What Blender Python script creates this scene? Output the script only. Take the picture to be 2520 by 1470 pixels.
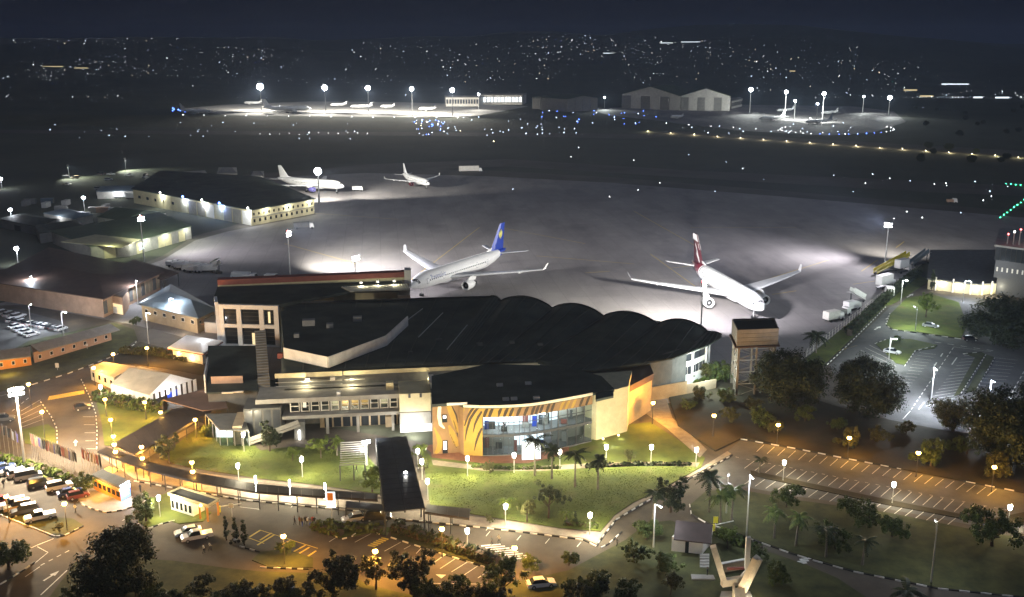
import bpy, math, random
from mathutils import Vector, Matrix
R = math.radians
random.seed(7)
for o in list(bpy.data.objects): bpy.data.objects.remove(o)
SC = bpy.context.scene
COL = SC.collection
# ---------------------------------------------------------------- camera
CAM_H, CAM_P = 82.2, R(14.15)
cam = bpy.data.cameras.new('camera'); cam.lens = 36; cam.sensor_width = 36
cam.clip_start = 1; cam.clip_end = 30000
camo = bpy.data.objects.new('camera', cam); COL.objects.link(camo)
camo.location = (0, 0, CAM_H); camo.rotation_euler = (R(90) - CAM_P, 0, 0)
SC.camera = camo
# ---------------------------------------------------------------- night sky
W = bpy.data.worlds.new('World'); SC.world = W; W.use_nodes = True
wn = W.node_tree.nodes; wl = W.node_tree.links
for n in list(wn): wn.remove(n)
wo = wn.new('ShaderNodeOutputWorld'); wb = wn.new('ShaderNodeBackground')
wtc = wn.new('ShaderNodeTexCoord'); wsp = wn.new('ShaderNodeSeparateXYZ'); wr = wn.new('ShaderNodeValToRGB')
wl.new(wtc.outputs['Generated'], wsp.inputs[0]); wl.new(wsp.outputs['Z'], wr.inputs[0])
wr.color_ramp.elements[0].position = 0.0; wr.color_ramp.elements[0].color = (0.0022, 0.0027, 0.0066, 1)
wr.color_ramp.elements[1].position = 0.5; wr.color_ramp.elements[1].color = (0.0020, 0.0024, 0.0060, 1)
wl.new(wr.outputs[0], wb.inputs[0]); wb.inputs[1].default_value = 1.0
wl.new(wb.outputs[0], wo.inputs[0])
# weak, very soft sun added to lift the night's shadows
sd = bpy.data.lights.new('fill_sun', 'SUN'); sd.energy = 0.24; sd.angle = R(60); sd.color = (0.62, 0.74, 1.0)
so = bpy.data.objects.new('fill_sun', sd); COL.objects.link(so); so.rotation_euler = (R(38), R(18), R(30))
SC.view_settings.view_transform = 'Standard'; SC.view_settings.look = 'None'
SC.view_settings.exposure = 0.72; SC.view_settings.gamma = 1.0
SC.view_settings.use_curve_mapping = False
SC.cycles.use_denoising = True
SC.cycles.max_bounces = 5; SC.cycles.diffuse_bounces = 2; SC.cycles.glossy_bounces = 2
SC.cycles.transparent_max_bounces = 8; SC.cycles.volume_bounces = 0
SC.cycles.sample_clamp_indirect = 3.0
SC.cycles.caustics_reflective = False; SC.cycles.caustics_refractive = False

def at(u, v, z=0.0):
    """world point at height z on the sight line through (u, v) of the 2520x1470 view"""
    x = (u - 1260) / 2520; y = (735 - v) / 2520
    dx, dy, dz = x, math.cos(CAM_P) + y * math.sin(CAM_P), -math.sin(CAM_P) + y * math.cos(CAM_P)
    t = (z - CAM_H) / dz
    return Vector((dx * t, dy * t, z))
def at2(u, v, z=0.0):
    p = at(u, v, z); return (p.x, p.y)
def xy(pts, z=0.0): return [at2(u, v, z) for u, v in pts]
# ================================================================ helpers
WL = {}
LKP, LKS = 2.9, 2.4      # overall strength of the lamps: round ones, floodlights
class MB:
    def __init__(s): s.v = []; s.f = []
    def add(s, vs, fs):
        o = len(s.v); s.v += [tuple(x) for x in vs]; s.f += [tuple(i + o for i in f) for f in fs]; return s
    def box(s, x0, x1, y0, y1, z0, z1):
        return s.add([(x0,y0,z0),(x1,y0,z0),(x1,y1,z0),(x0,y1,z0),(x0,y0,z1),(x1,y0,z1),(x1,y1,z1),(x0,y1,z1)],
                     [(0,3,2,1),(4,5,6,7),(0,1,5,4),(1,2,6,5),(2,3,7,6),(3,0,4,7)])
    def obox(s, c, sx, sy, sz, rz=0.0):
        """box centred in x, y on c, standing on c.z"""
        ca, sa = math.cos(rz), math.sin(rz); vs = []
        for z in (0, sz):
            for a, b in ((-1,-1),(1,-1),(1,1),(-1,1)):
                X, Y = a*sx/2, b*sy/2
                vs.append((c[0]+X*ca-Y*sa, c[1]+X*sa+Y*ca, c[2]+z))
        return s.add(vs, [(0,3,2,1),(4,5,6,7),(0,1,5,4),(1,2,6,5),(2,3,7,6),(3,0,4,7)])
    def prism(s, poly, z0, z1):
        a = sum(poly[i][0]*poly[(i+1)%len(poly)][1]-poly[(i+1)%len(poly)][0]*poly[i][1] for i in range(len(poly)))
        if a < 0: poly = poly[::-1]
        n = len(poly)
        return s.add([(x,y,z0) for x,y in poly]+[(x,y,z1) for x,y in poly],
                     [tuple(range(n))[::-1], tuple(range(n,2*n))]+[(i,(i+1)%n,n+(i+1)%n,n+i) for i in range(n)])
    def sheet(s, poly, z):
        a = sum(poly[i][0]*poly[(i+1)%len(poly)][1]-poly[(i+1)%len(poly)][0]*poly[i][1] for i in range(len(poly)))
        if a < 0: poly = poly[::-1]
        return s.add([(x,y,z) for x,y in poly], [tuple(range(len(poly)))])
    def wall(s, p, q, z0, z1, t):
        """upright slab from p to q, thickness t to the left of p->q"""
        d = Vector((q[0]-p[0], q[1]-p[1])); d.normalize(); n = Vector((-d.y, d.x))*t
        return s.prism([(p[0],p[1]),(q[0],q[1]),(q[0]+n.x,q[1]+n.y),(p[0]+n.x,p[1]+n.y)], z0, z1)
    def tube(s, p, q, r0, r1=None, n=8):
        r1 = r0 if r1 is None else r1
        p, q = Vector(p), Vector(q); d = (q-p).normalized()
        a = d.orthogonal().normalized(); b = d.cross(a); vs = []
        for c, r in ((p,r0),(q,r1)):
            for i in range(n):
                t = 2*math.pi*i/n; vs.append(c + a*math.cos(t)*r + b*math.sin(t)*r)
        return s.add(vs, [tuple(range(n))[::-1], tuple(range(n,2*n))]+[(i,(i+1)%n,n+(i+1)%n,n+i) for i in range(n)])
    def beam(s, p, q, w, h):
        """square bar between two points (w across, h up)"""
        p, q = Vector(p), Vector(q); d = (q-p).normalized()
        up = Vector((0,0,1)) if abs(d.z) < .95 else Vector((0,1,0))
        a = d.cross(up).normalized(); b = a.cross(d).normalized(); vs = []
        for c in (p, q):
            for i, j in ((-1,-1),(1,-1),(1,1),(-1,1)): vs.append(c + a*i*w/2 + b*j*h/2)
        return s.add(vs, [(0,1,2,3),(7,6,5,4),(0,4,5,1),(1,5,6,2),(2,6,7,3),(3,7,4,0)])
    def rings(s, rings, cap=True):
        """skin between equal-length closed rings of points"""
        n = len(rings[0]); vs = [v for r in rings for v in r]; fs = []
        for k in range(len(rings)-1):
            for i in range(n): fs.append((k*n+i, k*n+(i+1)%n, (k+1)*n+(i+1)%n, (k+1)*n+i))
        if cap: fs += [tuple(range(n))[::-1], tuple(range((len(rings)-1)*n, len(rings)*n))]
        return s.add(vs, fs)
    def grid(s, fn, nu, nv):
        vs = [fn(i/nu, j/nv) for j in range(nv+1) for i in range(nu+1)]
        return s.add(vs, [(j*(nu+1)+i, j*(nu+1)+i+1, (j+1)*(nu+1)+i+1, (j+1)*(nu+1)+i) for j in range(nv) for i in range(nu)])
    def ball(s, c, rx, ry, rz, nu=10, nv=6):
        vs = [(c[0],c[1],c[2]-rz)]; fs = []
        for j in range(1, nv):
            t = math.pi*j/nv - math.pi/2
            for i in range(nu):
                a = 2*math.pi*i/nu
                vs.append((c[0]+rx*math.cos(t)*math.cos(a), c[1]+ry*math.cos(t)*math.sin(a), c[2]+rz*math.sin(t)))
        vs.append((c[0],c[1],c[2]+rz)); top = len(vs)-1
        for i in range(nu):
            fs.append((0, 1+(i+1)%nu, 1+i)); fs.append((top, 1+(nv-2)*nu+i, 1+(nv-2)*nu+(i+1)%nu))
        for j in range(nv-2):
            for i in range(nu):
                a = 1+j*nu; fs.append((a+i, a+(i+1)%nu, a+nu+(i+1)%nu, a+nu+i))
        return s.add(vs, fs)
    def mesh(s, name, mat, smooth=False, off=None):
        me = bpy.data.meshes.new(name)
        vs = s.v if off is None else [(x-off[0], y-off[1], z-off[2]) for x,y,z in s.v]
        me.from_pydata(vs, [], s.f); me.materials.append(mat)
        if smooth:
            me.polygons.foreach_set('use_smooth', [True]*len(me.polygons))
        me.update(); return me
    def build(s, name, mat, parent=None, smooth=False, kind=None, label=None, cat=None, group=None):
        off = WL.get(parent.name) if parent is not None else None
        o = bpy.data.objects.new(name, s.mesh(name, mat, smooth, off)); COL.objects.link(o)
        if parent is not None:
            o.parent = parent
            if off is not None: WL[o.name] = off
        if kind: o['kind'] = kind
        return tag(o, label, cat, group)
def tag(o, label=None, cat=None, group=None):
    if label: o['label'] = label
    if cat: o['category'] = cat
    if group: o['group'] = group
    return o
def thing(name, label, cat, loc=(0,0,0), rz=0.0, group=None, world=False):
    """an Empty at the thing's base; world=True: its parts are given in world coordinates"""
    o = bpy.data.objects.new(name, None); COL.objects.link(o); o.empty_display_size = .5
    o.location = loc; o.rotation_euler = (0,0,rz)
    if world: WL[o.name] = tuple(loc)
    return tag(o, label, cat, group)
def inst(name, me, parent=None, loc=(0,0,0), rz=0.0, sc=None, kind=None):
    """an object that shares mesh data; loc is local to the parent"""
    o = bpy.data.objects.new(name, me); COL.objects.link(o)
    if parent is not None:
        o.parent = parent
        off = WL.get(parent.name)
        if off is not None: loc = (loc[0]-off[0], loc[1]-off[1], loc[2]-off[2])
    o.location = loc; o.rotation_euler = (0,0,rz)
    if sc is not None: o.scale = sc if hasattr(sc,'__len__') else (sc,sc,sc)
    if kind: o['kind'] = kind
    return o
def copy_tree(o, parent=None):
    c = o.copy(); COL.objects.link(c); c.parent = parent
    for ch in o.children: copy_tree(ch, c)
    return c
def lerp(a, b, t): return tuple(a[i]+(b[i]-a[i])*t for i in range(len(a)))
def smooth(a, b, x):
    t = min(1, max(0, (x-a)/(b-a))); return t*t*(3-2*t)
def light(kind, loc, power, col, parent=None, radius=.2, target=None, angle=120, blend=.6, name='lamp_light'):
    d = bpy.data.lights.new(name, kind); d.energy = power*(LKP if kind == 'POINT' else LKS); d.color = col; d.shadow_soft_size = radius
    o = bpy.data.objects.new(name, d); COL.objects.link(o)
    if parent is not None:
        o.parent = parent; off = WL.get(parent.name, (0,0,0))
        o.location = (loc[0]-off[0], loc[1]-off[1], loc[2]-off[2])
    else: o.location = loc
    if kind == 'SPOT':
        d.spot_size = R(angle); d.spot_blend = blend
        v = Vector(target)-Vector(loc); o.rotation_euler = v.to_track_quat('-Z','Y').to_euler()
    return o
# ---------------------------------------------------------------- materials
def mat(name, col, rough=.7, scale=None, amt=.25, metal=0.0, bump=0.0, det=3.0, col2=None, world=False, spec=.3, stretch=None, patch=None, joints=None):
    m = bpy.data.materials.new(name); m.use_nodes = True
    nt = m.node_tree; b = nt.nodes['Principled BSDF']
    b.inputs['Base Color'].default_value = (*col, 1); b.inputs['Roughness'].default_value = rough
    b.inputs['Metallic'].default_value = metal; b.inputs['Specular IOR Level'].default_value = spec
    if scale:
        if world: src = nt.nodes.new('ShaderNodeNewGeometry').outputs['Position']
        else: src = nt.nodes.new('ShaderNodeTexCoord').outputs['Object']
        if stretch:
            mp = nt.nodes.new('ShaderNodeMapping'); mp.inputs['Scale'].default_value = stretch
            nt.links.new(src, mp.inputs[0]); src = mp.outputs[0]
        nz = nt.nodes.new('ShaderNodeTexNoise'); nz.inputs['Scale'].default_value = scale; nz.inputs['Detail'].default_value = det
        nz.inputs['Roughness'].default_value = .65
        nt.links.new(src, nz.inputs['Vector'])
        cr = nt.nodes.new('ShaderNodeValToRGB')
        c0 = tuple(c*(1-amt) for c in col) if col2 is None else col2
        c1 = tuple(min(1,c*(1+amt)) for c in col) if col2 is None else col
        cr.color_ramp.elements[0].position = .3; cr.color_ramp.elements[0].color = (*c0,1)
        cr.color_ramp.elements[1].position = .7; cr.color_ramp.elements[1].color = (*c1,1)
        nt.links.new(nz.outputs[0], cr.inputs[0]); out = cr.outputs[0]
        if patch:      # worn or stained patches: (scale, threshold, colour, strength)
            n2 = nt.nodes.new('ShaderNodeTexNoise'); n2.inputs['Scale'].default_value = patch[0]; n2.inputs['Detail'].default_value = 7; n2.inputs['Roughness'].default_value = .6
            nt.links.new(src, n2.inputs['Vector']); r2 = nt.nodes.new('ShaderNodeMapRange'); r2.inputs['From Min'].default_value = patch[1]; r2.inputs['From Max'].default_value = patch[1]+.14; r2.inputs['To Max'].default_value = patch[3]
            nt.links.new(n2.outputs[0], r2.inputs['Value']); mx = nt.nodes.new('ShaderNodeMix'); mx.data_type = 'RGBA'
            nt.links.new(r2.outputs[0], mx.inputs['Factor']); nt.links.new(out, mx.inputs['A']); mx.inputs['B'].default_value = (*patch[2],1); out = mx.outputs['Result']
        if joints:     # slab joints: (slab length, width, joint, colour factor)
            bt = nt.nodes.new('ShaderNodeTexBrick'); bt.offset = 0; bt.inputs['Scale'].default_value = 1; bt.inputs['Brick Width'].default_value = joints[0]; bt.inputs['Row Height'].default_value = joints[1]; bt.inputs['Mortar Size'].default_value = joints[2]
            bt.inputs['Color1'].default_value = (1,1,1,1); bt.inputs['Color2'].default_value = (.90,.90,.90,1); bt.inputs['Mortar'].default_value = (joints[3],joints[3],joints[3],1)
            rot = nt.nodes.new('ShaderNodeMapping'); rot.inputs['Rotation'].default_value = (0,0,-.13); gp_ = nt.nodes.new('ShaderNodeNewGeometry'); nt.links.new(gp_.outputs['Position'], rot.inputs[0]); nt.links.new(rot.outputs[0], bt.inputs['Vector'])
            ml = nt.nodes.new('ShaderNodeMix'); ml.data_type = 'RGBA'; ml.blend_type = 'MULTIPLY'; ml.inputs['Factor'].default_value = 1; nt.links.new(out, ml.inputs['A']); nt.links.new(bt.outputs[0], ml.inputs['B']); out = ml.outputs['Result']
        nt.links.new(out, b.inputs['Base Color'])
        if bump:
            bp = nt.nodes.new('ShaderNodeBump'); bp.inputs['Strength'].default_value = bump; bp.inputs['Distance'].default_value = .1
            nt.links.new(nz.outputs[0], bp.inputs['Height']); nt.links.new(bp.outputs[0], b.inputs['Normal'])
    return m
def emis(name, col, strength, base=(.8,.8,.8), sample=False):
    m = bpy.data.materials.new(name); m.use_nodes = True
    b = m.node_tree.nodes['Principled BSDF']; b.inputs['Base Color'].default_value = (*base,1)
    b.inputs['Emission Color'].default_value = (*col,1); b.inputs['Emission Strength'].default_value = strength
    m.cycles.emission_sampling = 'AUTO' if sample else 'NONE'
    return m
def leafmat(name, c0, c1):
    m = bpy.data.materials.new(name); m.use_nodes = True; nt = m.node_tree; b = nt.nodes['Principled BSDF']
    g = nt.nodes.new('ShaderNodeNewGeometry'); cr = nt.nodes.new('ShaderNodeValToRGB')
    cr.color_ramp.elements[0].color = (*c0,1); cr.color_ramp.elements[1].color = (*c1,1)
    nt.links.new(g.outputs['Random Per Island'], cr.inputs[0]); nt.links.new(cr.outputs[0], b.inputs['Base Color'])
    b.inputs['Roughness'].default_value = .6; b.inputs['Specular IOR Level'].default_value = .2
    return m
def glassmat(name, col, mix=.25):
    m = bpy.data.materials.new(name); m.use_nodes = True; nt = m.node_tree
    for n in list(nt.nodes): nt.nodes.remove(n)
    o = nt.nodes.new('ShaderNodeOutputMaterial'); mx = nt.nodes.new('ShaderNodeMixShader')
    t = nt.nodes.new('ShaderNodeBsdfTransparent'); g = nt.nodes.new('ShaderNodeBsdfPrincipled')
    t.inputs[0].default_value = (*col,1); g.inputs['Base Color'].default_value = (.02,.025,.03,1); g.inputs['Roughness'].default_value = .08
    mx.inputs[0].default_value = mix
    nt.links.new(t.outputs[0], mx.inputs[1]); nt.links.new(g.outputs[0], mx.inputs[2]); nt.links.new(mx.outputs[0], o.inputs[0])
    return m
M = {}
M['ground'] = mat('ground_soil', (.085,.09,.06), .95, .012, .4, col2=(.045,.052,.036), world=True, det=6)
M['apron'] = mat('apron_concrete', (.32,.30,.29), .75, .05, .3, col2=(.19,.175,.175), world=True, det=8, stretch=(1,.35,1), patch=(.035,.56,(.12,.11,.115),.7), joints=(7.5,7.5,.09,.72))
M['apron_far'] = mat('far_apron_concrete', (.34,.33,.31), .8, .02, .2, world=True, det=6)
M['runway'] = mat('runway_asphalt', (.10,.09,.075), .85, .03, .3, world=True, det=5)
M['drygrass'] = mat('dry_grass', (.11,.10,.055), .95, .02, .4, col2=(.045,.05,.025), world=True, det=7, stretch=(1,.2,1))
M['asphalt'] = mat('asphalt', (.105,.086,.066), .85, .25, .3, col2=(.066,.054,.043), world=True, det=8, patch=(.12,.56,(.045,.04,.036),.7))
M['asphalt2'] = mat('car_park_asphalt', (.11,.107,.105), .85, .2, .3, world=True, det=8, patch=(.1,.54,(.06,.058,.058),.8))
M['paving'] = mat('paving', (.24,.20,.16), .85, .6, .25, world=True, det=5)
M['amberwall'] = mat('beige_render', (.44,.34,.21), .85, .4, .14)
M['redpave'] = mat('red_paving', (.20,.085,.05), .85, .6, .25, world=True, det=5)
M['lawn'] = mat('lawn_grass', (.115,.135,.024), .95, .22, .35, col2=(.05,.072,.014), world=True, det=8, bump=.5, patch=(.16,.56,(.11,.085,.04),.6))
M['rough'] = mat('rough_grass', (.085,.09,.03), .95, .3, .35, col2=(.03,.034,.014), world=True, det=8, bump=.3)
M['earth'] = mat('earth_bank', (.055,.042,.024), .95, .25, .35, col2=(.03,.028,.014), world=True, det=8, bump=.3)
M['kerbw'] = mat('kerb_white', (.72,.70,.66), .7, 2, .2)
M['kerbb'] = mat('kerb_black', (.03,.03,.03), .7, 2, .2)
M['line'] = mat('road_paint_white', (.62,.61,.57), .7, 1.2, .25, world=True)
M['yline'] = mat('road_paint_yellow', (.62,.45,.08), .7, 1.2, .2, world=True)
M['white'] = mat('white_paint', (.78,.77,.75), .5, .8, .06)
M['offwhite'] = mat('offwhite_render', (.66,.63,.57), .8, .5, .12)
M['tentcloth'] = mat('tent_cloth', (.46,.43,.37), .8, .3, .15)
M['cream'] = mat('cream_render', (.55,.49,.31), .8, .35, .14)
M['salmon'] = mat('salmon_render', (.46,.30,.21), .85, .4, .15)
M['tanwall'] = mat('tan_wall', (.36,.29,.20), .85, .5, .15)
M['grey'] = mat('grey_concrete', (.28,.27,.25), .85, .5, .15)
M['dgrey'] = mat('dark_grey_concrete', (.12,.12,.115), .85, .5, .2)
M['roof'] = mat('dark_metal_roof', (.05,.06,.052), .75, .15, .4, metal=.0, world=True, det=6, spec=.15, patch=(.08,.52,(.028,.03,.03),.8))
M['roofgreen'] = mat('green_metal_roof', (.10,.125,.085), .6, .2, .2, det=5)
M['roofbrown'] = mat('brown_metal_roof', (.115,.07,.053), .65, .3, .2, det=5)
M['roofblue'] = mat('bluegrey_metal_roof', (.17,.21,.24), .5, .2, .15, det=4)
M['canopy'] = mat('brown_canopy_sheet', (.028,.018,.013), .6, .5, .25)
M['metal'] = mat('galvanised_metal', (.55,.55,.54), .45, 3, .1, metal=.5)
M['roofdark'] = mat('dark_brown_roof', (.06,.045,.04), .7, .3, .2)
M['dmetal'] = mat('dark_painted_metal', (.05,.05,.052), .5, 3, .15)
M['red'] = mat('red_paint', (.42,.035,.03), .5, 1, .12)
M['redbrown'] = mat('redbrown_fascia', (.28,.09,.07), .7, .5, .15)
M['orange'] = mat('orange_render', (.62,.26,.06), .7, .5, .1)
M['blue'] = mat('blue_paint', (.015,.05,.36), .45, 1, .1)
M['yellow'] = mat('yellow_paint', (.70,.60,.05), .5, 1, .1)
M['black'] = mat('black_rubber', (.018,.018,.018), .8, 3, .2)
M['seam'] = mat('roof_seam_metal', (.062,.072,.066), .7)
M['dglass'] = mat('dark_glass', (.015,.018,.022), .12, spec=.6)
M['glass'] = glassmat('clear_glass', (.86,.92,.95), .18)
M['smokeglass'] = mat('dark_roof_glass', (.035,.04,.05), .3, .4, .4, spec=.6)
M['tiger'] = mat('ochre_wall_paint', (.34,.21,.04), .7, .4, .12)
M['tiger2'] = mat('brown_wall_paint', (.22,.13,.06), .7, .4, .15)
M['stripe'] = mat('black_stripe_paint', (.045,.03,.018), .7, 1, .2)
M['timber'] = mat('pale_concrete_beam', (.70,.60,.45), .75, 1.2, .15)
M['trunk'] = mat('bark', (.075,.055,.04), .9, 3, .3)
M['palmtrunk'] = mat('palm_bark', (.16,.14,.11), .9, 3, .3)
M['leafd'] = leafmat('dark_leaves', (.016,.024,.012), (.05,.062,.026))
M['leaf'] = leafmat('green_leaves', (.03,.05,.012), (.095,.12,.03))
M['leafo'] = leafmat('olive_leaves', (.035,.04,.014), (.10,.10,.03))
M['leafb'] = leafmat('bright_leaves', (.05,.08,.012), (.15,.19,.035))  # brighter green; for lit plants the lamplight is put into this colour
M['tuft'] = leafmat('lawn_tufts', (.055,.075,.015), (.12,.14,.028))
M['frond'] = leafmat('palm_fronds', (.035,.055,.015), (.10,.13,.03))
M['tank'] = mat('tan_tank_panel', (.25,.215,.175), .7, .5, .2)
M['skin'] = mat('skin', (.16,.085,.05), .6)
M['e_white'] = emis('white_lamp', (1,.97,.90), 14)
M['e_white1'] = emis('white_lamp_warm', (1,.88,.62), 12)
M['e_white2'] = emis('white_lamp_cool', (.92,.97,1), 17)
M['e_cool'] = emis('cool_flood_lamp', (.93,.96,1), 40)
M['e_amber'] = emis('amber_lamp', (1,.55,.10), 14)
M['e_warm'] = emis('warm_lamp', (1,.72,.35), 10)
M['e_room'] = emis('lit_room_white', (.80,.92,1.0), 1.3, base=(.6,.62,.62))  # glow given to room walls and panes in place of interior light
M['e_roomw'] = emis('lit_room_warm', (1.0,.80,.42), .55, base=(.6,.5,.35))
M['e_roomo'] = emis('lit_poster_orange', (1.0,.55,.12), .5, base=(.6,.4,.2))
M['e_red'] = emis('red_beacon', (1,.08,.08), 8)
M['e_star2'] = emis('far_town_lamp_dim', (.85,.92,1.0), 11)
M['e_star3'] = emis('far_town_lamp_faint', (1.0,.85,.7), 6)
M['e_blue'] = emis('blue_taxiway_lamp', (.08,.20,1), 22)
M['e_green'] = emis('green_threshold_lamp', (.05,1,.40), 26)
M['e_star'] = emis('far_town_lamp', (.93,.96,1.0), 14)
M['e_starw'] = emis('far_town_lamp_warm', (1,.80,.55), 12)
M['e_starc'] = emis('far_town_lamp_cool', (.62,.76,1.0), 14)
M['e_yel'] = emis('runway_edge_lamp', (1,.86,.55), 16)
def carmat(n, c): 
    M['car_'+n] = mat('car_paint_'+n, c, .3, spec=.5); return M['car_'+n]
for n, c in dict(white=(.75,.75,.74), silver=(.42,.43,.45), black=(.02,.02,.022), grey=(.12,.125,.13), maroon=(.16,.04,.035), gold=(.34,.26,.16), blue=(.04,.07,.22), green=(.035,.06,.045), red=(.38,.04,.03)).items(): carmat(n, c)
# ================================================================ ground and setting
def hills(x, y):
    d = math.hypot(x, y)
    if d < 1700: return 0.0
    a = math.atan2(x, y)
    h = 78 + 74*math.exp(-((a-.21)/.13)**2) + 26*math.exp(-((a+.02)/.10)**2) + 16*math.exp(-((a+.36)/.12)**2)
    h += 9*math.sin(a*23+1.3) + 5*math.sin(a*51+.4) - 20*smooth(.33,.5,a)
    k = smooth(1700, 5200, d)
    return h*k + 14*smooth(1700,2600,d)*math.sin(x*.0041+1.1)*math.sin(y*.0033+.6)
rr = [0,60,140,300,600,1000,1400,1700]+[1700+ i*175 for i in range(1,22)]+[5900,6600,7500,9000]
NA = 144
mb = MB(); vs = [(0,0,0)]
for r in rr[1:]:
    for i in range(NA):
        a = 2*math.pi*i/NA; x, y = r*math.sin(a), r*math.cos(a); vs.append((x,y,hills(x,y)))
fs = [(0,1+(i+1)%NA,1+i) for i in range(NA)]
for k in range(len(rr)-2):
    for i in range(NA):
        b = 1+k*NA; fs.append((b+i, b+(i+1)%NA, b+NA+(i+1)%NA, b+NA+i))
mb.add(vs, fs); g = mb.build('ground', M['ground'], smooth=True, kind='structure')
def sheet(name, pts, z, m, kind='structure'):
    return MB().sheet(xy(pts), z).build(name, M[m], kind=kind)
def island(name, pts, m, h=.12):
    return MB().prism(xy(pts), -.05, h).build(name, M[m], kind='structure')
# --- airfield
sheet('apron_shoulder', [(-60,760),(250,690),(400,630),(480,580),(560,560),(620,540),(560,470),(500,446),(620,428),(900,412),(1200,420),(1500,436),(1950,472),(2520,522),(2860,548),(2860,660),(2330,634)], .002, 'runway')
sheet('apron', [(-60,760),(250,690),(400,640),(480,592),(560,570),(780,528),(640,468),(560,452),(640,438),(900,426),(1200,434),(1500,450),(1950,486),(2520,536),(2760,560),(2760,650),(2330,634),(2275,646),(1995,872),(1790,985),(1500,1000),(600,930),(300,840)], .004, 'apron')
sheet('far_apron', [(440,268),(560,258),(760,250),(1000,252),(1180,258),(1300,262),(1150,290),(800,287),(560,284)], .004, 'apron_far')
sheet('parking_apron', [(1440,268),(1600,262),(1830,258),(2100,262),(2200,275),(2230,300),(2150,326),(2040,334),(1820,322),(1640,300),(1500,284)], .004, 'apron')
rw = sheet('runway', [(-300,318),(1250,327),(1590,330),(1640,322),(2520,372),(3200,412),(3200,426),(2520,388),(1640,335),(1590,342),(1250,336),(-300,326)], .004, 'runway')
sheet('grass_strip', [(-400,282),(420,284),(800,296),(1250,304),(1250,322),(700,316),(-400,306)], .006, 'drygrass')
sheet('taxiway', [(640,430),(900,405),(1250,392),(1700,420),(2520,458),(2900,478),(2900,498),(2300,474),(1700,438),(1250,410),(900,423)], .008, 'runway')
# --- landside
fore = sheet('road', [(-700,770),(-200,760),(60,750),(330,800),(420,822),(560,860),(620,1020),(1100,1100),(1600,1000),(1760,1000),(1990,905),(2110,780),(2200,705),(2290,690),(2420,700),(3000,760),(3800,1100),(3400,1800),(1260,1900),(-900,1900)], .006, 'asphalt')
carpark = sheet('car_park', [(2040,900),(2190,756),(2300,726),(2420,735),(2640,770),(2900,900),(2700,1070),(2330,1062),(2190,1035),(2090,980)], .010, 'asphalt2')
lowpark = sheet('lower_car_park', [(1750,1150),(1822,1083),(1957,1107),(2227,1159),(2520,1216),(2640,1240),(2640,1330),(2430,1300),(2180,1252),(1960,1222),(1840,1200),(1770,1210)], .010, 'asphalt2')
leftpark = sheet('staff_car_park', [(-60,770),(40,760),(150,790),(175,818),(90,850),(0,868),(-120,860)], .010, 'asphalt2')
# lawns and planted islands
island('lawn', [(54,1058),(118,1045),(135,1058),(139,1090),(118,1103),(62,1092)], 'lawn')
island('lawn', [(238,995),(250,1040),(257,1096),(270,1098),(375,1040),(418,1012),(380,985),(290,972),(250,975)], 'lawn')
island('lawn', [(395,1125),(480,1060),(505,1050),(610,1080),(640,1110),(720,1100),(900,1118),(935,1160),(945,1218),(800,1196),(640,1178),(520,1160),(430,1142)], 'lawn')
island('lawn', [(1035,1092),(1062,1128),(1190,1142),(1300,1142),(1440,1090),(1550,1046),(1600,1040),(1640,1065),(1735,1128),(1726,1150),(1640,1198),(1560,1236),(1512,1268),(1478,1308),(1380,1300),(1200,1272),(1060,1250)], 'lawn')
sheet('footpath', [(1062,1133),(1190,1149),(1320,1149),(1450,1142),(1600,1138),(1722,1140),(1716,1150),(1600,1148),(1450,1153),(1320,1161),(1190,1160),(1066,1146)], .125, 'paving')
sheet('footpath', [(480,1164),(640,1182),(800,1200),(945,1222),(945,1226),(800,1206),(640,1189),(470,1168)], .125, 'paving')
MB().prism(xy([(330,1180),(480,1206),(640,1232),(850,1252),(955,1262),(955,1234),(800,1207),(640,1190),(480,1168),(360,1150),(250,1125)]), -.05, .14).build('pavement', M['paving'], kind='structure')
MB().prism(xy([(1040,1258),(1200,1277),(1380,1304),(1478,1312),(1512,1272),(1560,1240),(1640,1202),(1722,1155),(1790,1112),(1800,1119),(1722,1163),(1634,1207),(1562,1249),(1513,1279),(1479,1323),(1468,1342),(1435,1326),(1358,1317),(1181,1296),(1000,1279),(966,1274),(966,1262)]), -.05, .14).build('pavement', M['paving'], kind='structure')
sheet('red_forecourt', [(1040,1100),(1062,1116),(1062,1128),(1190,1142),(1300,1142),(1400,1118),(1400,1098),(1190,1120),(1062,1096)], .150, 'redpave')
sheet('footpath', [(1600,985),(1640,985),(1655,1030),(1740,1108),(1722,1128),(1640,1055),(1590,1020)], .135, 'paving')
island('verge', [(-80,905),(0,880),(70,840),(280,795),(330,812),(338,835),(292,868),(166,918),(78,945),(-80,985)], 'rough')
island('garden_bed', [(300,868),(345,842),(420,862),(480,884),(505,905),(500,925),(400,906),(310,896),(240,900)], 'earth')
island('verge', [(1985,884),(2120,768),(2250,676),(2292,690),(2205,745),(2172,760),(2030,896),(1990,930)], 'lawn')
island('planted_island', [(2182,800),(2190,775),(2230,735),(2290,724),(2360,745),(2380,800),(2365,833),(2270,820),(2200,812)], 'lawn')
island('planted_island', [(2153,845),(2180,836),(2240,835),(2306,850),(2300,858),(2252,864),(2228,900),(2205,895)], 'lawn')
island('median_strip', [(2370,870),(2415,867),(2424,872),(2362,972),(2348,975),(2400,880)], 'rough')
island('median_strip', [(2428,874),(2446,880),(2400,962),(2376,968)], 'rough')
bank = island('bank', [(1645,975),(1760,928),(1900,950),(2050,1000),(2190,1036),(2330,1063),(2520,1085),(2800,1110),(2800,1265),(2520,1213),(2300,1172),(1957,1104),(1830,1078),(1760,1112),(1668,1050)], 'earth', .25)
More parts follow.
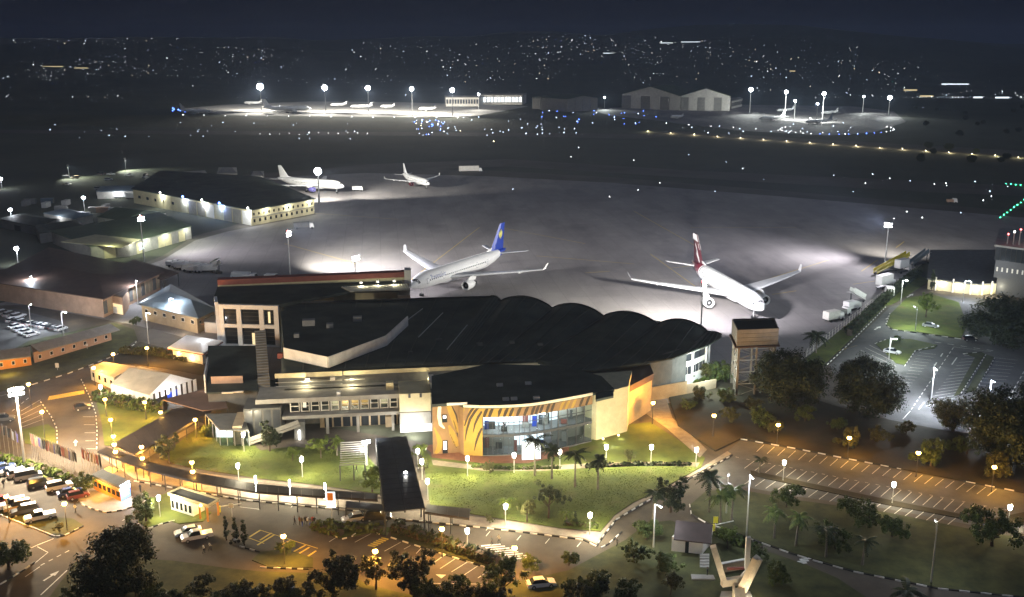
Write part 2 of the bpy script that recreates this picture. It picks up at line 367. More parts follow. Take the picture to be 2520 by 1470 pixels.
island('median_strip', [(1846,1159),(1990,1190),(2180,1230),(2430,1280),(2520,1262),(2560,1290),(2440,1300),(2418,1287),(2180,1243),(1990,1202),(1850,1171)], 'earth', .13)
island('lawn', [(1699,1243),(1703,1265),(1736,1284),(1833,1320),(1940,1358),(2100,1405),(2308,1447),(2520,1469),(2800,1500),(2800,1390),(2640,1345),(2430,1312),(2180,1262),(1960,1232),(1840,1210),(1740,1208)], 'rough')
island('monument_garden', [(1540,1330),(1590,1290),(1650,1282),(1760,1322),(1870,1352),(1985,1392),(2060,1424),(2160,1490),(2260,1640),(1060,1640),(1060,1480),(1240,1440),(1400,1405)], 'rough')
island('tree_bed', [(100,1500),(160,1420),(185,1385),(300,1372),(430,1382),(560,1400),(640,1408),(770,1412),(860,1410),(900,1440),(1060,1478),(1060,1640),(60,1640)], 'rough')
island('planted_island', [(640,1360),(700,1352),(770,1374),(770,1398),(660,1396),(620,1380)], 'rough')
island('kiosk_plaza', [(202,1242),(225,1252),(262,1262),(300,1256),(337,1244),(330,1226),(280,1205),(222,1190),(180,1215)], 'paving')
island('planted_island', [(345,1255),(372,1228),(420,1212),(520,1262),(500,1284),(440,1290),(420,1284),(360,1300),(340,1285)], 'lawn')
island('planted_island', [(-40,1262),(0,1266),(62,1290),(135,1318),(160,1316),(205,1294),(180,1278),(110,1272),(0,1238),(-40,1230)], 'rough')
island('planted_island', [(770,1300),(800,1285),(850,1285),(960,1300),(952,1318),(920,1310),(860,1322),(840,1326),(790,1310)], 'lawn')
island('hedge_island', [(962,1302),(980,1298),(1228,1384),(1222,1398),(1200,1396),(962,1322)], 'rough')
island('flag_bed', [(-60,1120),(60,1140),(130,1166),(200,1190),(185,1202),(110,1180),(40,1158),(-60,1136)], 'lawn')

# --- painted kerb stones: every stone is its own piece
kw = MB().box(-.5,.5,-.09,.09,0,.2).mesh('kerb_stone', M['kerbw']); kb = MB().box(-.5,.5,-.09,.09,0,.198).mesh('kerb_stone', M['kerbb'])
def kerb(pts, step=1.3, name='kerb', only_white=False):
    P = [at2(u, v) for u, v in pts]
    par = bpy.data.objects.new(name, None); COL.objects.link(par); par['kind'] = 'structure'
    par.location = (P[0][0], P[0][1], 0); WL[par.name] = tuple(par.location); k = 0
    for a, b in zip(P[:-1], P[1:]):
        L = math.dist(a, b); n = max(1, round(L/step)); rz = math.atan2(b[1]-a[1], b[0]-a[0])
        for i in range(n):
            c = lerp(a, b, (i+.5)/n)
            inst('kerb_stone', kw if (k % 2 == 0 or only_white) else kb, par, (c[0], c[1], 0), rz, (L/n*.985, 1, 1)); k += 1
kerb([(330,1185),(480,1211),(591,1231),(750,1247),(955,1266)])
kerb([(966,1277),(1181,1299),(1358,1320),(1435,1330),(1468,1346),(1481,1325),(1515,1281),(1563,1252),(1635,1210),(1724,1166),(1802,1121)], 1.25)
kerb([(1697,1243),(1701,1267),(1736,1287),(1833,1323),(1940,1361),(1985,1375)], 1.5)
kerb([(2000,1380),(2100,1408),(2308,1450),(2520,1472)], 1.5)
kerb([(1820,1081),(1957,1105),(2089,1131),(2227,1157),(2377,1186),(2520,1214)], 1.6)
kerb([(2035,899),(2086,850),(2150,787),(2182,754)], 1.5)
kerb([(2190,772),(2180,800),(2195,812),(2270,822),(2365,835)], 1.6)
kerb([(2153,847),(2180,837)], 1.2); kerb([(2226,902),(2252,865),(2306,852)], 1.4)
kerb([(2370,872),(2415,868)], 1.5); kerb([(2426,874),(2362,974)], 1.4); kerb([(2448,882),(2402,962)], 1.4)
kerb([(78,948),(166,921),(230,897),(292,872),(330,849),(338,838)], 1.6)
kerb([(200,935),(222,980),(236,1020),(239,1060),(238,1106)], 1.2)
kerb([(100,990),(126,1026),(140,1056),(141,1092)], 1.2)
kerb([(202,1243),(225,1253),(262,1263),(300,1257),(337,1245),(372,1227)], 1.0)
kerb([(0,1268),(62,1293),(135,1321)], 1.5, only_white=True); kerb([(137,1321),(160,1319),(205,1296)], 1.0)
kerb([(0,1440),(62,1402),(85,1385)], 1.2); kerb([(365,1302),(400,1290),(430,1283)], .9)
kerb([(640,1398),(690,1400),(760,1402)], 1.0); kerb([(800,1312),(842,1328),(865,1322),(885,1308),(920,1312),(950,1320)], 1.1)
kerb([(962,1324),(1080,1362),(1200,1399)], 1.3); kerb([(590,1346),(640,1360)], 1.0)
kerb([(1478,1350),(1500,1338),(1530,1310)], 1.1)

# --- painted lines: every line a piece of its own
def stroke(par, a, b, w=.12, z=.016, m='line', name='bay_line'):
    A, B = Vector(at2(*a)), Vector(at2(*b)); d = (B-A).normalized(); n = Vector((-d.y, d.x))*w/2
    o = MB().sheet([(A-n)[:], (B-n)[:], (B+n)[:], (A+n)[:]], z).build(name, M[m], par); return o
def bays(par, a0, a1, b0, b1, n, m='line', w=.12):
    for i in range(n):
        t = i/(n-1); stroke(par, lerp(a0,a1,t), lerp(b0,b1,t), w, m=m)
def dashes(par, a, b, n, w=.15, m='line', fill=.5, z=.016):
    for i in range(n):
        stroke(par, lerp(a,b,(i)/n), lerp(a,b,(i+fill)/n), w, z=z, m=m, name='lane_dash')
def arrow(par, a, b, w=.9):
    """painted lane arrow pointing from a to b"""
    A, B = Vector(at2(*a)), Vector(at2(*b)); d = (B-A); L = d.length; d.normalize(); n = Vector((-d.y, d.x))
    p = [A-n*w*.15, A+d*L*.55-n*w*.15, A+d*L*.55-n*w*.5, B, A+d*L*.55+n*w*.5, A+d*L*.55+n*w*.15, A+n*w*.15]
    MB().sheet([q[:] for q in p], .017).build('lane_arrow', M['line'], par)
# lower right car park
bays(lowpark, (1862,1112),(2430,1221),(1880,1095),(2452,1204), 23)
bays(lowpark, (1832,1153),(2400,1270),(1856,1135),(2424,1247), 23)
bays(lowpark, (1832,1192),(2330,1293),(1856,1175),(2354,1274), 20)
dashes(lowpark, (1810,1125),(2500,1260), 26, .12, fill=.3)
# upper right car park
bays(carpark, (2262,868),(2212,948),(2303,873),(2240,950), 12)
bays(carpark, (2372,876),(2278,1000),(2421,873),(2345,988), 16)
bays(carpark, (2450,881),(2380,1000),(2504,887),(2440,1000), 15)
bays(carpark, (2530,900),(2470,1000),(2580,905),(2530,1000), 12)
bays(carpark, (2270,735),(2320,742),(2310,752),(2362,760), 5); bays(carpark, (2282,785),(2345,796),(2310,808),(2372,818), 5)
bays(carpark, (2118,862),(2140,850),(2205,902),(2222,890), 3); bays(carpark, (2275,800),(2292,785),(2350,795),(2365,780), 4)
dashes(carpark, (2346,856),(2240,1012), 17, .2, fill=.55); stroke(carpark, (2240,1012),(2222,1032), .18)
stroke(carpark, (2346,854),(2440,866), .15); dashes(carpark, (2520,915),(2480,985), 6, .25)
dashes(carpark, (2320,870),(2290,915), 2, .3, fill=.35); dashes(carpark, (2355,880),(2330,915), 1, .3, fill=.5); dashes(carpark, (2275,990),(2255,1015), 1, .3, fill=.7)
dashes(carpark, (2300,842),(2460,866), 5, .3, fill=.5)
for a, b in (((2152,812),(2168,803)),((2180,786),(2196,777)),((2232,732),(2248,723))): arrow(carpark, a, b, 1.4)
# left road
bays(fore, (52,1012),(52,1052),(100,984),(108,1032), 5); bays(fore, (204,1026),(212,1105),(232,1026),(238,1105), 5)
arrow(fore, (186,1098),(186,1082), 1.0)
bays(fore, (120,985),(205,970),(124,975),(204,961), 16, 'yline', .5)
stroke(fore, (0,975),(30,968)); dashes(fore, (30,1012),(76,975), 4, .2)
bays(fore, (246,1160),(266,1150),(272,1168),(292,1157), 5, 'yline', .5)
# bottom left junction
stroke(fore, (60,1356),(92,1342)); stroke(fore, (92,1342),(132,1326), .2); stroke(fore, (92,1346),(118,1360)); stroke(fore, (118,1360),(84,1388))
dashes(fore, (100,1392),(180,1350), 4, .18); stroke(fore, (100,1465),(165,1404), .2); arrow(fore, (107,1430),(146,1405), 1.1)
stroke(fore, (62,1420),(98,1395), .15); stroke(fore, (300,1282),(336,1266)); stroke(fore, (337,1292),(350,1280))
bays(fore, (100,1205),(190,1235),(116,1195),(206,1226), 4)
# yellow hatched bays and mid bays
for a, b in (((614,1322),(641,1305)),((633,1342),(676,1316)),((640,1330),(668,1312)),((676,1352),(714,1330)),((684,1356),(724,1332)),((712,1364),(752,1342)),((724,1370),(762,1347)),((748,1376),(778,1356))): stroke(fore, a, b, .35, m='yline')
stroke(fore, (640,1305),(782,1350), .15, m='yline'); stroke(fore, (612,1324),(650,1338), .15, m='yline')
for a, b in (((873,1335),(916,1312)),((810,1334),(832,1320)),((946,1357),(986,1335)),((994,1352),(1010,1343)),((1024,1363),(1036,1350)),((1040,1372),(1070,1355)),((1061,1390),(1096,1365)),((1083,1400),(1121,1375)),((1111,1408),(1151,1383)),((1143,1415),(1176,1393)),((1176,1423),(1211,1400))): stroke(fore, a, b, .12)
bays(fore, (906,1342),(938,1324),(924,1346),(956,1328), 6, 'yline', .45)
stroke(fore, (1060,1436),(1185,1438), .15); 
MB().sheet(xy([(1072,1414),(1098,1415),(1086,1424)]), .017).build('yield_triangle', M['line'], fore)
MB().sheet(xy([(864,1402),(874,1394),(869,1408)]), .017).build('yield_triangle', M['line'], fore)
bays(fore, (1184,1344),(1262,1376),(1232,1340),(1308,1372), 8, 'line', .4)
bays(fore, (716,1249),(1196,1306),(722,1243),(1202,1299), 2); stroke(fore, (590,1248),(640,1254)); 
for u, v in ((1206,1308),(1282,1318),(1352,1326),(1430,1334)): stroke(fore, (u-10,v+12),(u,v))
dashes(fore, (1665,1282),(1720,1300), 3, .2, fill=.6)
bays(fore, (1968,1378),(1935,1415),(1995,1374),(1962,1412), 8, 'line', .5)
for u, v in ((1660,640),(1600,620),(1480,598)): pass
ap = bpy.data.objects['apron']
for a, b in (((1180,560),(1010,690)),((1440,600),(1230,560)),((1560,520),(1720,610)),((1960,560),(1700,560)),((980,540),(700,520)),((700,600),(880,650)),((2040,640),(1880,690)),((1600,625),(1720,712)),((1320,630),(1560,650)),((2120,668),(2160,640)),((1900,725),(1960,716)),((2205,610),(2225,595)),((2100,700),(2180,688)),((2040,870),(2110,850)),((1440,672),(1500,668)),((1650,660),(1700,655))): stroke(ap, a, b, .25, z=.010, m='yline', name='guide_line')
# ================================================================ main terminal
TA = math.atan2(8.2, 62); TU = Vector((math.cos(TA), math.sin(TA))); TV = Vector((-TU.y, TU.x)); TO = Vector((-47.5, 206.4))
def T(s, t): p = TO + TU*s + TV*t; return (p.x, p.y)
def tbox(mb, s0, s1, t0, t1, z0, z1): return mb.prism([T(s0,t0),T(s1,t0),T(s1,t1),T(s0,t1)], z0, z1)
term = thing('terminal_building', 'large dark terminal with wave roof above the entrance canopy', 'terminal', (*T(25,25),0), world=True)
# roof of waves: back edge with crests and troughs, front eave
TR = [((690,748,11.2),(693,915,11.2)),((940,739,11.2),(900,904,11.2)),((1207,731,11.6),(1085,897,11.2)),((1232,742,11.1),(1110,896,11.2)),((1359,760,11),(1200,892,11.2)),((1485,780,11),(1315,890,11.1)),((1618,800,10.8),(1470,909,10.9)),((1742,818,10.4),(1690,869,10.4)),((1776,825,10.2),(1776,829,10.1))]
AMP = [0,0,.7,2.3,2.3,2.3,2.3,.3]
BT = [at(*p[0]) for p in TR]; FT = [at(*p[1]) for p in TR]
FE = [at(*p) for p in ((693,915,11.2),(760,911,11.2),(1000,900,11.2),(1200,892,11.2),(1300,888,11.2),(1330,893,11.1),(1402,914,11.0),(1470,909,10.9),(1577,895,10.7),(1654,882,10.5),(1743,849,10.3),(1776,829,10.1))]
def eave(x):
    for i in range(len(FE)-1):
        if FE[i].x <= x <= FE[i+1].x:
            return FE[i].lerp(FE[i+1], (x-FE[i].x)/(FE[i+1].x-FE[i].x))
    return FE[0] if x < FE[0].x else FE[-1]
def rsurf(u, v, dz=0):
    x = u*(len(BT)-1); i = min(int(x), len(BT)-2); k = x-i
    b = BT[i].lerp(BT[i+1], k); f = eave(FT[i].x+(FT[i+1].x-FT[i].x)*k)
    p = b.lerp(f, v)
    arch = AMP[i]*max(0, math.sin(math.pi*k))**.75
    p.z = b.z+(f.z-b.z)*v + arch*(1-smooth(.0,.8,v)) + dz
    return p
mb = MB(); NU, NV = 128, 16
top = [rsurf(i/NU, j/NV) for j in range(NV+1) for i in range(NU+1)]; bot = [rsurf(i/NU, j/NV, -.35) for j in range(NV+1) for i in range(NU+1)]
n1 = NU+1; K = len(top); fs = []
for j in range(NV):
    for i in range(NU):
        a = j*n1+i; fs.append((a, a+n1, a+n1+1, a+1)); fs.append((K+a, K+a+1, K+a+n1+1, K+a+n1))
for i in range(NU): fs.append((i, i+1, K+i+1, K+i)); a = NV*n1+i; fs.append((a, K+a, K+a+1, a+1))
for j in range(NV): a = j*n1; fs.append((a, K+a, K+a+n1, a+n1)); a = j*n1+NU; fs.append((a, a+n1, K+a+n1, K+a))
mb.add(top+bot, fs); wr_ = mb.build('wave_roof', M['roof'], term, smooth=True)
# dark edge trim following the crests
mb = MB()
for i in range(128): mb.beam(rsurf(i/128,0,.1), rsurf((i+1)/128,0,.1), .35, .45)
mb.build('roof_edge', M['dmetal'], wr_)
# standing seams on the wave roof
for k in range(4, 128, 4):
    mb = MB()
    for j in range(14): mb.beam(rsurf(k/128, j/14, .05), rsurf(k/128, (j+1)/14, .05), .2, .14)
    mb.build('seam', M['seam'], wr_)
for q in (3,4,5,6,7):
    mb = MB()
    for j in range(12): mb.beam(rsurf(q/8, j/16, .06), rsurf(q/8, (j+1)/16, .06), .5, .16)
    mb.build('valley_gutter', M['dmetal'], wr_)
# plant on the roof
for u, v, sx, sy, sz in ((760,800,3,2,1.4),(812,806,1.6,1.6,1.0),(880,790,2.2,1.4,1.2),(730,830,1.2,1.2,.9),(1080,840,1.5,1,.6),(1180,850,1.5,1,.6),(1260,845,1.2,1,.6),(1330,850,1.2,.8,.5),(1010,870,1.0,.8,.5)):
    up_ = u < 950; MB().obox(at(u,v,14.0 if up_ else 11.2), sx, sy, sz, TA).build('roof_plant', M['grey' if up_ else 'dgrey'], term)
for a_, b_ in (((1040,760),(1000,790)),((1090,770),(1030,830)),((1150,800),(1100,860))): MB().beam(at(*a_,11.5), at(*b_,11.5), .18, .18).build('roof_pipe', M['metal'], term)
# walls under the roof
core = [T(-3,9),T(30,9),T(56,9.5),(13,219),(22,223),(31,227),(38,232),(47,243),(50,251),(36,262),(20,268),(5,270),(-22,279),(-58,268)]
MB().prism(core, 0, 10.6).build('wall', M['dgrey'], term)
# raised roof with pale folded fascia
up = [at2(699,856.5,14),at2(807,879.5,14),at2(949,827,14),at2(1002,779,14),at2(985,752,14),at2(690,766,14)]
MB().prism(up, 11.0, 14.0).build('raised_roof', M['roof'], term)
for i in range(3):
    MB().wall(up[i], up[i+1], 11.6, 14.12, -.25).build('fascia', M['offwhite'], term)
# cream eave fascia
MB().wall(T(-3.6,8.2), T(11,8.2), 10.1, 11.15, .3).build('eave_fascia', M['cream'], term)
MB().wall(T(11.3,8.6), T(55.5,9.0), 10.1, 11.0, .3).build('eave_fascia', M['cream'], term)
for s in (3.0, 8.4): tbox(MB(), s, s+1.0, 7.3, 8.1, 9.3, 10.05).build('air_unit', M['offwhite'], term)
# clerestory lines and terrace
for z, s1 in ((9.2,11),(8.35,11),(9.25,16)): MB().beam((*T(-3.5 if s1==11 else 11.4,7.8),z),(*T(s1,7.8),z),.12,.12).build('rail', M['metal'], term)
tbox(MB(), -7, 31, -.4, 8.8, 7.3, 8.0).build('terrace_roof', M['grey'], term)
tbox(MB(), -7, 31, -.55, -.42, 7.4, 8.35).build('parapet', M['grey'], term)
tbox(MB(), 20.6, 22.2, 3.0, 4.4, 8.0, 9.7).build('roof_hatch', M['cream'], term)
tbox(MB(), 10.0, 10.8, .4, 1.2, 8.0, 9.0).build('air_unit', M['white'], term)
# upper gallery: eleven framed bays of glass
gal = tbox(MB(), 0, 23, 5.2, 5.5, 4.8, 7.25).build('gallery_wall', M['dgrey'], term)
sb = (0.0,2.3,4.4,6.5,8.6,10.7,12.8,14.9,17.0,19.1,21.2,23.2)
for i in range(11):
    s0, s1 = sb[i], sb[i+1]
    w = tbox(MB(), s0+.08, s1-.3, .9, .94, 4.85, 7.25).build('window', M['glass'], term)
    fm = MB()
    for a in (s0+.02, s1-.42): tbox(fm, a, a+.22, .5, .88, 4.85, 7.2)
    for z in (4.85, 6.05): tbox(fm, s0+.25, s1-.43, .6, .8, z, z+.16)
    fm.build('frame', M['offwhite'], w)
    tbox(MB(), s1-.28, s1-.02, .2, 1.1, 4.85, 7.25).build('mullion', M['dgrey'], term)
    if i in (4,5,6,7,9): tbox(MB(), s0+.25, s1-.5, 3.2, 3.3, 4.9, 6.2).build('poster', M['e_roomo' if i in (5,6,7) else 'e_roomw'], term)
    if i == 1: tbox(MB(), s0+.5, s0+1.2, .3, .48, 5.9, 7.1).build('notice', M['white'], term)
tbox(MB(), -1.5, 23.2, -1.6, 6, 4.05, 4.75).build('floor_slab', M['grey'], term)
tbox(MB(), -1.5, 23.2, 6, 7, 0, 8).build('wall', M['dgrey'], term)
tbox(MB(), 6, 23, 3.2, 3.5, 0, 4.0).build('ground_floor_wall', M['tanwall'], term)
for s in range(7, 22, 2):
    d = tbox(MB(), s, s+1.6, 3.05, 3.15, .1, 2.6).build('glass_door', M['dglass'], term)
for s in (12.5, 16.2): tbox(MB(), s, s+1.4, 1.0, 1.6, 3.93, 4.02).build('ceiling_lamp', M['e_white'], term)
for s in (1, 7.5, 14, 21.5): tbox(MB(), s, s+.6, -.6, 0, 0, 4.02).build('column', M['grey'], term)
tbox(MB(), 20.2, 21.6, 1.6, 2.9, 0, 2.4).build('ticket_machine', M['tanwall'], term)
# cream block, grey block and a white wall added in place of the lit entrance ceiling
tbox(MB(), 23.3, 30.0, -2.6, 6, 4.9, 9.0).build('cream_block', M['cream'], term)
for s in (25.2, 27.6): tbox(MB(), s, s+.5, -2.75, -2.65, 8.1, 9.05).build('drain', M['dmetal'], term)
tbox(MB(), 23.3, 30.0, -2.3, 6, 1.9, 4.6).build('grey_block', M['grey'], term)
ent = tbox(MB(), 23.3, 30.2, -2.0, 5.8, 0, 1.9).build('bright_entrance_wall', M['white'], term)
tbox(MB(), 30.0, 31.2, 3.0, 14, 0, 9.3).build('wall', M['offwhite'], term)
# glazed stair tower and ramp on the left
st = tbox(MB(), -9.5, -1.8, -1, 6, 0, 6.6).build('stair_tower', M['dgrey'], term)
for i in range(4):
    w = tbox(MB(), -9.2+i*1.9, -7.7+i*1.9, -1.12, -1.03, .6, 6.2).build('window', M['smokeglass'], st)
tbox(MB(), -11.5, -9.6, -4.5, 4, 0, 4.2).build('side_block', M['tanwall'], term)
mb = MB(); a, b = Vector((*T(-8.5,-4.5),.4)), Vector((*T(2.2,-3.2),3.6)); mb.beam(a, b, 2.2, .5); mb.build('ramp', M['grey'], term)
MB().beam(a+Vector((0,-1.0,.8)), b+Vector((0,-1.0,.8)), .15, .9).build('ramp_parapet', M['grey'], term)
tbox(MB(), 1.0, 3.2, -3.4, -1.7, 0, 4.0).build('lift_shaft', M['dgrey'], term)
tbox(MB(), 1.9, 2.2, -3.7, -3.5, .2, 2.2).build('lamp_strip', M['e_white'], term)
# long sloping ribbed stair roof on the left flank
sa, sb_ = at(640,815,10.2), at(652,980,5.2); dd = (sb_-sa); nrm = Vector((dd.y,-dd.x,0)).normalized()
mb = MB(); mb.beam(sa, sb_, 2.7, .35); sr = mb.build('stair_roof', M['tanwall'], term)
for i in range(24):
    c = sa.lerp(sb_, (i+.5)/24); MB().beam(c-nrm*1.35+Vector((0,0,.22)), c+nrm*1.35+Vector((0,0,.22)), .25, .2).build('rib', M['grey'], sr)
mb = MB()
q = [sa-nrm*1.2, sa+nrm*1.2, sb_+nrm*1.2, sb_-nrm*1.2]
mb.add([(p.x,p.y,0) for p in q]+[(p.x,p.y,p.z-.2) for p in q], [(3,2,1,0),(4,5,6,7),(0,1,5,4),(1,2,6,5),(2,3,7,6),(3,0,4,7)]); mb.build('stair_wall', M['dgrey'], term)
MB().obox(at(690,881,11), 1.2, 1.2, 1.2, TA).build('roof_box', M['redbrown'], term)
# round glass end on the right
re_ = [(31.2,236.8),(38.9,235.0),(44.0,238.4),(48.2,243.5),(50.2,250),(49.5,258)]
for i in range(5):
    p, q = re_[i], re_[i+1]
    m_ = 'tanwall' if i == 0 else 'white'
    MB().wall(p, q, 0, 3.2, .4).build('wall', M[m_], term); MB().wall(p, q, 5.2, 6.6, .4).build('wall', M[m_], term)
    MB().wall(p, q, 8.4, 10.3, .4).build('wall', M[m_], term)
    if i:
        n = 4
        for k in range(n):
            a, b = lerp(p,q,(k+.06)/n), lerp(p,q,(k+.94)/n)
            w = MB().wall(a, b, 3.2, 5.2, .25).build('window', M['smokeglass'], term)
            MB().wall(lerp(p,q,k/n), lerp(p,q,(k+.06)/n), 3.2, 5.2, .42).build('mullion', M['white'], term)
        for k in range(2):
            MB().wall(lerp(p,q,(k+.03)/2), lerp(p,q,(k+.97)/2), 6.6, 8.4, .25).build('window', M['smokeglass'], term)
        MB().tube((*p,0), (*p,10.2), .35).build('column', M['white'], term)
    else:
        for z in (3.2, 6.6):
            MB().wall(lerp(p,q,.02), lerp(p,q,.98), z, z+2.0 if z < 5 else z+1.8, .3).build('louvre_panel', M['salmon'], term)
        MB().wall(lerp(p,q,.08), lerp(p,q,.92), .3, 2.2, -.06).build('window', M['e_room'], term)
        MB().wall(lerp(p,q,.0), lerp(p,q,1), 2.4, 2.9, -.8).build('awning', M['blue'], term)
# pale clerestory strip beside the round end
cs = [at2(1402,921,8.6),at2(1450,917,8.6),at2(1490,911,8.6),at2(1540,904,8.6),at2(1600,895,8.6)]
for i in range(4): MB().wall(lerp(cs[i],cs[i+1],.03), lerp(cs[i],cs[i+1],.97), 8.0, 9.3, .3).build('clerestory_pane', M['offwhite'], term)
light('POINT', (*T(17,-1.2),3.3), 260, (1,.93,.8), term, .2); light('POINT', (*T(26,-5.0),2.2), 420, (1,.98,.92), term, .3)
light('POINT', (*T(3,6.6),9.0), 200, (1,.85,.5), term, .2); light('POINT', (*T(13,6.6),9.0), 200, (1,.85,.5), term, .2)
light('POINT', (*T(30,6.6),9.0), 160, (1,.85,.5), term, .2)
light('POINT', (47,232,6.5), 1500, (.85,1,.95), term, .3); light('POINT', (36,233,3.2), 120, (.8,.85,1), term, .2)
light('POINT', (*T(12,2.8),6.9), 160, (1,.86,.6), term, .2)

# ---------------------------------------------------------------- striped hall
hall = thing('striped_hall', 'front hall with animal stripe walls and curved two storey glass', 'hall', (4,205,0), world=True)
RE = [at(1063,1000,10.8),at(1128,996,10.8),at(1140,1002,10.8),at(1187,1004,10.8),at(1225,1003.5,10.8),at(1265,1002,10.8),at(1305,999,10.8),at(1340,994,10.8),at(1375,988,10.8),at(1420,980,10.8),at(1459,972,10.8)]
HP = [(p.x, p.y+.7) for p in RE]
# striped wall panels, left pair full height
def hwall(i, j, z0, z1, m, name, t=.4): return MB().wall(HP[i], HP[j], z0, z1, t).build(name, M[m], hall)
wl1 = hwall(0,1,0,10.6,'tiger2','striped_wall'); wl2 = hwall(2,3,0,10.6,'tiger','striped_wall')
hwall(1,2,0,10.6,'tiger2','wall')
for i in range(3, 10): hwall(i, i+1, 8.5, 10.6, 'tiger' if i < 5 else 'tiger2', 'striped_band')
def wp(i, j, s, z, off=.03):
    a, b = Vector(HP[i]), Vector(HP[j]); d = (b-a).normalized(); n = Vector((d.y,-d.x)); p = a.lerp(b, s)+n*off; return (p.x, p.y, z)
def wstripe(par, i, j, pts, w, m='stripe', off=.03):
    """painted band on a wall: pts = (s, z) centre line, w = half widths"""
    L = math.dist(HP[i], HP[j]); mb = MB(); vs = []; fs = []
    # resample smooth
    P = []
    for k in range(len(pts)-1):
        for q in range(4):
            t = q/4; P.append((pts[k][0]+(pts[k+1][0]-pts[k][0])*t, pts[k][1]+(pts[k+1][1]-pts[k][1])*t, w[k]+(w[k+1]-w[k])*t))
    P.append((*pts[-1], w[-1]))
    for k, (s, z, hw) in enumerate(P):
        a = P[max(0,k-1)]; b = P[min(len(P)-1,k+1)]
        dx, dz = (b[0]-a[0])*L, b[1]-a[1]; l = math.hypot(dx,dz) or 1
        nx, nz = -dz/l*hw, dx/l*hw
        for q in (1,-1):
            ss = min(.995, max(.005, s+q*nx/L)); zz = min(10.55, max(.1, z+q*nz)); vs.append(wp(i,j,ss,zz,off))
    for k in range(len(P)-1): fs.append((2*k,2*k+1,2*k+3,2*k+2))
    mb.add(vs, fs); return mb.build('painted_stripe', M[m], par)
# left panel: swirls of ochre on brown
wstripe(wl1,0,1,[(.28,10.5),(.25,8.5),(.3,6.5),(.45,5.6)],[.35,.4,.35,.15],'timber'); wstripe(wl1,0,1,[(.06,6.0),(.2,4.0),(.28,2.4),(.2,1.0),(.08,.3)],[.1,.4,.6,.5,.3],'tiger')
wstripe(wl1,0,1,[(.62,10.5),(.74,8.6),(.86,6.4),(.95,4.5)],[.5,.55,.45,.2],'tiger'); wstripe(wl1,0,1,[(.62,6.2),(.74,4.4),(.86,2.6),(.93,1.5)],[.2,.6,.6,.3],'tiger')
wstripe(wl1,0,1,[(.72,10.5),(.9,8.4),(.97,6.6)],[.12,.16,.06]); wstripe(wl1,0,1,[(.8,7.2),(.9,5.2),(.96,3.6)],[.08,.14,.05])
wstripe(wl1,0,1,[(.66,4.3),(.78,2.6),(.9,1.2)],[.05,.16,.06])
for z0, z1, m_ in ((6.9,8.6,'dglass'),(.1,3.0,'dglass')):
    a, b = wp(0,1,.36,0,.05), wp(0,1,.56,0,.05)
    w = MB().wall(a[:2], b[:2], z0, z1, .05).build('window', M[m_], wl1); c = wp(0,1,.4,0,.08); d = wp(0,1,.52,0,.08)
    MB().wall(c[:2], d[:2], z0+.9, z1-.2, .03).build('lit_pane', M['e_room'], w)
# second panel: long black arcs
wstripe(wl2,2,3,[(.05,6.5),(.2,8.4),(.4,9.8),(.55,10.5)],[.12,.22,.25,.2]); wstripe(wl2,2,3,[(.06,3.2),(.16,5.6),(.34,8.0),(.62,9.8),(.78,10.5)],[.06,.2,.26,.26,.2])
wstripe(wl2,2,3,[(.5,5.2),(.6,7.0),(.78,8.6),(.97,9.8)],[.06,.2,.25,.2]); wstripe(wl2,2,3,[(.55,1.2),(.66,3.2),(.82,5.0),(.97,6.2)],[.06,.2,.25,.2])
wstripe(wl2,2,3,[(.04,7.6),(.12,9.2),(.2,10.4)],[.3,.45,.4],'tiger2')
bands = [o for o in hall.children if o.name.startswith('striped_band')]
for k, (i, segs) in enumerate(((3,(.2,.55)),(4,(.1,.5,.85)),(5,(.3,.75)),(6,(.2,.5,.8)),(7,(.25,.6)),(8,(.2,.5,.85)),(9,(.3,.7)))):
    for s in segs: wstripe(bands[k], i, i+1, [(s-.12,8.55),(s,9.6),(s+.14,10.55)], [.26,.34,.22], 'stripe' if i != 8 else 'tiger')
# roof
MB().prism([(p.x,p.y) for p in RE]+[at2(1512,962,10.8),at2(1480,930,10.8),at2(1390,905,10.8),at2(1200,900,10.8),at2(1062,930,10.8)], 10.6, 11.2).build('roof', M['roof'], hall)
for i in range(2, 10): MB().wall((RE[i].x,RE[i].y-.06), (RE[i+1].x,RE[i+1].y-.06), 10.75, 11.3, .2).build('roof_rim', M['timber'], hall)
MB().wall(at2(1100,994,11.6), at2(1150,992,11.6), 11.2, 11.7, .3).build('roof_rim', M['offwhite'], hall)
for u, v in ((1230,950),(1300,946),(1320,982),(1265,984),(1245,985)):
    MB().obox(at(u,v,11.2), 1.3, .8, .5, TA).build('roof_vent', M['metal'], hall)
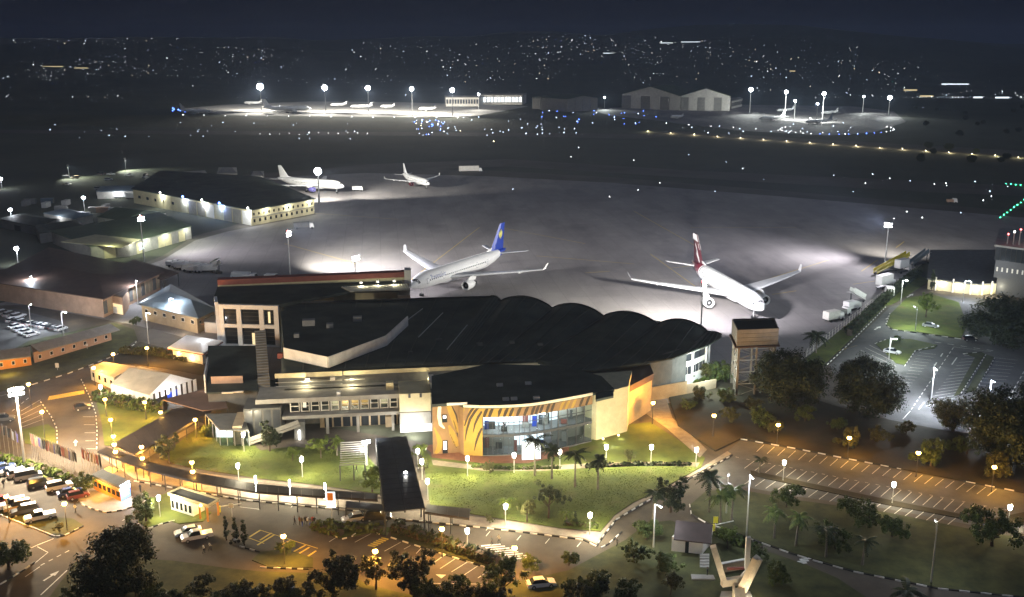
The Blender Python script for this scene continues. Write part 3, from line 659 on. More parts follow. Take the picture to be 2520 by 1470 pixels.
# two storeys of glass
for i in range(3, 10):
    p, q = HP[i], HP[i+1]
    n = 3 if i < 6 else 2
    inn = 5.0
    for k in range(n):
        a, b = lerp(p,q,k/n), lerp(p,q,(k+1)/n)
        for z0, z1 in ((4.75,8.5),(.35,4.2)):
            w = MB().wall(lerp(a,b,.05), lerp(a,b,.95), z0, z1, .06).build('window', M['glass'], hall)
            MB().wall(lerp(a,b,-.03), lerp(a,b,.05), z0, z1, .2).build('mullion', M['dmetal'], hall)
            if z0 > 1: MB().wall(lerp(a,b,.05), lerp(a,b,.95), 7.2, 7.32, .08).build('transom', M['dmetal'], w)
    MB().wall((p[0],p[1]+.1), (q[0],q[1]+.1), 4.2, 4.75, .35).build('spandrel', M['dmetal'], hall)
    MB().wall(p, q, 0, .35, .3).build('plinth', M['dgrey'], hall)
    lit = i < 8
    MB().wall((p[0],p[1]+inn), (q[0],q[1]+inn), 4.8, 8.5, .2).build('glowing_wall', M['e_room' if lit else 'offwhite'], hall)  # wall surface itself glows to carry the room's light
    MB().wall((p[0],p[1]+inn), (q[0],q[1]+inn), .2, 4.2, .2).build('back_wall', M['grey' if i not in (5,6) else 'e_room'], hall)
fl = [HP[i] for i in range(3,11)]; fl2 = [(x,y+5.2) for x,y in fl][::-1]; fl1 = [(x,y+.3) for x,y in fl]
MB().prism(fl1+fl2, 4.25, 4.7).build('floor', M['grey'], hall); MB().prism(fl1+fl2, 0, .2).build('floor', M['grey'], hall); MB().prism(fl1+fl2, 8.52, 8.6).build('ceiling', M['white'], hall)
for x, y in ((-3,197.5),(1.5,196),(6,196.5)):
    light('POINT', (x,y,7.9), 190, (.85,.94,1), hall, .25); MB().box(x-.8,x+.8,y-.15,y+.15,8.42,8.5).build('ceiling_lamp', M['e_white'], hall)
light('POINT', (11,201,7.9), 60, (.85,.94,1), hall, .25); light('POINT', (0,197,3.7), 60, (.75,.85,1), hall, .25); light('POINT', (7,197.5,3.7), 80, (.85,.9,1), hall, .25)
rdh = random.Random(3)
for i in range(3, 9):
    for k in range(3):
        a = lerp(HP[i],HP[i+1],rdh.random()); dd_ = rdh.uniform(1.6,4.2); zz = 4.72 if k < 2 else .2; w_, h_ = rdh.uniform(.5,1.5), rdh.uniform(.9,2.4)
        MB().box(a[0]-w_/2,a[0]+w_/2,a[1]+dd_,a[1]+dd_+.3,zz,zz+h_).build('display_panel', M[rdh.choice(('dgrey','white','grey','redbrown','dmetal','blue'))], hall)
# entrance box of lit glass
ea, eb = at2(1284,1134,0), at2(1331,1131,0)
MB().wall(ea, eb, 0, 4.0, .1).build('glass_porch', M['e_room'], hall)
for t in (0,.33,.66,1): c = lerp(ea,eb,t); MB().box(c[0]-.06,c[0]+.06,c[1]-.08,c[1]-.02,0,4.0).build('mullion', M['dmetal'], hall)
# cream end block
ce = [at2(1436,1076,0),at2(1467,1085,0),at2(1543,1063,0),at2(1552,1020,0),at2(1440,1030,0)]
MB().prism(ce, 0, 10.4).build('cream_block', M['cream'], hall)
MB().prism([at2(1466,962,10.9),at2(1510,955,10.9),at2(1510,975,10.9),at2(1466,985,10.9)], 10.5, 11.0).build('roof_overhang', M['roof'], hall)
# rear gallery behind the hall with the amber lit wall
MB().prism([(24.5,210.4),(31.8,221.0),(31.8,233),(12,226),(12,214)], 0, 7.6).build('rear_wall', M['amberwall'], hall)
MB().prism([(24.2,210.1),(32.1,220.8),(32.1,233.2),(11.8,226.2),(11.8,213.8)], 7.6, 9.0).build('rear_parapet', M['roofbrown'], hall)
hq = hall
for u, v in ((1484,1083),(1522,1074)):
    p = at(u,v); MB().tube(p, p+Vector((0,0,.35)), .12, .2).build('ground_lamp', M['e_warm'], hall); light('POINT', (p.x+.3,p.y-1.9,.6), 24, (1,.9,.6), hall, .15)
light('POINT', (-13.5,192.0,2.2), 70, (1,.82,.5), hall, .2); light('POINT', (-7.5,189.4,2.2), 90, (1,.86,.5), hall, .2); light('POINT', (-8.3,189.6,6.5), 50, (1,.86,.5), hall, .2)
light('POINT', (21.5,199.0,2.0), 120, (1,.92,.62), hall, .3)

# ---------------------------------------------------------------- entrance canopy
can = thing('entrance_canopy', 'long dark glass canopy on posts leading to the entrance', 'canopy', (*at2(985,1170,0),0), world=True)
c0, c1, c2, c3 = at(925,1080,5.2), at(1000,1075,5.2), at(1045,1252,4.6), at(948,1262,4.6)
NC = 15
for k in range(NC):
    a, b = c0.lerp(c3, k/NC), c1.lerp(c2, k/NC); c, d = c1.lerp(c2,(k+.96)/NC), c0.lerp(c3,(k+.96)/NC)
    for h in range(2):
        p = [a.lerp(b,h*.5+.01), a.lerp(b,h*.5+.49), d.lerp(c,h*.5+.49), d.lerp(c,h*.5+.01)]
        mb = MB(); up_ = Vector((0,0,.1)); mb.add(p+[x+up_ for x in p], [(0,1,2,3),(7,6,5,4),(0,4,5,1),(1,5,6,2),(2,6,7,3),(3,7,4,0)]); mb.build('roof_pane', M['smokeglass'], can)
for e0, e1 in ((c0,c3),(c1,c2),(c0.lerp(c1,.5),c3.lerp(c2,.5))): MB().beam(e0-Vector((0,0,.2)), e1-Vector((0,0,.2)), .25, .35).build('beam', M['dmetal'], can)
for k in range(7):
    for e0, e1 in ((c0,c3),(c1,c2)):
        p = e0.lerp(e1,(k+.1)/6.3); MB().tube((p.x,p.y,0),(p.x,p.y,p.z-.3),.14).build('post', M['dmetal'], can)
p = at(998,1163,5.4); MB().ball((p.x,p.y,p.z), .35,.35,.2).build('roof_lamp', M['e_white'], can)
# small porch pergola next to the canopy
pg = thing('pergola', 'slatted grey pergola beside the entrance canopy', 'pergola', (*at2(868,1140,0),0), world=True)
a0, a1, a2, a3 = at(838,1090,3.4), at(905,1086,3.4), at(898,1142,3.4), at(836,1145,3.4)
for k in range(11): MB().beam(a0.lerp(a3,k/10), a1.lerp(a2,k/10), .12, .18).build('slat', M['grey'], pg)
for p in (a0,a1,a2,a3,a3.lerp(a2,.55)): MB().tube((p.x,p.y,0),(p.x,p.y,3.3),.12).build('post', M['dmetal'], pg)

# ---------------------------------------------------------------- covered walkways
def walkway(label, left, right, z=3.3, posts=4.2, name='covered_walkway', pm='dmetal'):
    Lp, Rp = [at(u,v,z) for u,v in left], [at(u,v,z) for u,v in right]
    c = (Lp[0]+Rp[0])/2; t = thing(name, label, 'walkway', (c.x,c.y,0), world=True)
    for k in range(len(Lp)-1):
        n = max(1, round((Lp[k+1]-Lp[k]).length/2.2))
        for i in range(n):
            a, b = Lp[k].lerp(Lp[k+1],i/n), Rp[k].lerp(Rp[k+1],i/n); d, e = Lp[k].lerp(Lp[k+1],(i+.985)/n), Rp[k].lerp(Rp[k+1],(i+.985)/n)
            u = Vector((0,0,.14)); MB().add([a,b,e,d,a+u,b+u,e+u,d+u],[(3,2,1,0),(4,5,6,7),(0,1,5,4),(1,2,6,5),(2,3,7,6),(3,0,4,7)]).build('roof_sheet', M['canopy'], t)
    for line in (Lp, Rp):
        for k in range(len(line)-1):
            n = max(1, round((line[k+1]-line[k]).length/posts))
            MB().beam(line[k]-Vector((0,0,.12)), line[k+1]-Vector((0,0,.12)), .12, .2).build('beam', M['dmetal'], t)
            for i in range(n):
                p = line[k].lerp(line[k+1],(i+.15)/n); MB().tube((p.x,p.y,0),(p.x,p.y,z-.1),.09).build('post', M[pm], t)
    return t
walkway('brown roofed walkway curving along the road kerb', [(240,1112),(362,1157),(475,1185),(630,1212),(770,1222),(930,1232)], [(262,1102),(390,1144),(487,1166),(630,1192),(770,1205),(930,1217)])
walkway('brown roofed walkway climbing from the road to the white tent', [(272,1097),(375,1040),(425,1008),(500,1000)], [(332,1120),(392,1088),(482,1034),(520,1012)])
walkway('short dark walkway roof right of the entrance canopy', [(1046,1262),(1155,1278)], [(1050,1243),(1158,1254)])
sheet('footpath', [(330,1128),(400,1092),(490,1040),(505,1045),(412,1098),(352,1136)], .135, 'paving')
# ================================================================ other buildings
def gable(mb, a, b, w, z0, z1, over=.4):
    """pitched roof over the line a->b (ridge), half width w, eaves z0, ridge z1"""
    a, b = Vector(a), Vector(b); d = (b-a).normalized(); n = Vector((-d.y,d.x)); a = a-d*over; b = b+d*over; w += over
    vs = []
    for p in (a, b): vs += [(*(p-n*w),z0), (*p,z1), (*(p+n*w),z0), (*(p-n*w),z0-.2), (*p,z1-.25), (*(p+n*w),z0-.2)]
    return mb.add(vs, [(0,1,7,6),(1,2,8,7),(3,9,10,4),(4,10,11,5),(0,6,9,3),(2,5,11,8),(0,3,4,1),(1,4,5,2),(6,7,10,9),(7,8,11,10)])
def hip(mb, P, z0, z1, over=.5, k=.35):
    """hipped roof over a four sided footprint"""
    P = [Vector(p) for p in P]; c = sum(P, Vector((0,0)))/4; P = [c+(p-c)*(1+over/(p-c).length) for p in P]
    m1, m2 = (P[0]+P[3])/2, (P[1]+P[2])/2; r1, r2 = m1.lerp(m2,k*.6), m1.lerp(m2,1-k*.6)
    return mb.add([(*p,z0) for p in P]+[(*r1,z1),(*r2,z1)]+[(*p,z0-.25) for p in P], [(0,1,5,4),(1,2,5),(2,3,4,5),(3,0,4),(6,9,8,7),(0,6,7,1),(1,7,8,2),(2,8,9,3),(3,9,6,0)])
def flatroof(P, z, over=.5, t=.3):
    P = [Vector(p) for p in P]; c = sum(P, Vector((0,0)))/len(P); P = [c+(p-c)*(1+over/(p-c).length) for p in P]
    return MB().prism([p[:] for p in P], z, z+t)
def wins(par, p, q, z0, z1, n, m='dglass', frac=.5, name='window', frame='white', s0=0.0, s1=1.0):
    """n windows set proud on the outer (right hand) face of the wall p->q"""
    d = Vector((q[0]-p[0],q[1]-p[1])).normalized(); nn = Vector((d.y,-d.x))
    for i in range(n):
        t0 = s0+(s1-s0)*(i+.5-frac/2)/n; t1 = s0+(s1-s0)*(i+.5+frac/2)/n
        a, b = lerp(p,q,t0), lerp(p,q,t1)
        a1, b1 = (a[0]+nn.x*.05,a[1]+nn.y*.05), (b[0]+nn.x*.05,b[1]+nn.y*.05)
        w = MB().wall(a1, b1, z0, z1, .04).build(name, M[m], par)
        if frame:
            f = MB(); a2 = (a[0]+nn.x*.02,a[1]+nn.y*.02); b2 = (b[0]+nn.x*.02,b[1]+nn.y*.02); e = d*.1
            f.wall((a2[0]-e.x,a2[1]-e.y), (b2[0]+e.x,b2[1]+e.y), z0-.12, z1+.12, .015); f.build('frame', M[frame], w)
def walls(par, P, z0, z1, m, name='wall'):
    return MB().prism(P, z0, z1).build(name, M[m], par)
def cen(P): return (sum(p[0] for p in P)/len(P), sum(p[1] for p in P)/len(P), 0)

# white framed block at the left end of the terminal
nb = thing('office_block', 'white framed two storey block with big dark square windows', 'building', (-70,282,0), world=True)
FL, FR = Vector((-80.8,272.6)), Vector((-64.0,270.8)); bdir = Vector((54,10.7)).normalized(); bn = Vector((-bdir.y,bdir.x))
MB().prism([(-80.4,273.6),(-64.0,271.9),(-52,290),(-58,298),(-85.6,292.5)], 0, 11.2).build('wall', M['tanwall'], nb)
dF = (FR-FL).normalized()
def fpt(s): p = FL+dF*s; return (p.x,p.y)
for s in (0,5.0,11.4,15.6): MB().wall(fpt(s), fpt(s+1.3), 0, 11.8, .9).build('pillar', M['white'], nb)
for z0, z1 in ((0,.5),(5.3,6.3),(10.6,11.8)): MB().wall(fpt(1.32), fpt(4.98), z0, z1, .8).build('beam', M['white'], nb); MB().wall(fpt(6.32), fpt(11.38), z0, z1, .8).build('beam', M['white'], nb); MB().wall(fpt(12.72), fpt(15.58), z0, z1, .8).build('beam', M['white'], nb)
for s0, s1 in ((1.32,4.98),(6.32,11.38),(12.72,15.58)):
    for z0, z1 in ((.5,5.3),(6.3,10.6)):
        a, b = fpt(s0), fpt(s1); w = MB().wall((a[0],a[1]+.6),(b[0],b[1]+.6), z0, z1, .1).build('window', M['dglass'], nb)
        for k in range(1,4): zz = z0+(z1-z0)*k/4; MB().wall((a[0],a[1]+.5),(b[0],b[1]+.5), zz, zz+.1, .06).build('glazing_bar', M['dmetal'], w)
MB().wall((fpt(9)[0],fpt(9)[1]+.35),(fpt(10)[0],fpt(10)[1]+.35), .5, 3.8, .08).build('lit_door', M['e_roomw'], nb)
MB().wall((fpt(13.9)[0],fpt(13.9)[1]+.35),(fpt(14.5)[0],fpt(14.5)[1]+.35), 6.8, 10, .08).build('lit_window', M['e_roomw'], nb)
MB().wall((-83.0,279.5),(-80.9,272.8), 0, 12.4, -.8).build('side_pillar', M['white'], nb)
MB().wall((-83.4,278.2),(-82.0,274.0), 6.6, 10.4, -.1).build('window', M['dglass'], nb); MB().wall((-83.4,278.2),(-82.0,274.0), .8, 5.2, -.1).build('window', M['dglass'], nb)
MB().prism([(-84,279.5),(-80.0,273.6),(-63.6,272),(-46,288),(-33,289.5),(-33,300),(-86.5,292.6)], 11.2, 12.0).build('roof', M['roof'], nb)
pb0, pb1 = Vector((-86.5,292.8)), Vector((-32.5,303.4))
MB().wall(pb0, pb1, 0, 12.4, 3.0).build('back_wall', M['cream'], nb); MB().wall(pb0+Vector((0,-.1)), pb1+Vector((0,-.1)), 12.4, 14.0, 3.2).build('parapet', M['redbrown'], nb)
MB().wall(pb1+Vector((-.2,-.3)), pb1+Vector((1.8,-.1)), 9.5, 14.6, 4.0).build('end_frame', M['offwhite'], nb)
MB().prism([(-33,287.5),(-29.5,288),(-31.3,303),(-34,302.6)], 0, 10.6).build('wall', M['tanwall'], nb)
ra, rb, rc, rd_ = Vector((-50,291.2,12.1)), Vector((-31,295.2,12.1)), Vector((-29.4,288.0,12.05)), Vector((-46.5,285.6,12.05))
rib = MB(); u3 = Vector((0,0,.12)); rib.add([ra,rd_,rc,rb,ra+u3,rd_+u3,rc+u3,rb+u3],[(3,2,1,0),(4,5,6,7),(0,1,5,4),(1,2,6,5),(2,3,7,6),(3,0,4,7)]); rbo = rib.build('ribbed_roof', M['cream'], nb)
for i in range(26):
    t = (i+.5)/26; MB().beam(ra.lerp(rb,t)+u3*1.6, rd_.lerp(rc,t)+u3*1.6, .22, .2).build('rib', M['offwhite'], rbo)
for t in (.3,.55,.8):
    p = ra.lerp(rb,t)+Vector((0,.4,.9)); MB().obox(p, .9, .5, .7).build('wall_lamp', M['dmetal'], nb); light('POINT', (p.x,p.y-.9,p.z-.1), 120, (1,.95,.7), nb, .2)

# pavilion with salmon parapet and its dark roof
P = [at2(512,852,6.2),at2(632,852,6.2),at2(636,962,6.2),at2(508,968,6.2)]
pv = thing('side_pavilion', 'low dark roofed pavilion with salmon parapet and white fin', 'building', cen(P), world=True)
walls(pv, [lerp(p,cen(P)[:2],.05) for p in P], 0, 5.9, 'dgrey'); MB().prism(P, 5.9, 6.3).build('roof', M['roof'], pv)
a, b = at2(520,945,6.3), at2(598,943,6.3); MB().wall(a, b, 6.3, 8.0, .3).build('parapet', M['salmon'], pv)
a, b = at2(506,945,6), at2(514,900,6); MB().wall(a, b, 3.5, 8.2, .3).build('fin_wall', M['white'], pv)
for u, v in ((560,968),(585,966)): MB().obox(at(u,v,6.3), 2.5, .5, .3, TA).build('skylight', M['metal'], pv)
p = at(551,1020); MB().tube((p.x,p.y,0),(p.x,p.y,6.2), .35).build('column', M['offwhite'], pv)
# link roofs between pavilion and walkway
P = [at2(400,985,3.6),at2(500,960,3.6),at2(555,985,3.6),at2(560,1005,3.6),at2(500,1012,3.6)]
lk = thing('link_canopy', 'flat dark canopy between the white tent and the pavilion', 'canopy', cen(P), world=True)
MB().prism(P, 3.5, 3.75).build('roof', M['roofbrown'], lk)
for p in P: MB().tube((*p,0),(*p,3.5),.1).build('post', M['dmetal'], lk)
P = [at2(505,1022,3.4),at2(600,1020,3.4),at2(612,1062,3.4),at2(540,1060,3.4)]
gl = thing('glass_lobby', 'small glass walled lobby lit blue white beside the lawn', 'lobby', cen(P), world=True)
MB().prism(P, 3.4, 3.7).build('roof', M['dgrey'], gl)
for i in range(4):
    p, q = P[::-1][i], P[::-1][(i+1)%4]; p, q = (p, q)
    for k in range(4): MB().wall(lerp(p,q,(k+.04)/4), lerp(p,q,(k+.96)/4), .1, 3.3, .05).build('window', M['glass'], gl); MB().tube((*lerp(p,q,k/4),0),(*lerp(p,q,k/4),3.4),.08).build('mullion', M['metal'], gl)
c = cen(P); MB().box(c[0]-3,c[0]+3,c[1]-.1,c[1]+.1,.1,3.0).build('glowing_wall', M['e_room'], gl); light('POINT', (c[0],c[1]-1.2,2.9), 110, (.85,.93,1), gl, .2)  # inner panel glows to carry the lobby's light

# flat roofed guard kiosk with snow white roof
P = [at2(415,858,3.2),at2(500,872,3.2),at2(546,842,3.2),at2(460,828,3.2)]
gk = thing('guard_office', 'flat roofed guard office with pale roof and amber lit wall', 'building', cen(P), world=True)
q4 = [lerp(p,cen(P)[:2],.14) for p in P]; walls(gk, q4, 0, 3.2, 'offwhite'); flatroof(P, 3.2, .2, .35).build('roof', M['white'], gk); flatroof(P, 3.0, .35, .18).build('roof_edge', M['redbrown'], gk)
wins(gk, q4[0], q4[1], 1.0, 2.3, 3, 'e_roomw', .4); wins(gk, q4[1], q4[2], 1.0, 2.2, 2, 'dglass', .3)
light('POINT', (*at2(440,872,1.8),2.0), 160, (1,.62,.2), gk, .2); light('POINT', (*at2(470,884,1.2),1.4), 90, (1,.62,.2), gk, .2); MB().ball(tuple(at(456,869,1.5)), .25,.25,.25).build('wall_lamp', M['e_amber'], gk)
light('POINT', (*at2(500,830,4.5),5.6), 110, (.9,.95,1), gk, .3)
P = [at2(500,800,0),at2(540,803,0),at2(545,822,0),at2(505,818,0)]
sh = thing('equipment_cabinet', 'white equipment cabinet behind the guard office', 'cabinet', cen(P), world=True); walls(sh, P, 0, 3.0, 'white', 'housing'); flatroof(P,3.0,.2,.2).build('lid', M['metal'], sh); MB().wall(lerp(P[0],P[1],.2),lerp(P[0],P[1],.6),.3,2.4,-.05).build('door', M['grey'], sh)

# white marquee tent
tn = thing('marquee_tent', 'long white marquee tent with gabled end on the lawn edge', 'tent', (*at2(370,960,0),0), world=True)
ra_, rb_ = Vector(at2(300,905,5.2)), Vector(at2(445,935,5.2))
mb = MB(); E = [at2(275,945,3.0),at2(372,970,3.0),at2(474,935,3.0),at2(340,905,3.0)]
rr0, rr1 = at(318,905,5.4), at(420,921,5.4)
e0, e1, e2, e3 = at(272,945,3.0), at(368,973,3.0), at(475,935,3.0), at(345,902,3.0)
mb.add([e0,e1,e2,e3,rr0,rr1],[(0,1,5,4),(2,3,4,5),(0,4,3)]); mb.build('roof', M['tentcloth'], tn)
MB().add([e1,e2,rr1],[(0,1,2)]).build('gable_end', M['white'], tn)
for a, b, nme in ((e0,e1,'side_wall'),(e3,e0,'side_wall')): MB().wall((a.x,a.y),(b.x,b.y),0,2.95,.08).build(nme, M['offwhite'], tn)
for k in range(9): c = e1.lerp(e2,k/8); MB().wall((c.x,c.y),(e1.lerp(e2,(k+.6)/8).x,e1.lerp(e2,(k+.6)/8).y), 1.6 if 0<k<4 else 0, 2.95, .06).build('wall_panel', M['white'], tn)
c = e1.lerp(e2,.35); MB().wall((c.x+.2,c.y+.6),(e1.lerp(e2,.6).x,e1.lerp(e2,.6).y+.6),.2,1.9,.1).build('banner', M['blue'], tn)
p = e1.lerp(e2,.5); light('POINT', (p.x+1.5,p.y-2.5,2.8), 260, (.85,.92,1), tn, .25)
P = [at2(222,905,3.2),at2(280,930,3.2),at2(330,903,3.2),at2(255,893,3.2)]
tb = thing('site_cabin', 'low flat white cabin joined to the marquee tent', 'cabin', cen(P), world=True)
walls(tb, P, 0, 3.1, 'offwhite'); flatroof(P,3.1,.3,.25).build('roof', M['tentcloth'], tb); wins(tb, at2(222,905,3.2), at2(280,930,3.2), 1.0, 2.2, 4, 'dglass', .35)

# cargo hall with wide brown roof and salmon walls
P = [at2(-40,690,6.5),at2(255,735,6.5),at2(402,668,6.5),at2(120,608,6.5)]
ch = thing('cargo_hall', 'wide brown roofed cargo hall with salmon walls', 'building', cen(P), world=True)
P2 = [lerp(p,cen(P)[:2],.05) for p in P]; walls(ch, P2, 0, 6.2, 'salmon')
hip(MB(), P, 6.4, 7.5, .3, .5).build('roof', M['roofbrown'], ch)
for k in range(14):
    a, b = P2[1], P2[2]; MB().wall(lerp(a,b,(k+.1)/14), lerp(a,b,(k+.9)/14), 1.0, 5.0, -.12).build('wall_panel', M['tanwall' if k%3 else 'dgrey'], ch)
P = [at2(-30,684,4.5),at2(150,722,4.5),at2(192,704,4.5),at2(-30,655,4.5)]
fo = thing('cargo_office', 'salmon office wing with lit windows below the cargo hall', 'building', cen(P), world=True)
walls(fo, P, 0, 4.4, 'salmon'); flatroof(P,4.4,.5,.4).build('roof', M['roofbrown'], fo)
wins(fo, P[0], P[1], 2.4, 3.7, 9, 'e_roomw', .5); wins(fo, P[0], P[1], .3, 2.0, 9, 'dglass', .5); wins(fo, P[1], P[2], 2.2, 3.4, 3, 'dglass', .4)
light('POINT', (*at2(120,735,2),3.2), 240, (1,.62,.25), fo, .2); light('POINT', (*at2(30,712,2),3.0), 160, (1,.75,.45), fo, .2)
p = P[1]; light('POINT', (p[0]+2,p[1]-1.5,3.0), 120, (1,.6,.2), fo, .2)
P = [at2(150,762,0),at2(205,770,0),at2(230,752,0),at2(172,744,0)]
hs = thing('small_house', 'small hipped roof house below the cargo hall', 'house', cen(P), world=True)
walls(hs, P, 0, 2.9, 'offwhite'); hip(MB(), P, 2.9, 4.6).build('roof', M['roofbrown'], hs); wins(hs, P[0], P[1], .9, 2.1, 3, 'dglass', .3); light('POINT', (*at2(180,778,2),2.5), 60, (1,.85,.6), hs, .2)
P = [at2(268,768,0),at2(305,776,0),at2(318,758,0),at2(284,750,0)]
gh = thing('gate_house', 'tall salmon gate house with bright cream doorway', 'gate house', cen(P), world=True)
walls(gh, P, 0, 5.6, 'salmon'); flatroof(P,5.6,.3,.3).build('roof', M['roofbrown'], gh); MB().wall(lerp(P[0],P[1],.05),lerp(P[0],P[1],.95),.1,3.2,-.15).build('lit_doorway', M['e_roomw'], gh)
MB().wall(lerp(P[0],P[1],.3),lerp(P[0],P[1],.6),.1,2.2,-.2).build('door', M['white'], gh); light('POINT', (*at2(288,782,2),2.6), 220, (1,.85,.5), gh, .2); light('POINT', (*at2(310,760,5),4.6), 90, (1,.6,.2), gh, .2)
# blue grey hipped hall
P = [at2(342,748,5),at2(487,782,5),at2(532,760,5),at2(420,700,5)]
bh = thing('arrivals_hall', 'brown walled hall with blue grey hipped roof', 'building', cen(P), world=True)
P2 = [lerp(p,cen(P)[:2],.06) for p in P]; walls(bh, P2, 0, 4.9, 'tanwall'); hip(MB(), P, 5.0, 7.4, .5, .5).build('roof', M['roofblue'], bh)
wins(bh, P2[0], P2[1], 2.6, 3.6, 6, 'dglass', .3); wins(bh, P2[1], P2[2], 2.6, 3.4, 3, 'dglass', .3)
for k in range(2): MB().wall(lerp(P2[1],P2[2],.2+.4*k),lerp(P2[1],P2[2],.5+.4*k),2.0,2.3,-1.0).build('awning', M['salmon'], bh)
light('POINT', (*at2(450,808,2),3.2), 120, (1,.75,.45), bh, .2); light('POINT', (*at2(370,735,6),9.0), 18, (.8,.9,1), bh, .3)
# row of apron canopies beyond the cargo hall
rs = thing('apron_shelter', 'dark steel framed shelter on posts at the apron edge', 'shelter', (*at2(390,680,0),0), world=True)
MB().prism([at2(300,655,4.5),at2(400,690,4.5),at2(440,672,4.5),at2(330,640,4.5)], 4.4, 4.7).build('roof', M['roofbrown'], rs)
for u, v in ((402,692),(438,674),(330,642)): q = at(u,v,4.4); MB().tube((q.x,q.y,0),q,.15).build('post', M['dmetal'], rs)

# long cream hangar with panelled doors
P = [at2(225,640,0),at2(318,632,0),at2(472,588,0),at2(395,552,0),at2(130,600,0)]
hb = thing('freight_hangar', 'green roofed freight hangar with alternating cream and grey doors', 'hangar', cen(P), world=True)
walls(hb, P, 0, 5.2, 'grey')
MB().prism([lerp(p,cen(P)[:2],-.02) for p in P], 5.2, 5.5).build('roof', M['roofgreen'], hb)
MB().prism([at2(150,596,5.6),at2(300,610,5.6),at2(345,590,5.6),at2(235,578,5.6)], 5.5, 5.75).build('raised_roof', M['cream'], hb)
for i in range(9): MB().wall(lerp(P[1],P[2],(i+.05)/9), lerp(P[1],P[2],(i+.95)/9), .1, 4.6, -.15).build('door_panel', M['cream' if i in (1,4,5,7) else 'grey'], hb)
for i in range(3): MB().wall(lerp(P[0],P[1],(i+.05)/3), lerp(P[0],P[1],(i+.95)/3), .1, 4.6, -.15).build('door_panel', M['cream' if i == 1 else 'grey'], hb)
for z in (1.4,3.0): MB().wall(lerp(P[1],P[2],.15), lerp(P[1],P[2],.22), z, z+1.0, -.25).build('lit_sign', M['e_room'], hb)
for t in (.05,.3,.6,.95):
    c = lerp(P[1],P[2],t); light('POINT', (c[0]+1.6,c[1]-2.2,5.0), 260, (.95,1,.85), hb, .2)
q = at(262,600,7); light('POINT', q[:], 420, (.9,1,.6), hb, .3)
P3 = [at2(240,540,4.5),at2(330,535,4.5),at2(400,552,4.5),at2(300,560,4.5)]
hx = thing('freight_annex', 'gabled freight annex with lit white end wall', 'building', cen(P3), world=True)
P4 = [at2(242,556,0),at2(305,566,0),at2(410,546,0),at2(330,536,0)]; walls(hx, P4, 0, 4.4, 'offwhite'); hip(MB(), P4, 4.4, 7.0, .4, .02).build('roof', M['roofgreen'], hx); MB().wall(lerp(P4[0],P4[1],.3),lerp(P4[0],P4[1],.7),.2,3.4,-.1).build('door', M['white'], hx); light('POINT', (*at2(272,572,3),4.2), 420, (.95,1,.95), hx, .2)
# big warehouse on the apron
P = [at2(330,500,0),at2(620,556,0),at2(774,526,0),at2(640,468,0),at2(400,452,0)]
wh = thing('apron_warehouse', 'big dark roofed warehouse with cream windowed wall on the apron', 'warehouse', cen(P), world=True)
walls(wh, P, 0, 7.2, 'cream'); MB().prism([lerp(p,cen(P)[:2],-.02) for p in P], 7.2, 7.6).build('roof', M['roof'], wh)
for i in range(14): 
    if i not in (0,1,2,5): MB().wall(lerp(P[0],P[1],(i+.06)/14), lerp(P[0],P[1],(i+.94)/14), .1, 6.4, -.2).build('door_panel', M[('grey','white','cream','grey')[i%4] if i > 6 else 'cream'], wh)
wins(wh, P[1], P[2], 4.6, 5.8, 13, 'dglass', .3, frame=None); wins(wh, P[1], P[2], 1.4, 2.8, 12, 'dglass', .35, frame=None); MB().wall(P[1], P[2], 3.5, 3.75, -.3).build('ledge', M['grey'], wh)
wins(wh, P[0], P[1], 3.0, 4.4, 5, 'dglass', .3, frame=None, s0=.02, s1=.4)
for t, cc, m_ in ((.26,(.95,1,.95),'e_white'),(.46,(.6,.7,1),'e_blue'),(.62,(.9,.95,1),'e_white'),(.76,(.35,.5,1),'e_blue'),(.98,(.95,.98,1),'e_white')):
    c = lerp(P[0],P[1],t); MB().ball((c[0],c[1]-.7,8.1), .4,.4,.4).build('roof_lamp', M[m_], wh); light('POINT', (c[0]+.6,c[1]-2.4,6.6), 620, cc, wh, .2)
for t in (.25,.6,.95): c = lerp(P[1],P[2],t); light('POINT', (c[0]+.8,c[1]-2.2,6.4), 300, (1,1,.8), wh, .2)

# long barrack at the left
def barrack(label, a, b, c, d, z, m, n, lit=None):
    P = [at2(*a),at2(*b),at2(*c),at2(*d)]
    t = thing('barrack', label, 'building', cen(P), world=True); walls(t, P, 0, z, m)
    m1, m2 = lerp(P[0],P[3],.5), lerp(P[1],P[2],.5); w = math.dist(P[0],P[3])/2
    gable(MB(), m1, m2, w, z, z+1.3).build('roof', M['grey'], t); wins(t, P[0], P[1], 1.0, 1.9, n, 'dglass', .22)
    if lit: light('POINT', (*at2(*lit),2.2), 260, (1,.62,.15), t, .2)
    return t
barrack('long low salmon barrack with small square windows', (85,895),(275,838),(270,828),(80,878), 3.0, 'salmon', 7)
barrack('short amber lit barrack next to the long one', (-40,918),(78,900),(70,885),(-40,895), 3.0, 'orange', 4, (20,925))
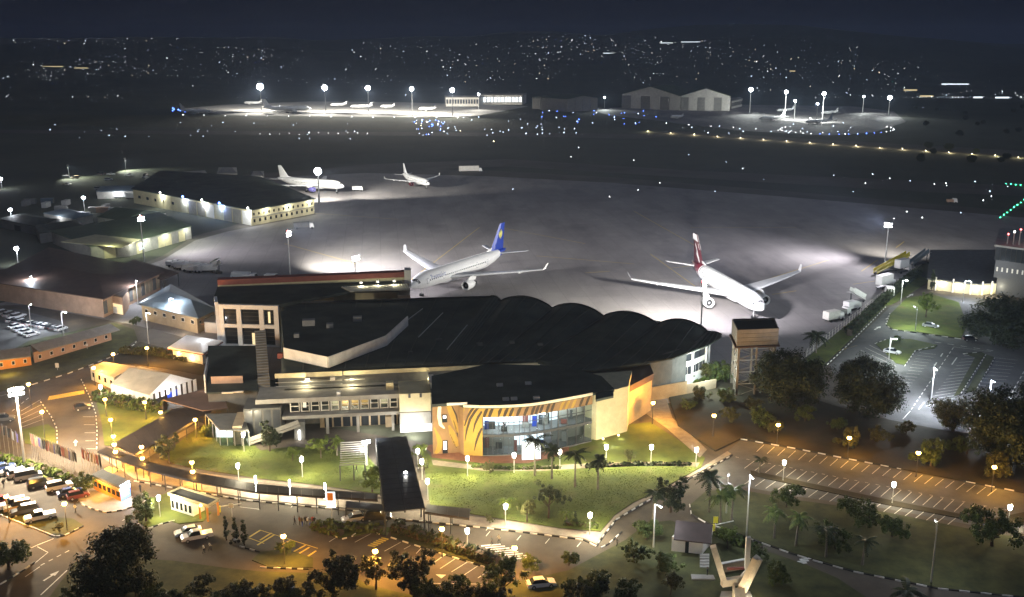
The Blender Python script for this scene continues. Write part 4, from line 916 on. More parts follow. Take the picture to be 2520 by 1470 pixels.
# distant left roofs
for k, (lab, pts, z, m_) in enumerate((('low dark roofed shed beside the white wall lamps', [(0,560),(95,580),(140,560),(60,545)], 4, 'roof'),
    ('long pale roofed shed with lit edge behind the freight hangar', [(110,545),(180,560),(230,548),(170,535)], 4, 'roofblue'),
    ('dark shed with parapet left of the warehouse', [(100,600),(210,582),(190,566),(90,580)], 4.5, 'roof'),
    ('pale workshop among vehicles behind the warehouse', [(240,490),(345,488),(350,476),(250,476)], 4, 'roofblue'),
    ('small grey store near the white jet', [(535,448),(585,447),(583,432),(540,432)], 5, 'grey'),
    ('little round store left of the white jet', [(618,450),(648,449),(650,438),(620,438)], 4, 'grey'),
    ('long workshop with pale front behind the warehouse', [(355,466),(425,462),(420,452),(362,452)], 4, 'offwhite'),
    ('grey depot roof behind the warehouse roof', [(440,462),(520,458),(505,440),(440,444)], 5, 'grey'))):
    P = xy(pts); t = thing('shed', lab, 'shed', cen(P), world=True); walls(t, P, 0, z, 'offwhite' if k in (3,5,6) else 'grey'); hip(MB(), P, z, z+1.6, .4, .4).build('roof', M[m_], t)
    MB().wall(lerp(P[0],P[1],.4), lerp(P[0],P[1],.55), .1, 2.6, -.08).build('door', M['dmetal'], t)
    if k in (1,3,6): c = lerp(P[0],P[1],.5); light('POINT', (c[0],c[1]-3,4.5), 420, (.9,.95,1), t, .2)

# forecourt kiosks
P = [at2(232,1206,0),at2(298,1236,0),at2(322,1222,0),at2(258,1192,0)]
k1 = thing('ticket_kiosk', 'orange ticket kiosk with glowing blue and white end sign', 'kiosk', cen(P), world=True)
walls(k1, P, 0, 2.7, 'orange'); MB().prism([lerp(p,cen(P)[:2],-.06) for p in P], 2.7, 3.1).build('roof', M['dgrey'], k1)
wins(k1, P[0], P[1], .9, 2.1, 6, 'dglass', .7, frame=None); MB().wall(P[0],P[1],2.15,2.65,-.3).build('fascia', M['orange'], k1)
MB().wall(lerp(P[1],P[2],.03),lerp(P[1],P[2],.97),.2,1.9,-.08).build('blue_panel', emis('sign_blue',(.15,.35,1),1.2,(.1,.2,.6)), k1)
MB().wall(lerp(P[1],P[2],.03),lerp(P[1],P[2],.97),2.0,3.2,-.1).build('white_sign', M['e_white'], k1)
for i, (s0,s1,z) in enumerate(((.2,.45,1.3),(.5,.62,1.2),(.66,.86,1.35),(.3,.8,.8))): MB().wall(lerp(P[1],P[2],s0),lerp(P[1],P[2],s1),z,z+.22,-.12).build('sign_mark', M['e_room'], k1)
c = lerp(P[1],P[2],.5); light('POINT', (c[0]+1.6,c[1]-1.4,2.4), 330, (.85,.93,1), k1, .2); c = lerp(P[0],P[1],.4); light('POINT', (c[0]-.6,c[1]-1.6,2.4), 260, (1,.55,.12), k1, .2)
P = [at2(420,1255,0),at2(512,1284,0),at2(538,1268,0),at2(450,1240,0)]
k2 = thing('snack_kiosk', 'open fronted kiosk with flat yellow edged roof and amber light', 'kiosk', cen(P), world=True)
R4 = [lerp(p,cen(P)[:2],-.08) for p in P]; MB().prism(R4, 2.9, 3.0).build('roof', M['dgrey'], k2)
for i in range(4): MB().wall(R4[i], R4[(i+1)%4], 2.75, 3.35, .15).build('roof_edge', M['cream'], k2)
MB().prism([lerp(P[0],P[1],.02),lerp(P[0],P[1],.62),lerp(P[3],P[2],.62),lerp(P[3],P[2],.02)], 0, 2.74).build('room', M['offwhite'], k2)
wins(k2, P[0], P[1], .6, 2.0, 5, 'dglass', .55, s0=.02, s1=.6)
for p in (P[1],P[2],lerp(P[0],P[1],.8)): MB().tube((*p,0),(*p,2.75),.18).build('column', M['orange'], k2)
light('POINT', (*lerp(lerp(P[0],P[1],.82),lerp(P[3],P[2],.82),.3),2.5), 150, (1,.6,.15), k2, .15); light('POINT', (*at2(500,1292,1.5),2.4), 120, (1,.6,.15), k2, .2)
c = lerp(P[0],P[1],.85); MB().ball((c[0],c[1]-.3,2.9), .3,.3,.25).build('eave_lamp', M['e_amber'], k2)

# pavilion below the lawn with curved brown roof
P = [at2(1652,1358,0),at2(1728,1366,0),at2(1752,1338,0),at2(1690,1330,0)]
gp = thing('garden_pavilion', 'white garden pavilion with curved brown roof near the monument', 'pavilion', cen(P), world=True)
walls(gp, P, 0, 2.8, 'offwhite'); gable(MB(), lerp(P[0],P[3],.5), lerp(P[1],P[2],.5), math.dist(P[0],P[3])/2, 2.8, 4.6, .7).build('roof', M['roofdark'], gp)
wins(gp, P[0], P[1], .1, 2.2, 1, 'dglass', .12, 'door', None); light('POINT', (*at2(1675,1385,2),3), 60, (.9,.95,1), gp, .2)

# water tank on a steel frame
wt = thing('water_tank', 'tall square panel water tank on a lattice steel tower', 'water tank', (*at2(1868,950,0),0), world=True)
tk = [at2(1815,812,16.6),at2(1917,808,16.6),at2(1906,782,16.6),at2(1802,784,16.6)]
cc = cen(tk); 
for i in range(4):
    p, q = tk[i], tk[(i+1)%4]
    for r in range(4):
        MB().wall(p, q, 12.6+r*1.0, 12.6+r*1.0+.94, .2).build('tank_panel', M['tank'], wt)
MB().prism([lerp(p,cc[:2],.05) for p in tk], 12.5, 12.9).build('tank_floor', M['dmetal'], wt)
MB().prism([lerp(p,cc[:2],-.09) for p in tk], 12.2, 12.5).build('platform', M['roofbrown'], wt)
MB().prism([lerp(p,cc[:2],.04) for p in tk], 15.9, 16.1).build('cover', M['black'], wt)
lg = [lerp(p,cc[:2],.12) for p in tk]
for i in range(4):
    MB().beam((*lg[i],0),(*lg[i],12.2),.55,.55).build('leg', M['tank'], wt)
    p, q = lg[i], lg[(i+1)%4]
    for z in (3,6,9): MB().beam((*p,z),(*q,z),.15,.15).build('girt', M['metal'], wt)
    for z in (0,3,6,9): MB().beam((*p,z),(*q,z+3),.1,.1).build('brace', M['tank'], wt); MB().beam((*q,z),(*p,z+3),.1,.1).build('brace', M['tank'], wt)
    m_ = lerp(p,q,.5); MB().beam((*m_,0),(*m_,12.2),.4,.4).build('leg', M['tank'], wt)
# control tower
ct = thing('control_tower', 'dark control tower cab with red obstruction lights and masts', 'control tower', (*at2(2500,700,0),0), world=True)
tp = [at2(2447,668,8),at2(2600,690,8),at2(2640,640,8),at2(2460,625,8)]
MB().prism([lerp(p,cen(tp)[:2],.1) for p in tp], 0, 6).build('base', M['dmetal'], ct); MB().prism(tp, 6, 12).build('shaft', M['dmetal'], ct)
MB().prism([lerp(p,cen(tp)[:2],-.03) for p in tp], 12, 16.5).build('cab', M['dglass'], ct); MB().prism([lerp(p,cen(tp)[:2],-.08) for p in tp], 16.5, 17.1).build('roof', M['grey'], ct)
wins(ct, tp[0], tp[1], 8.2, 9.6, 12, 'offwhite', .3, frame=None)
for i in range(13): c = lerp(lerp(tp[0],cen(tp)[:2],-.03),lerp(tp[1],cen(tp)[:2],-.03),i/12); MB().beam((*c,12),(*c,16.5),.15,.15).build('mullion', M['dmetal'], ct)
for i, (u,v,h) in enumerate(((2458,600,3),(2470,590,4),(2482,585,5),(2497,580,5),(2512,590,4))):
    c = lerp(tp[0],tp[1],.05+.12*i); c = lerp(c,cen(tp)[:2],.2); MB().tube((*c,17.1),(*c,17.1+h),.25,.12).build('antenna_mast', M['grey'], ct); MB().ball((c[0],c[1],17.3+h),.3,.3,.3).build('beacon', M['e_red' if i in (0,2) else 'e_white'], ct)
    light('POINT', (c[0],c[1]-.8,17.4+h), 6, (1,.3,.3), ct, .2)
# long cream pavilion wall by the car park
P = [at2(2282,712,0),at2(2405,727,0),at2(2470,722,0),at2(2640,728,0),at2(2640,640,0),at2(2290,640,0)]
vp = thing('vip_pavilion', 'long curved cream pavilion behind the upper car park', 'building', cen(P), world=True)
walls(vp, P, 0, 3.4, 'cream'); MB().prism([lerp(p,cen(P)[:2],-.02) for p in P], 3.4, 3.9).build('roof', M['dgrey'], vp)
for t in (.15,.5,.85):
    for a, b in ((P[0],P[1]),(P[1],P[2])): c = lerp(a,b,t); MB().tube((c[0],c[1]-.3,0),(c[0],c[1]-.3,4.6),.3).build('pillar', M['offwhite'], vp); light('POINT', (c[0]+1.2,c[1]-2.0,2.6), 150, (1,.95,.7), vp, .2)
wins(vp, P[2], P[3], .6, 2.6, 8, 'e_roomw', .5)
light('POINT', (*at2(2440,728,2),2.4), 160, (1,.85,.4), vp, .2)
# monument: tilted pale concrete beams meeting at the foot
mo = thing('monument', 'sculpture of tall tilted pale concrete beams on stone base', 'monument', (*at2(1812,1462,0),0), world=True)
def mbm(a, b, w, h, m='timber', n='beam'): MB().beam(at(*a), at(*b), w, h).build(n, M[m], mo)
mbm((1755,1345,7.5),(1782,1432,1.6),1.0,.9); mbm((1776,1435,1.5),(1822,1428,1.6),.9,1.1); mbm((1862,1372,7.2),(1822,1452,1.0),1.3,.8); mbm((1870,1376,7.2),(1831,1455,1.0),.5,.8)
mbm((1806,1433,1.5),(1805,1490,0),.4,.4); mbm((1818,1455,1.2),(1824,1500,0),1.6,1.4); mbm((1842,1322,9.5),(1838,1400,4),.7,.6,'offwhite'); mbm((1838,1398,4),(1836,1428,1.4),.5,.5,'offwhite'); mbm((1840,1400,4),(1812,1432,1.6),.3,.3,'offwhite')
mbm((1790,1400,3.0),(1838,1398,3.0),.35,.35,'redbrown'); mbm((1838,1398,3),(1852,1412,2.5),.35,.35,'redbrown')
MB().prism(xy([(1775,1462),(1845,1462),(1862,1500),(1765,1500)]), 0, .5).build('plinth', M['grey'], mo)
light('POINT', (*at2(1790,1490,.5),1.0), 140, (1,.85,.6), mo, .2); light('POINT', (*at2(1850,1482,.5),1.2), 120, (1,.85,.6), mo, .2)
mw = thing('garden_wall', 'low brown stone wall behind the monument', 'wall', (*at2(1815,1400,0),0), world=True)
MB().wall(at2(1778,1412),at2(1845,1400),0,1.6,.4).build('wall', M['tanwall'], mw); MB().wall(at2(1776,1412),at2(1847,1399),1.6,1.72,.5).build('coping', M['offwhite'], mw)
st_ = thing('garden_steps', 'pale concrete steps and slab left of the monument', 'steps', (*at2(1735,1410,0),0), world=True)
MB().prism(xy([(1700,1418),(1755,1420),(1760,1430),(1702,1430)]), 0, .35).build('slab', M['grey'], st_)
for i in range(5): MB().prism(xy([(1722,1395-i*5),(1745,1395-i*5),(1745,1400-i*5),(1722,1400-i*5)]), 0, .3+.15*i).build('step', M['grey'], st_)
# far hangars
def far_hangar(label, a, b, dep, z0, z1, m='offwhite', doors=6):
    p, q = at2(*a), at2(*b); d = Vector((q[0]-p[0],q[1]-p[1])).normalized(); n = Vector((-d.y,d.x))
    P = [p, q, (q[0]+n.x*dep,q[1]+n.y*dep), (p[0]+n.x*dep,p[1]+n.y*dep)]
    t = thing('hangar', label, 'hangar', cen(P), world=True); walls(t, P, 0, z0, m)
    mid, mid2 = lerp(p,q,.5), lerp(P[3],P[2],.5)
    MB().add([(*p,z0),(*q,z0),(*mid,z1)],[(0,1,2)]).build('gable_wall', M[m], t); MB().add([(*P[3],z0),(*P[2],z0),(*mid2,z1)],[(2,1,0)]).build('gable_wall', M[m], t)
    gable(MB(), mid, mid2, math.dist(p,q)/2, z0, z1+.4, .8).build('roof', M['roofgreen'], t)
    for i in range(doors): MB().wall(lerp(p,q,(i+.03)/doors), lerp(p,q,(i+.97)/doors), .2, z0*.92, -.4).build('door_panel', M[m if i % 2 else 'grey'], t)
    return t
far_hangar('broad pale hangar with gabled roof across the runway', (1530,266),(1672,272), 60, 17, 27)
far_hangar('second pale gabled hangar right of its twin across the runway', (1674,272),(1796,273), 60, 17, 26)
far_hangar('dim grey hangar standing apart beside the lit far terminal', (1395,276),(1470,272), 50, 15, 18, 'grey', 4)
far_hangar('dark unlit hangar beyond the taxiway lights', (1310,268),(1392,272), 50, 14, 17, 'dgrey', 4)
for nme, lab, a, b, z, lit in (('far_terminal','low far terminal with glowing white glazed front',(1180,258),(1285,258),12,True),('far_store','long grey far store under the floodlights',(1098,262),(1178,262),11,False),('far_annex','small far annex beside the gabled hangars',(1800,268),(1826,262),9,False)):
    p, q = at2(*a), at2(*b); P = [p, q, (q[0]+6,q[1]+40), (p[0]-4,p[1]+40)]; t = thing(nme, lab, 'building', cen(P), world=True); walls(t, P, 0, z, 'offwhite'); flatroof(P, z, 1, .8).build('roof', M['grey'], t)
    wins(t, p, q, z*.3, z*.8, 12, 'e_room' if lit else 'dglass', .7, frame=None)
# ================================================================ aircraft
M['jet'] = mat('aircraft_white_paint', (.78,.78,.77), .35, .25, .05, spec=.5)
M['jetwing'] = mat('aircraft_wing_grey', (.66,.67,.68), .4, .4, .08, spec=.5)
M['jetblue'] = mat('aircraft_blue_paint', (.012,.045,.33), .35, spec=.5)
M['jetred'] = mat('aircraft_red_paint', (.085,.007,.013), .35, spec=.5)
M['jetviolet'] = mat('aircraft_violet_paint', (.13,.12,.34), .4, spec=.5)
M['jetyellow'] = mat('aircraft_yellow_paint', (.75,.68,.16), .4, spec=.5)
M['jetgrey'] = mat('aircraft_grey_letters', (.26,.28,.32), .4)
def plane(name, label, loc, hdg, L=58.8, span=60.3, r=2.82, zc=5.3, eng=9.4, er=1.55, fin='jetblue', engm='jet', livery=None, winglet=True, ttail=False, cat='airplane', group=None, scale_detail=True, reng=False):
    t = thing(name, label, cat, (loc[0],loc[1],0), hdg, group)
    k = L/58.8; N = 24 if scale_detail else 14
    def ring(x, rad, z, sq=1.0): return [(-x, rad*math.cos(2*math.pi*i/N), z+rad*sq*math.sin(2*math.pi*i/N)) for i in range(N)]
    st = [(0,.06,-.75),(.35,.45,-.72),(.9,.8,-.66),(1.8,1.28,-.52),(3.0,1.75,-.36),(4.6,2.25,-.18),(6.4,2.62,-.06),(8.5,2.82,0)]
    st = [(a*k, b*r/2.82, zc+c*r/2.82) for a,b,c in st]
    st += [(L*.2,r,zc),(L*.34,r,zc),(L*.48,r,zc),(L*.62,r,zc),(L*.68,r,zc),(L*.75,r*.95,zc+r*.05),(L*.82,r*.80,zc+r*.17),(L*.89,r*.58,zc+r*.36),(L*.95,r*.34,zc+r*.54),(L*.985,r*.17,zc+r*.64),(L,r*.07,zc+r*.68)]
    fus = MB().rings([ring(*s) for s in st]).build('fuselage', M['jet'], t, smooth=True)
    # belly fairing
    MB().rings([ring(L*.30,r*.3,zc-r*.78),ring(L*.34,r*.72,zc-r*.5),ring(L*.42,r*.8,zc-r*.46),ring(L*.5,r*.74,zc-r*.5),ring(L*.55,r*.3,zc-r*.75)]).build('belly_fairing', M['jetwing'], t, smooth=True)
    def foil(x, y, z, c, th):
        return [(-x,y,z),(-x-c*.08,y,z+c*th*.5),(-x-c*.35,y,z+c*th*.62),(-x-c*.7,y,z+c*th*.35),(-x-c,y,z),(-x-c*.7,y,z-c*th*.2),(-x-c*.35,y,z-c*th*.38),(-x-c*.08,y,z-c*th*.35)]
    hs = span/2; zr = zc-r*.42
    xr = L*.315; xt = L*.60; ck = 10.6*k*(r/2.82)**.3
    for sgn in (1,-1):
        secs = [foil(xr, sgn*r*.55, zr, ck*1.02, .13), foil(xr+(xt-xr)*.30, sgn*hs*.34, zr+hs*.028, ck*.70, .12), foil(xr+(xt-xr)*.70, sgn*hs*.72, zr+hs*.065, ck*.45, .11), foil(xt, sgn*hs*.98, zr+hs*.095, ck*.25, .10)]
        if sgn < 0: secs = [s[::-1] for s in secs]
        w = MB().rings(secs).build('wing', M['jetwing'], t, smooth=False)
        if winglet:
            MB().rings([foil(xt+.1,sgn*hs*.98,zr+hs*.095,ck*.2,.08) if sgn > 0 else foil(xt+.1,sgn*hs*.98,zr+hs*.095,ck*.2,.08)[::-1], [(x,y,z) for x,y,z in (foil(xt+ck*.14,sgn*hs*1.01,zr+hs*.095+2.1*k,ck*.1,.06) if sgn > 0 else foil(xt+ck*.14,sgn*hs*1.01,zr+hs*.095+2.1*k,ck*.1,.06)[::-1])]]).build('winglet', M['jet'], w)
        if scale_detail:
            for f_ in (.38,.55,.72):
                x = xr+(xt-xr)*f_*.95+ck*.5*(1-f_*.55); y = sgn*hs*f_; z = zr+hs*.09*f_-.35*k
                mb = MB(); mb.ball((-x-.9*k,y,z-.15), 2.0*k,.3*k,.38*k, 8, 6); mb.build('flap_fairing', M['jet'], w, smooth=True)
        # engine
        if eng and not reng:
            ex = xr+(xt-xr)*.13+.2*k-4.4*k*er/1.55*.62; ez = zr-1.55*k*er/1.55-.25
            ey = sgn*eng
            def er_(x, rad, n=20): return [(-x, ey+rad*math.cos(2*math.pi*i/n), ez+rad*math.sin(2*math.pi*i/n)) for i in range(n)]
            e = MB().rings([er_(ex+.9,er*.72),er_(ex+.25,er*.80),er_(ex,er*.92),er_(ex+.25,er),er_(ex+1.4*k,er*1.06),er_(ex+3.2*k,er*1.0),er_(ex+4.6*k,er*.8),er_(ex+4.6*k,er*.55),er_(ex+6.0*k,er*.25)], cap=False).build('engine', M[engm], t, smooth=True)
            MB().add(er_(ex+.8,er*.74),[tuple(range(20))]).build('fan', M['black'], e); MB().tube((-ex-.75,ey,ez),(-ex-.3,ey,ez),er*.25,.03,10).build('spinner', M['jetgrey'], e)
            MB().add([(-ex-.9,ey-.2,ez+er*.9),(-ex-.9,ey+.2,ez+er*.9),(-ex-6.2*k,ey+.2,ez+er*.7),(-ex-6.2*k,ey-.2,ez+er*.7),(-ex-3.0*k,ey-.2,zr+eng*.095),(-ex-3.0*k,ey+.2,zr+eng*.095),(-ex-7.0*k,ey+.2,zr+eng*.095),(-ex-7.0*k,ey-.2,zr+eng*.095)],[(0,1,5,4),(1,2,6,5),(2,3,7,6),(3,0,4,7),(4,5,6,7),(3,2,1,0)]).build('pylon', M['jet'], t)
        if reng:
            ey = sgn*(r+er*1.1); ex = L*.70; e = MB().rings([[(-x, ey+q*math.cos(2*math.pi*i/12), zc+.5*r+q*math.sin(2*math.pi*i/12)) for i in range(12)] for x,q in ((ex,er*.9),(ex+.8,er),(ex+2.6,er),(ex+4,er*.6))]).build('engine', M[engm], t, smooth=True)
        # tailplane
        if ttail: zt, xs, yo = zc+r*.6+L*.115, L*.95, 0.1
        else: zt, xs, yo = zc+r*.42, L*.885, r*.25
        hsr = span*.16; a, b = foil(xs, sgn*yo, zt, ck*.52, .1), foil(xs+hsr*.55, sgn*hsr, zt+hsr*.1, ck*.22, .1)
        MB().rings([a,b] if sgn > 0 else [a[::-1],b[::-1]]).build('tailplane', M['jet' if fin != 'jetblue' else 'jetwing'], t)
    # fin
    zt = zc+r*.75; fh = 17.2*k*((L*.3)/17.6)**0 - zt if not ttail else L*.125
    fh = max(fh, L*.12)
    def fsec(x, z, c, th): return [(-x,0,z),(-x-c*.25,th,z),(-x-c*.65,th*.8,z),(-x-c,0,z),(-x-c*.65,-th*.8,z),(-x-c*.25,-th,z)]
    x0, x1 = L*.815, L*.935; fc = ck*.86
    f1 = MB().rings([fsec(x0,zt,fc,.42*k), fsec(x0+(x1-x0)*.5,zt+fh*.5,fc*.66,.3*k), fsec(x1,zt+fh,fc*.36,.15*k)]).build('fin', M[fin], t)
    MB().rings([fsec(x0-4.2*k,zt+.1,fc*.6,.12),fsec(x0+.3*k,zt+fh*.16,fc*.35,.12)]).build('dorsal_fillet', M['jet'], t)
    if livery == 'sun':
        for j, (dx, h) in enumerate(((-1.5,.8),(-.55,1.5),(.45,1.7),(1.4,1.0))):
            cx = x0+(x1-x0)*.60+fc*.30; zz = zt+fh*.60
            for sg in (1,-1):
                mb = MB(); P = [(-(cx+dx*.62)+.27*math.cos(a)-.16*math.sin(a)*h, sg*.34, zz+1.12*h*math.sin(a)) for a in [2*math.pi*i/12 for i in range(12)]]
                mb.add(P, [tuple(range(12))]); mb.build('sun_bar', M['jetyellow'], f1)
        MB().rings([ring(L*.90,r*.57,zc+r*.38),ring(L*.95,r*.36,zc+r*.545),ring(L*.985,r*.19,zc+r*.64),ring(L*1.001,r*.08,zc+r*.68)]).build('tail_cone_band', M['jetblue'], fus, smooth=True)
        # small grey airline lettering on both flanks
        tc = bpy.data.curves.new('title','FONT'); tc.body = 'RwandAir'; tc.size = 2.1; tc.extrude = .01
        to = bpy.data.objects.new('title', tc); COL.objects.link(to); dg = bpy.context.evaluated_depsgraph_get(); tm = bpy.data.meshes.new_from_object(to.evaluated_get(dg)); bpy.data.objects.remove(to)
        tm.materials.clear(); tm.materials.append(M['jetblue'])
        for sg in (1,-1):
            me2 = tm.copy()
            for v in me2.vertices:
                x, y = v.co.x, v.co.y; ang = (y+.45)/r; rad = r+.03
                v.co = ((-8.6-8.6+x if sg < 0 else -8.4-x), sg*rad*math.cos(ang), zc+rad*math.sin(ang))
            o_ = inst('title_lettering', me2, fus)
    if livery == 'red':
        MB().rings([ring(L*.80,r*.855,zc+r*.14),ring(L*.89,r*.60,zc+r*.36),ring(L*.95,r*.36,zc+r*.545),ring(L*1.001,r*.08,zc+r*.68)]).build('tail_band', M['jetred'], fus, smooth=True)
        for a_, m_ in ((.725,'black'),(.755,'jetred'),(.775,'black')): MB().rings([ring(L*a_,r*.985-(a_-.725)*r*1.8,zc+r*.02+(a_-.725)*r*1.8),ring(L*(a_+.008),r*.98-(a_+.008-.725)*r*1.8,zc+r*.02+(a_-.725)*r*1.8)]).build('tail_stripe', M[m_], fus, smooth=True)
        for sg in (1,-1):
            for P in ([(.30,.05),(.52,.30),(.44,.45),(.62,.62),(.52,.70),(.34,.40),(.22,.12)],[(.05,.74),(.05,.99),(.98,.99),(.98,.80)],[(.05,.50),(.12,.70),(.02,.70),(.0,.5)]):
                vs = [(-(x0+(x1-x0)*b+ (fc*(1-.6*b))*a*1.0), sg*(.44*k*(1-b*.6)+.02), zt+fh*b) for a,b in P]; MB().add(vs,[tuple(range(len(vs)))]).build('fin_mark', M['jet'], f1)
    # cockpit windows
    for sg in (1,-1):
        for j in range(3):
            a0 = .08+j*.30; vs = []
            for (x, el) in ((2.3,.62),(2.3,.86)):
                for aa in (a0, a0+.26):
                    pass
            th0, th1 = (math.pi/2-a0*1.1), (math.pi/2-(a0+.24)*1.1)
            def surf(x, th):
                for q in range(len(st)-1):
                    if st[q][0] <= x <= st[q+1][0]:
                        f_ = (x-st[q][0])/(st[q+1][0]-st[q][0]); rad = st[q][1]+(st[q+1][1]-st[q][1])*f_; z = st[q][2]+(st[q+1][2]-st[q][2])*f_
                        return (-x+.02, sg*(rad+.03)*math.cos(th), z+(rad+.03)*math.sin(th))
            xa, xb = 2.0*k+j*.35*k, 3.0*k+j*.25*k
            tt0, tt1 = R(88-j*27), R(64-j*27)
            MB().add([surf(xa,tt0),surf(xa+.18*k,tt1),surf(xb+.18*k,tt1),surf(xb,tt0)],[(0,1,2,3)]).build('cockpit_window', M['dglass'], fus)
    if scale_detail:
        for sg in (1,-1):
            mb = MB(); zz = .12*r; yy = sg*(math.sqrt(r*r-zz*zz)+.015); n = int(L*.58/1.1)
            for i in range(n):
                x = L*.13+i*L*.58/n; mb.add([(-x,yy,zc+zz-.2),(-x-.46,yy,zc+zz-.25),(-x-.46,yy-.02*sg,zc+zz+.27),(-x,yy-.02*sg,zc+zz+.22)],[(0,1,2,3)])
            mb.build('window_row', M['dglass'], fus, kind='stuff')
            for xd in (L*.105,L*.26,L*.60,L*.715):
                def dp(a_, z_): return (-xd-a_, sg*(math.sqrt(max(.1,r*r-z_*z_))+.02), zc+z_)
                MB().add([dp(0,-.75),dp(1.05,-.75),dp(1.05,.2),dp(1.05,1.1),dp(0,1.1),dp(0,.2)],[(0,1,2,5),(5,2,3,4)]).build('cabin_door', M['jetgrey'], fus); MB().add([tuple(c+(0,sg*.015,0)[i_] for i_, c in enumerate(q_)) for q_ in (dp(.12,-.62),dp(.93,-.62),dp(.93,.2),dp(.93,.98),dp(.12,.98),dp(.12,.2))],[(0,1,2,5),(5,2,3,4)]).build('door_leaf', M['jet'], fus)
    # landing gear
    def gear(x, y, z, rad, n):
        gmb = MB(); gmb.tube((-x,y,rad),(-x,y,z),.18*k,.25*k,8); g_ = gmb.build('landing_gear', M['metal'], t)
        for dx in (([-.9,.9] if n == 4 else [0])):
            for dy in (-.45,.45):
                w = MB(); w.tube((-x+dx*k,y+dy*k-.16*k,rad),(-x+dx*k,y+dy*k+.16*k,rad),rad,rad,14); w.build('wheel', M['black'], g_)
    gear(6.6*k, 0, zc-r*.7, .5*k, 2)
    for sg in (1,-1): gear(L*.50, sg*5.2*k*(r/2.82)**.3, zr, .65*k, 4 if L > 50 else 2)
    return t
plane('wide_body_airliner', 'white wide body airliner with blue yellow marked tail behind the wave roof', (-33.4,323.5), 4.157, livery='sun', fin='jetblue')
plane('wide_body_airliner', 'white wide body airliner with dark red tail on the apron', (74.8,294.6), -1.374, livery='red', fin='jetred')
plane('freighter_jet', 'white jet with violet engines parked under a bright floodlight', (-92.5,562.5), math.atan2(-20,40), L=46, span=43.9, r=2.5, zc=4.7, eng=7.6, er=1.3, fin='jet', engm='jetviolet', winglet=False)
plane('narrow_body_airliner', 'white narrow body jet with red engines and upswept winglets', (-46.8,578.5), math.atan2(-30,16.5), L=38.5, span=35.0, r=1.95, zc=3.7, eng=5.3, er=1.05, fin='jetwing', engm='jetred')
far = 'small white jets on the far apron'
plane('far_wide_body', 'big white airliner shining under the far apron floodlights', (-236,1222), math.atan2(14,46), L=56, span=52, fin='jet', scale_detail=False)
def farplane(u, v, hdg, lab, L=30, tt=False, fin='jet'):
    p = at(u, v, 3); plane('far_jet', lab, (p.x,p.y), R(hdg), L=L, span=L*.95, r=1.6, zc=3.2, eng=4.6, er=.95, fin=fin, scale_detail=False, ttail=tt, reng=tt, winglet=not tt)
farplane(1868,292,-150,'white small jet with winglets on the right far apron',38); farplane(1982,300,-152,'white small jet whose dark tail shades the far apron',38,False,'jetgrey')
farplane(1912,272,-150,'rear small jet with high tail behind the winglet jet',28,True); farplane(2020,278,-150,'rear small jet with high tail beside its shaded neighbour',28,True)
farplane(1650,288,200,'lone small aircraft beside the blue taxiway lights',16)
farplane(520,274,-10,'dim jet parked at the dark end of the far apron',40); farplane(812,258,195,'small jet behind the far big airliner tail',22,True); farplane(862,262,190,'second small jet by the far grey store',28,True)
farplane(936,262,185,'small propeller craft among far ground vehicles',18); farplane(1030,268,195,'dark small aircraft on the lit far apron',22,False,'dmetal'); farplane(600,253,170,'small jet beyond the first far floodlight',26)
# ================================================================ vehicles, people, street furniture
tyre = MB().tube((0,-.11,0),(0,.11,0),.33,.33,12).mesh('wheel', M['black']); rimm = MB().tube((0,-.118,0),(0,.118,0),.19,.19,10).mesh('rim', M['metal'])
hl = MB().ball((0,0,0),.06,.2,.1,8,4).mesh('headlight', M['white']); tl = MB().ball((0,0,0),.06,.18,.12,8,4).mesh('taillight', M['red'])
CT = {'sedan': dict(L=4.5,W=1.78,body=[(-2.25,.32),(-2.25,.86),(-1.75,.95),(-.2,.93),(1.0,.92),(1.9,.80),(2.22,.62),(2.25,.32)],cab=[(-1.75,.95),(-1.15,1.42),(.25,1.44),(1.05,.92)]),
      'suv': dict(L=4.8,W=1.9,body=[(-2.4,.42),(-2.4,1.05),(-2.2,1.12),(0,1.10),(1.1,1.10),(2.1,1.0),(2.38,.82),(2.4,.42)],cab=[(-2.25,1.12),(-1.95,1.78),(.4,1.80),(1.15,1.10)]),
      'hatch': dict(L=3.9,W=1.7,body=[(-1.95,.32),(-1.95,.9),(-1.8,.98),(0,.95),(.9,.93),(1.7,.80),(1.93,.62),(1.95,.32)],cab=[(-1.85,.98),(-1.5,1.5),(.25,1.5),(.95,.93)]),
      'van': dict(L=4.9,W=1.9,body=[(-2.45,.38),(-2.45,1.15),(0,1.15),(1.5,1.15),(2.25,.95),(2.45,.75),(2.45,.38)],cab=[(-2.42,1.15),(-2.3,2.0),(.95,2.02),(1.75,1.12)]),
      'pickup': dict(L=5.2,W=1.9,body=[(-2.6,.45),(-2.6,1.05),(-.5,1.05),(1.2,1.08),(2.3,1.0),(2.58,.8),(2.6,.45)],cab=[(-.55,1.05),(-.45,1.72),(.75,1.74),(1.4,1.08)])}
protos = {}
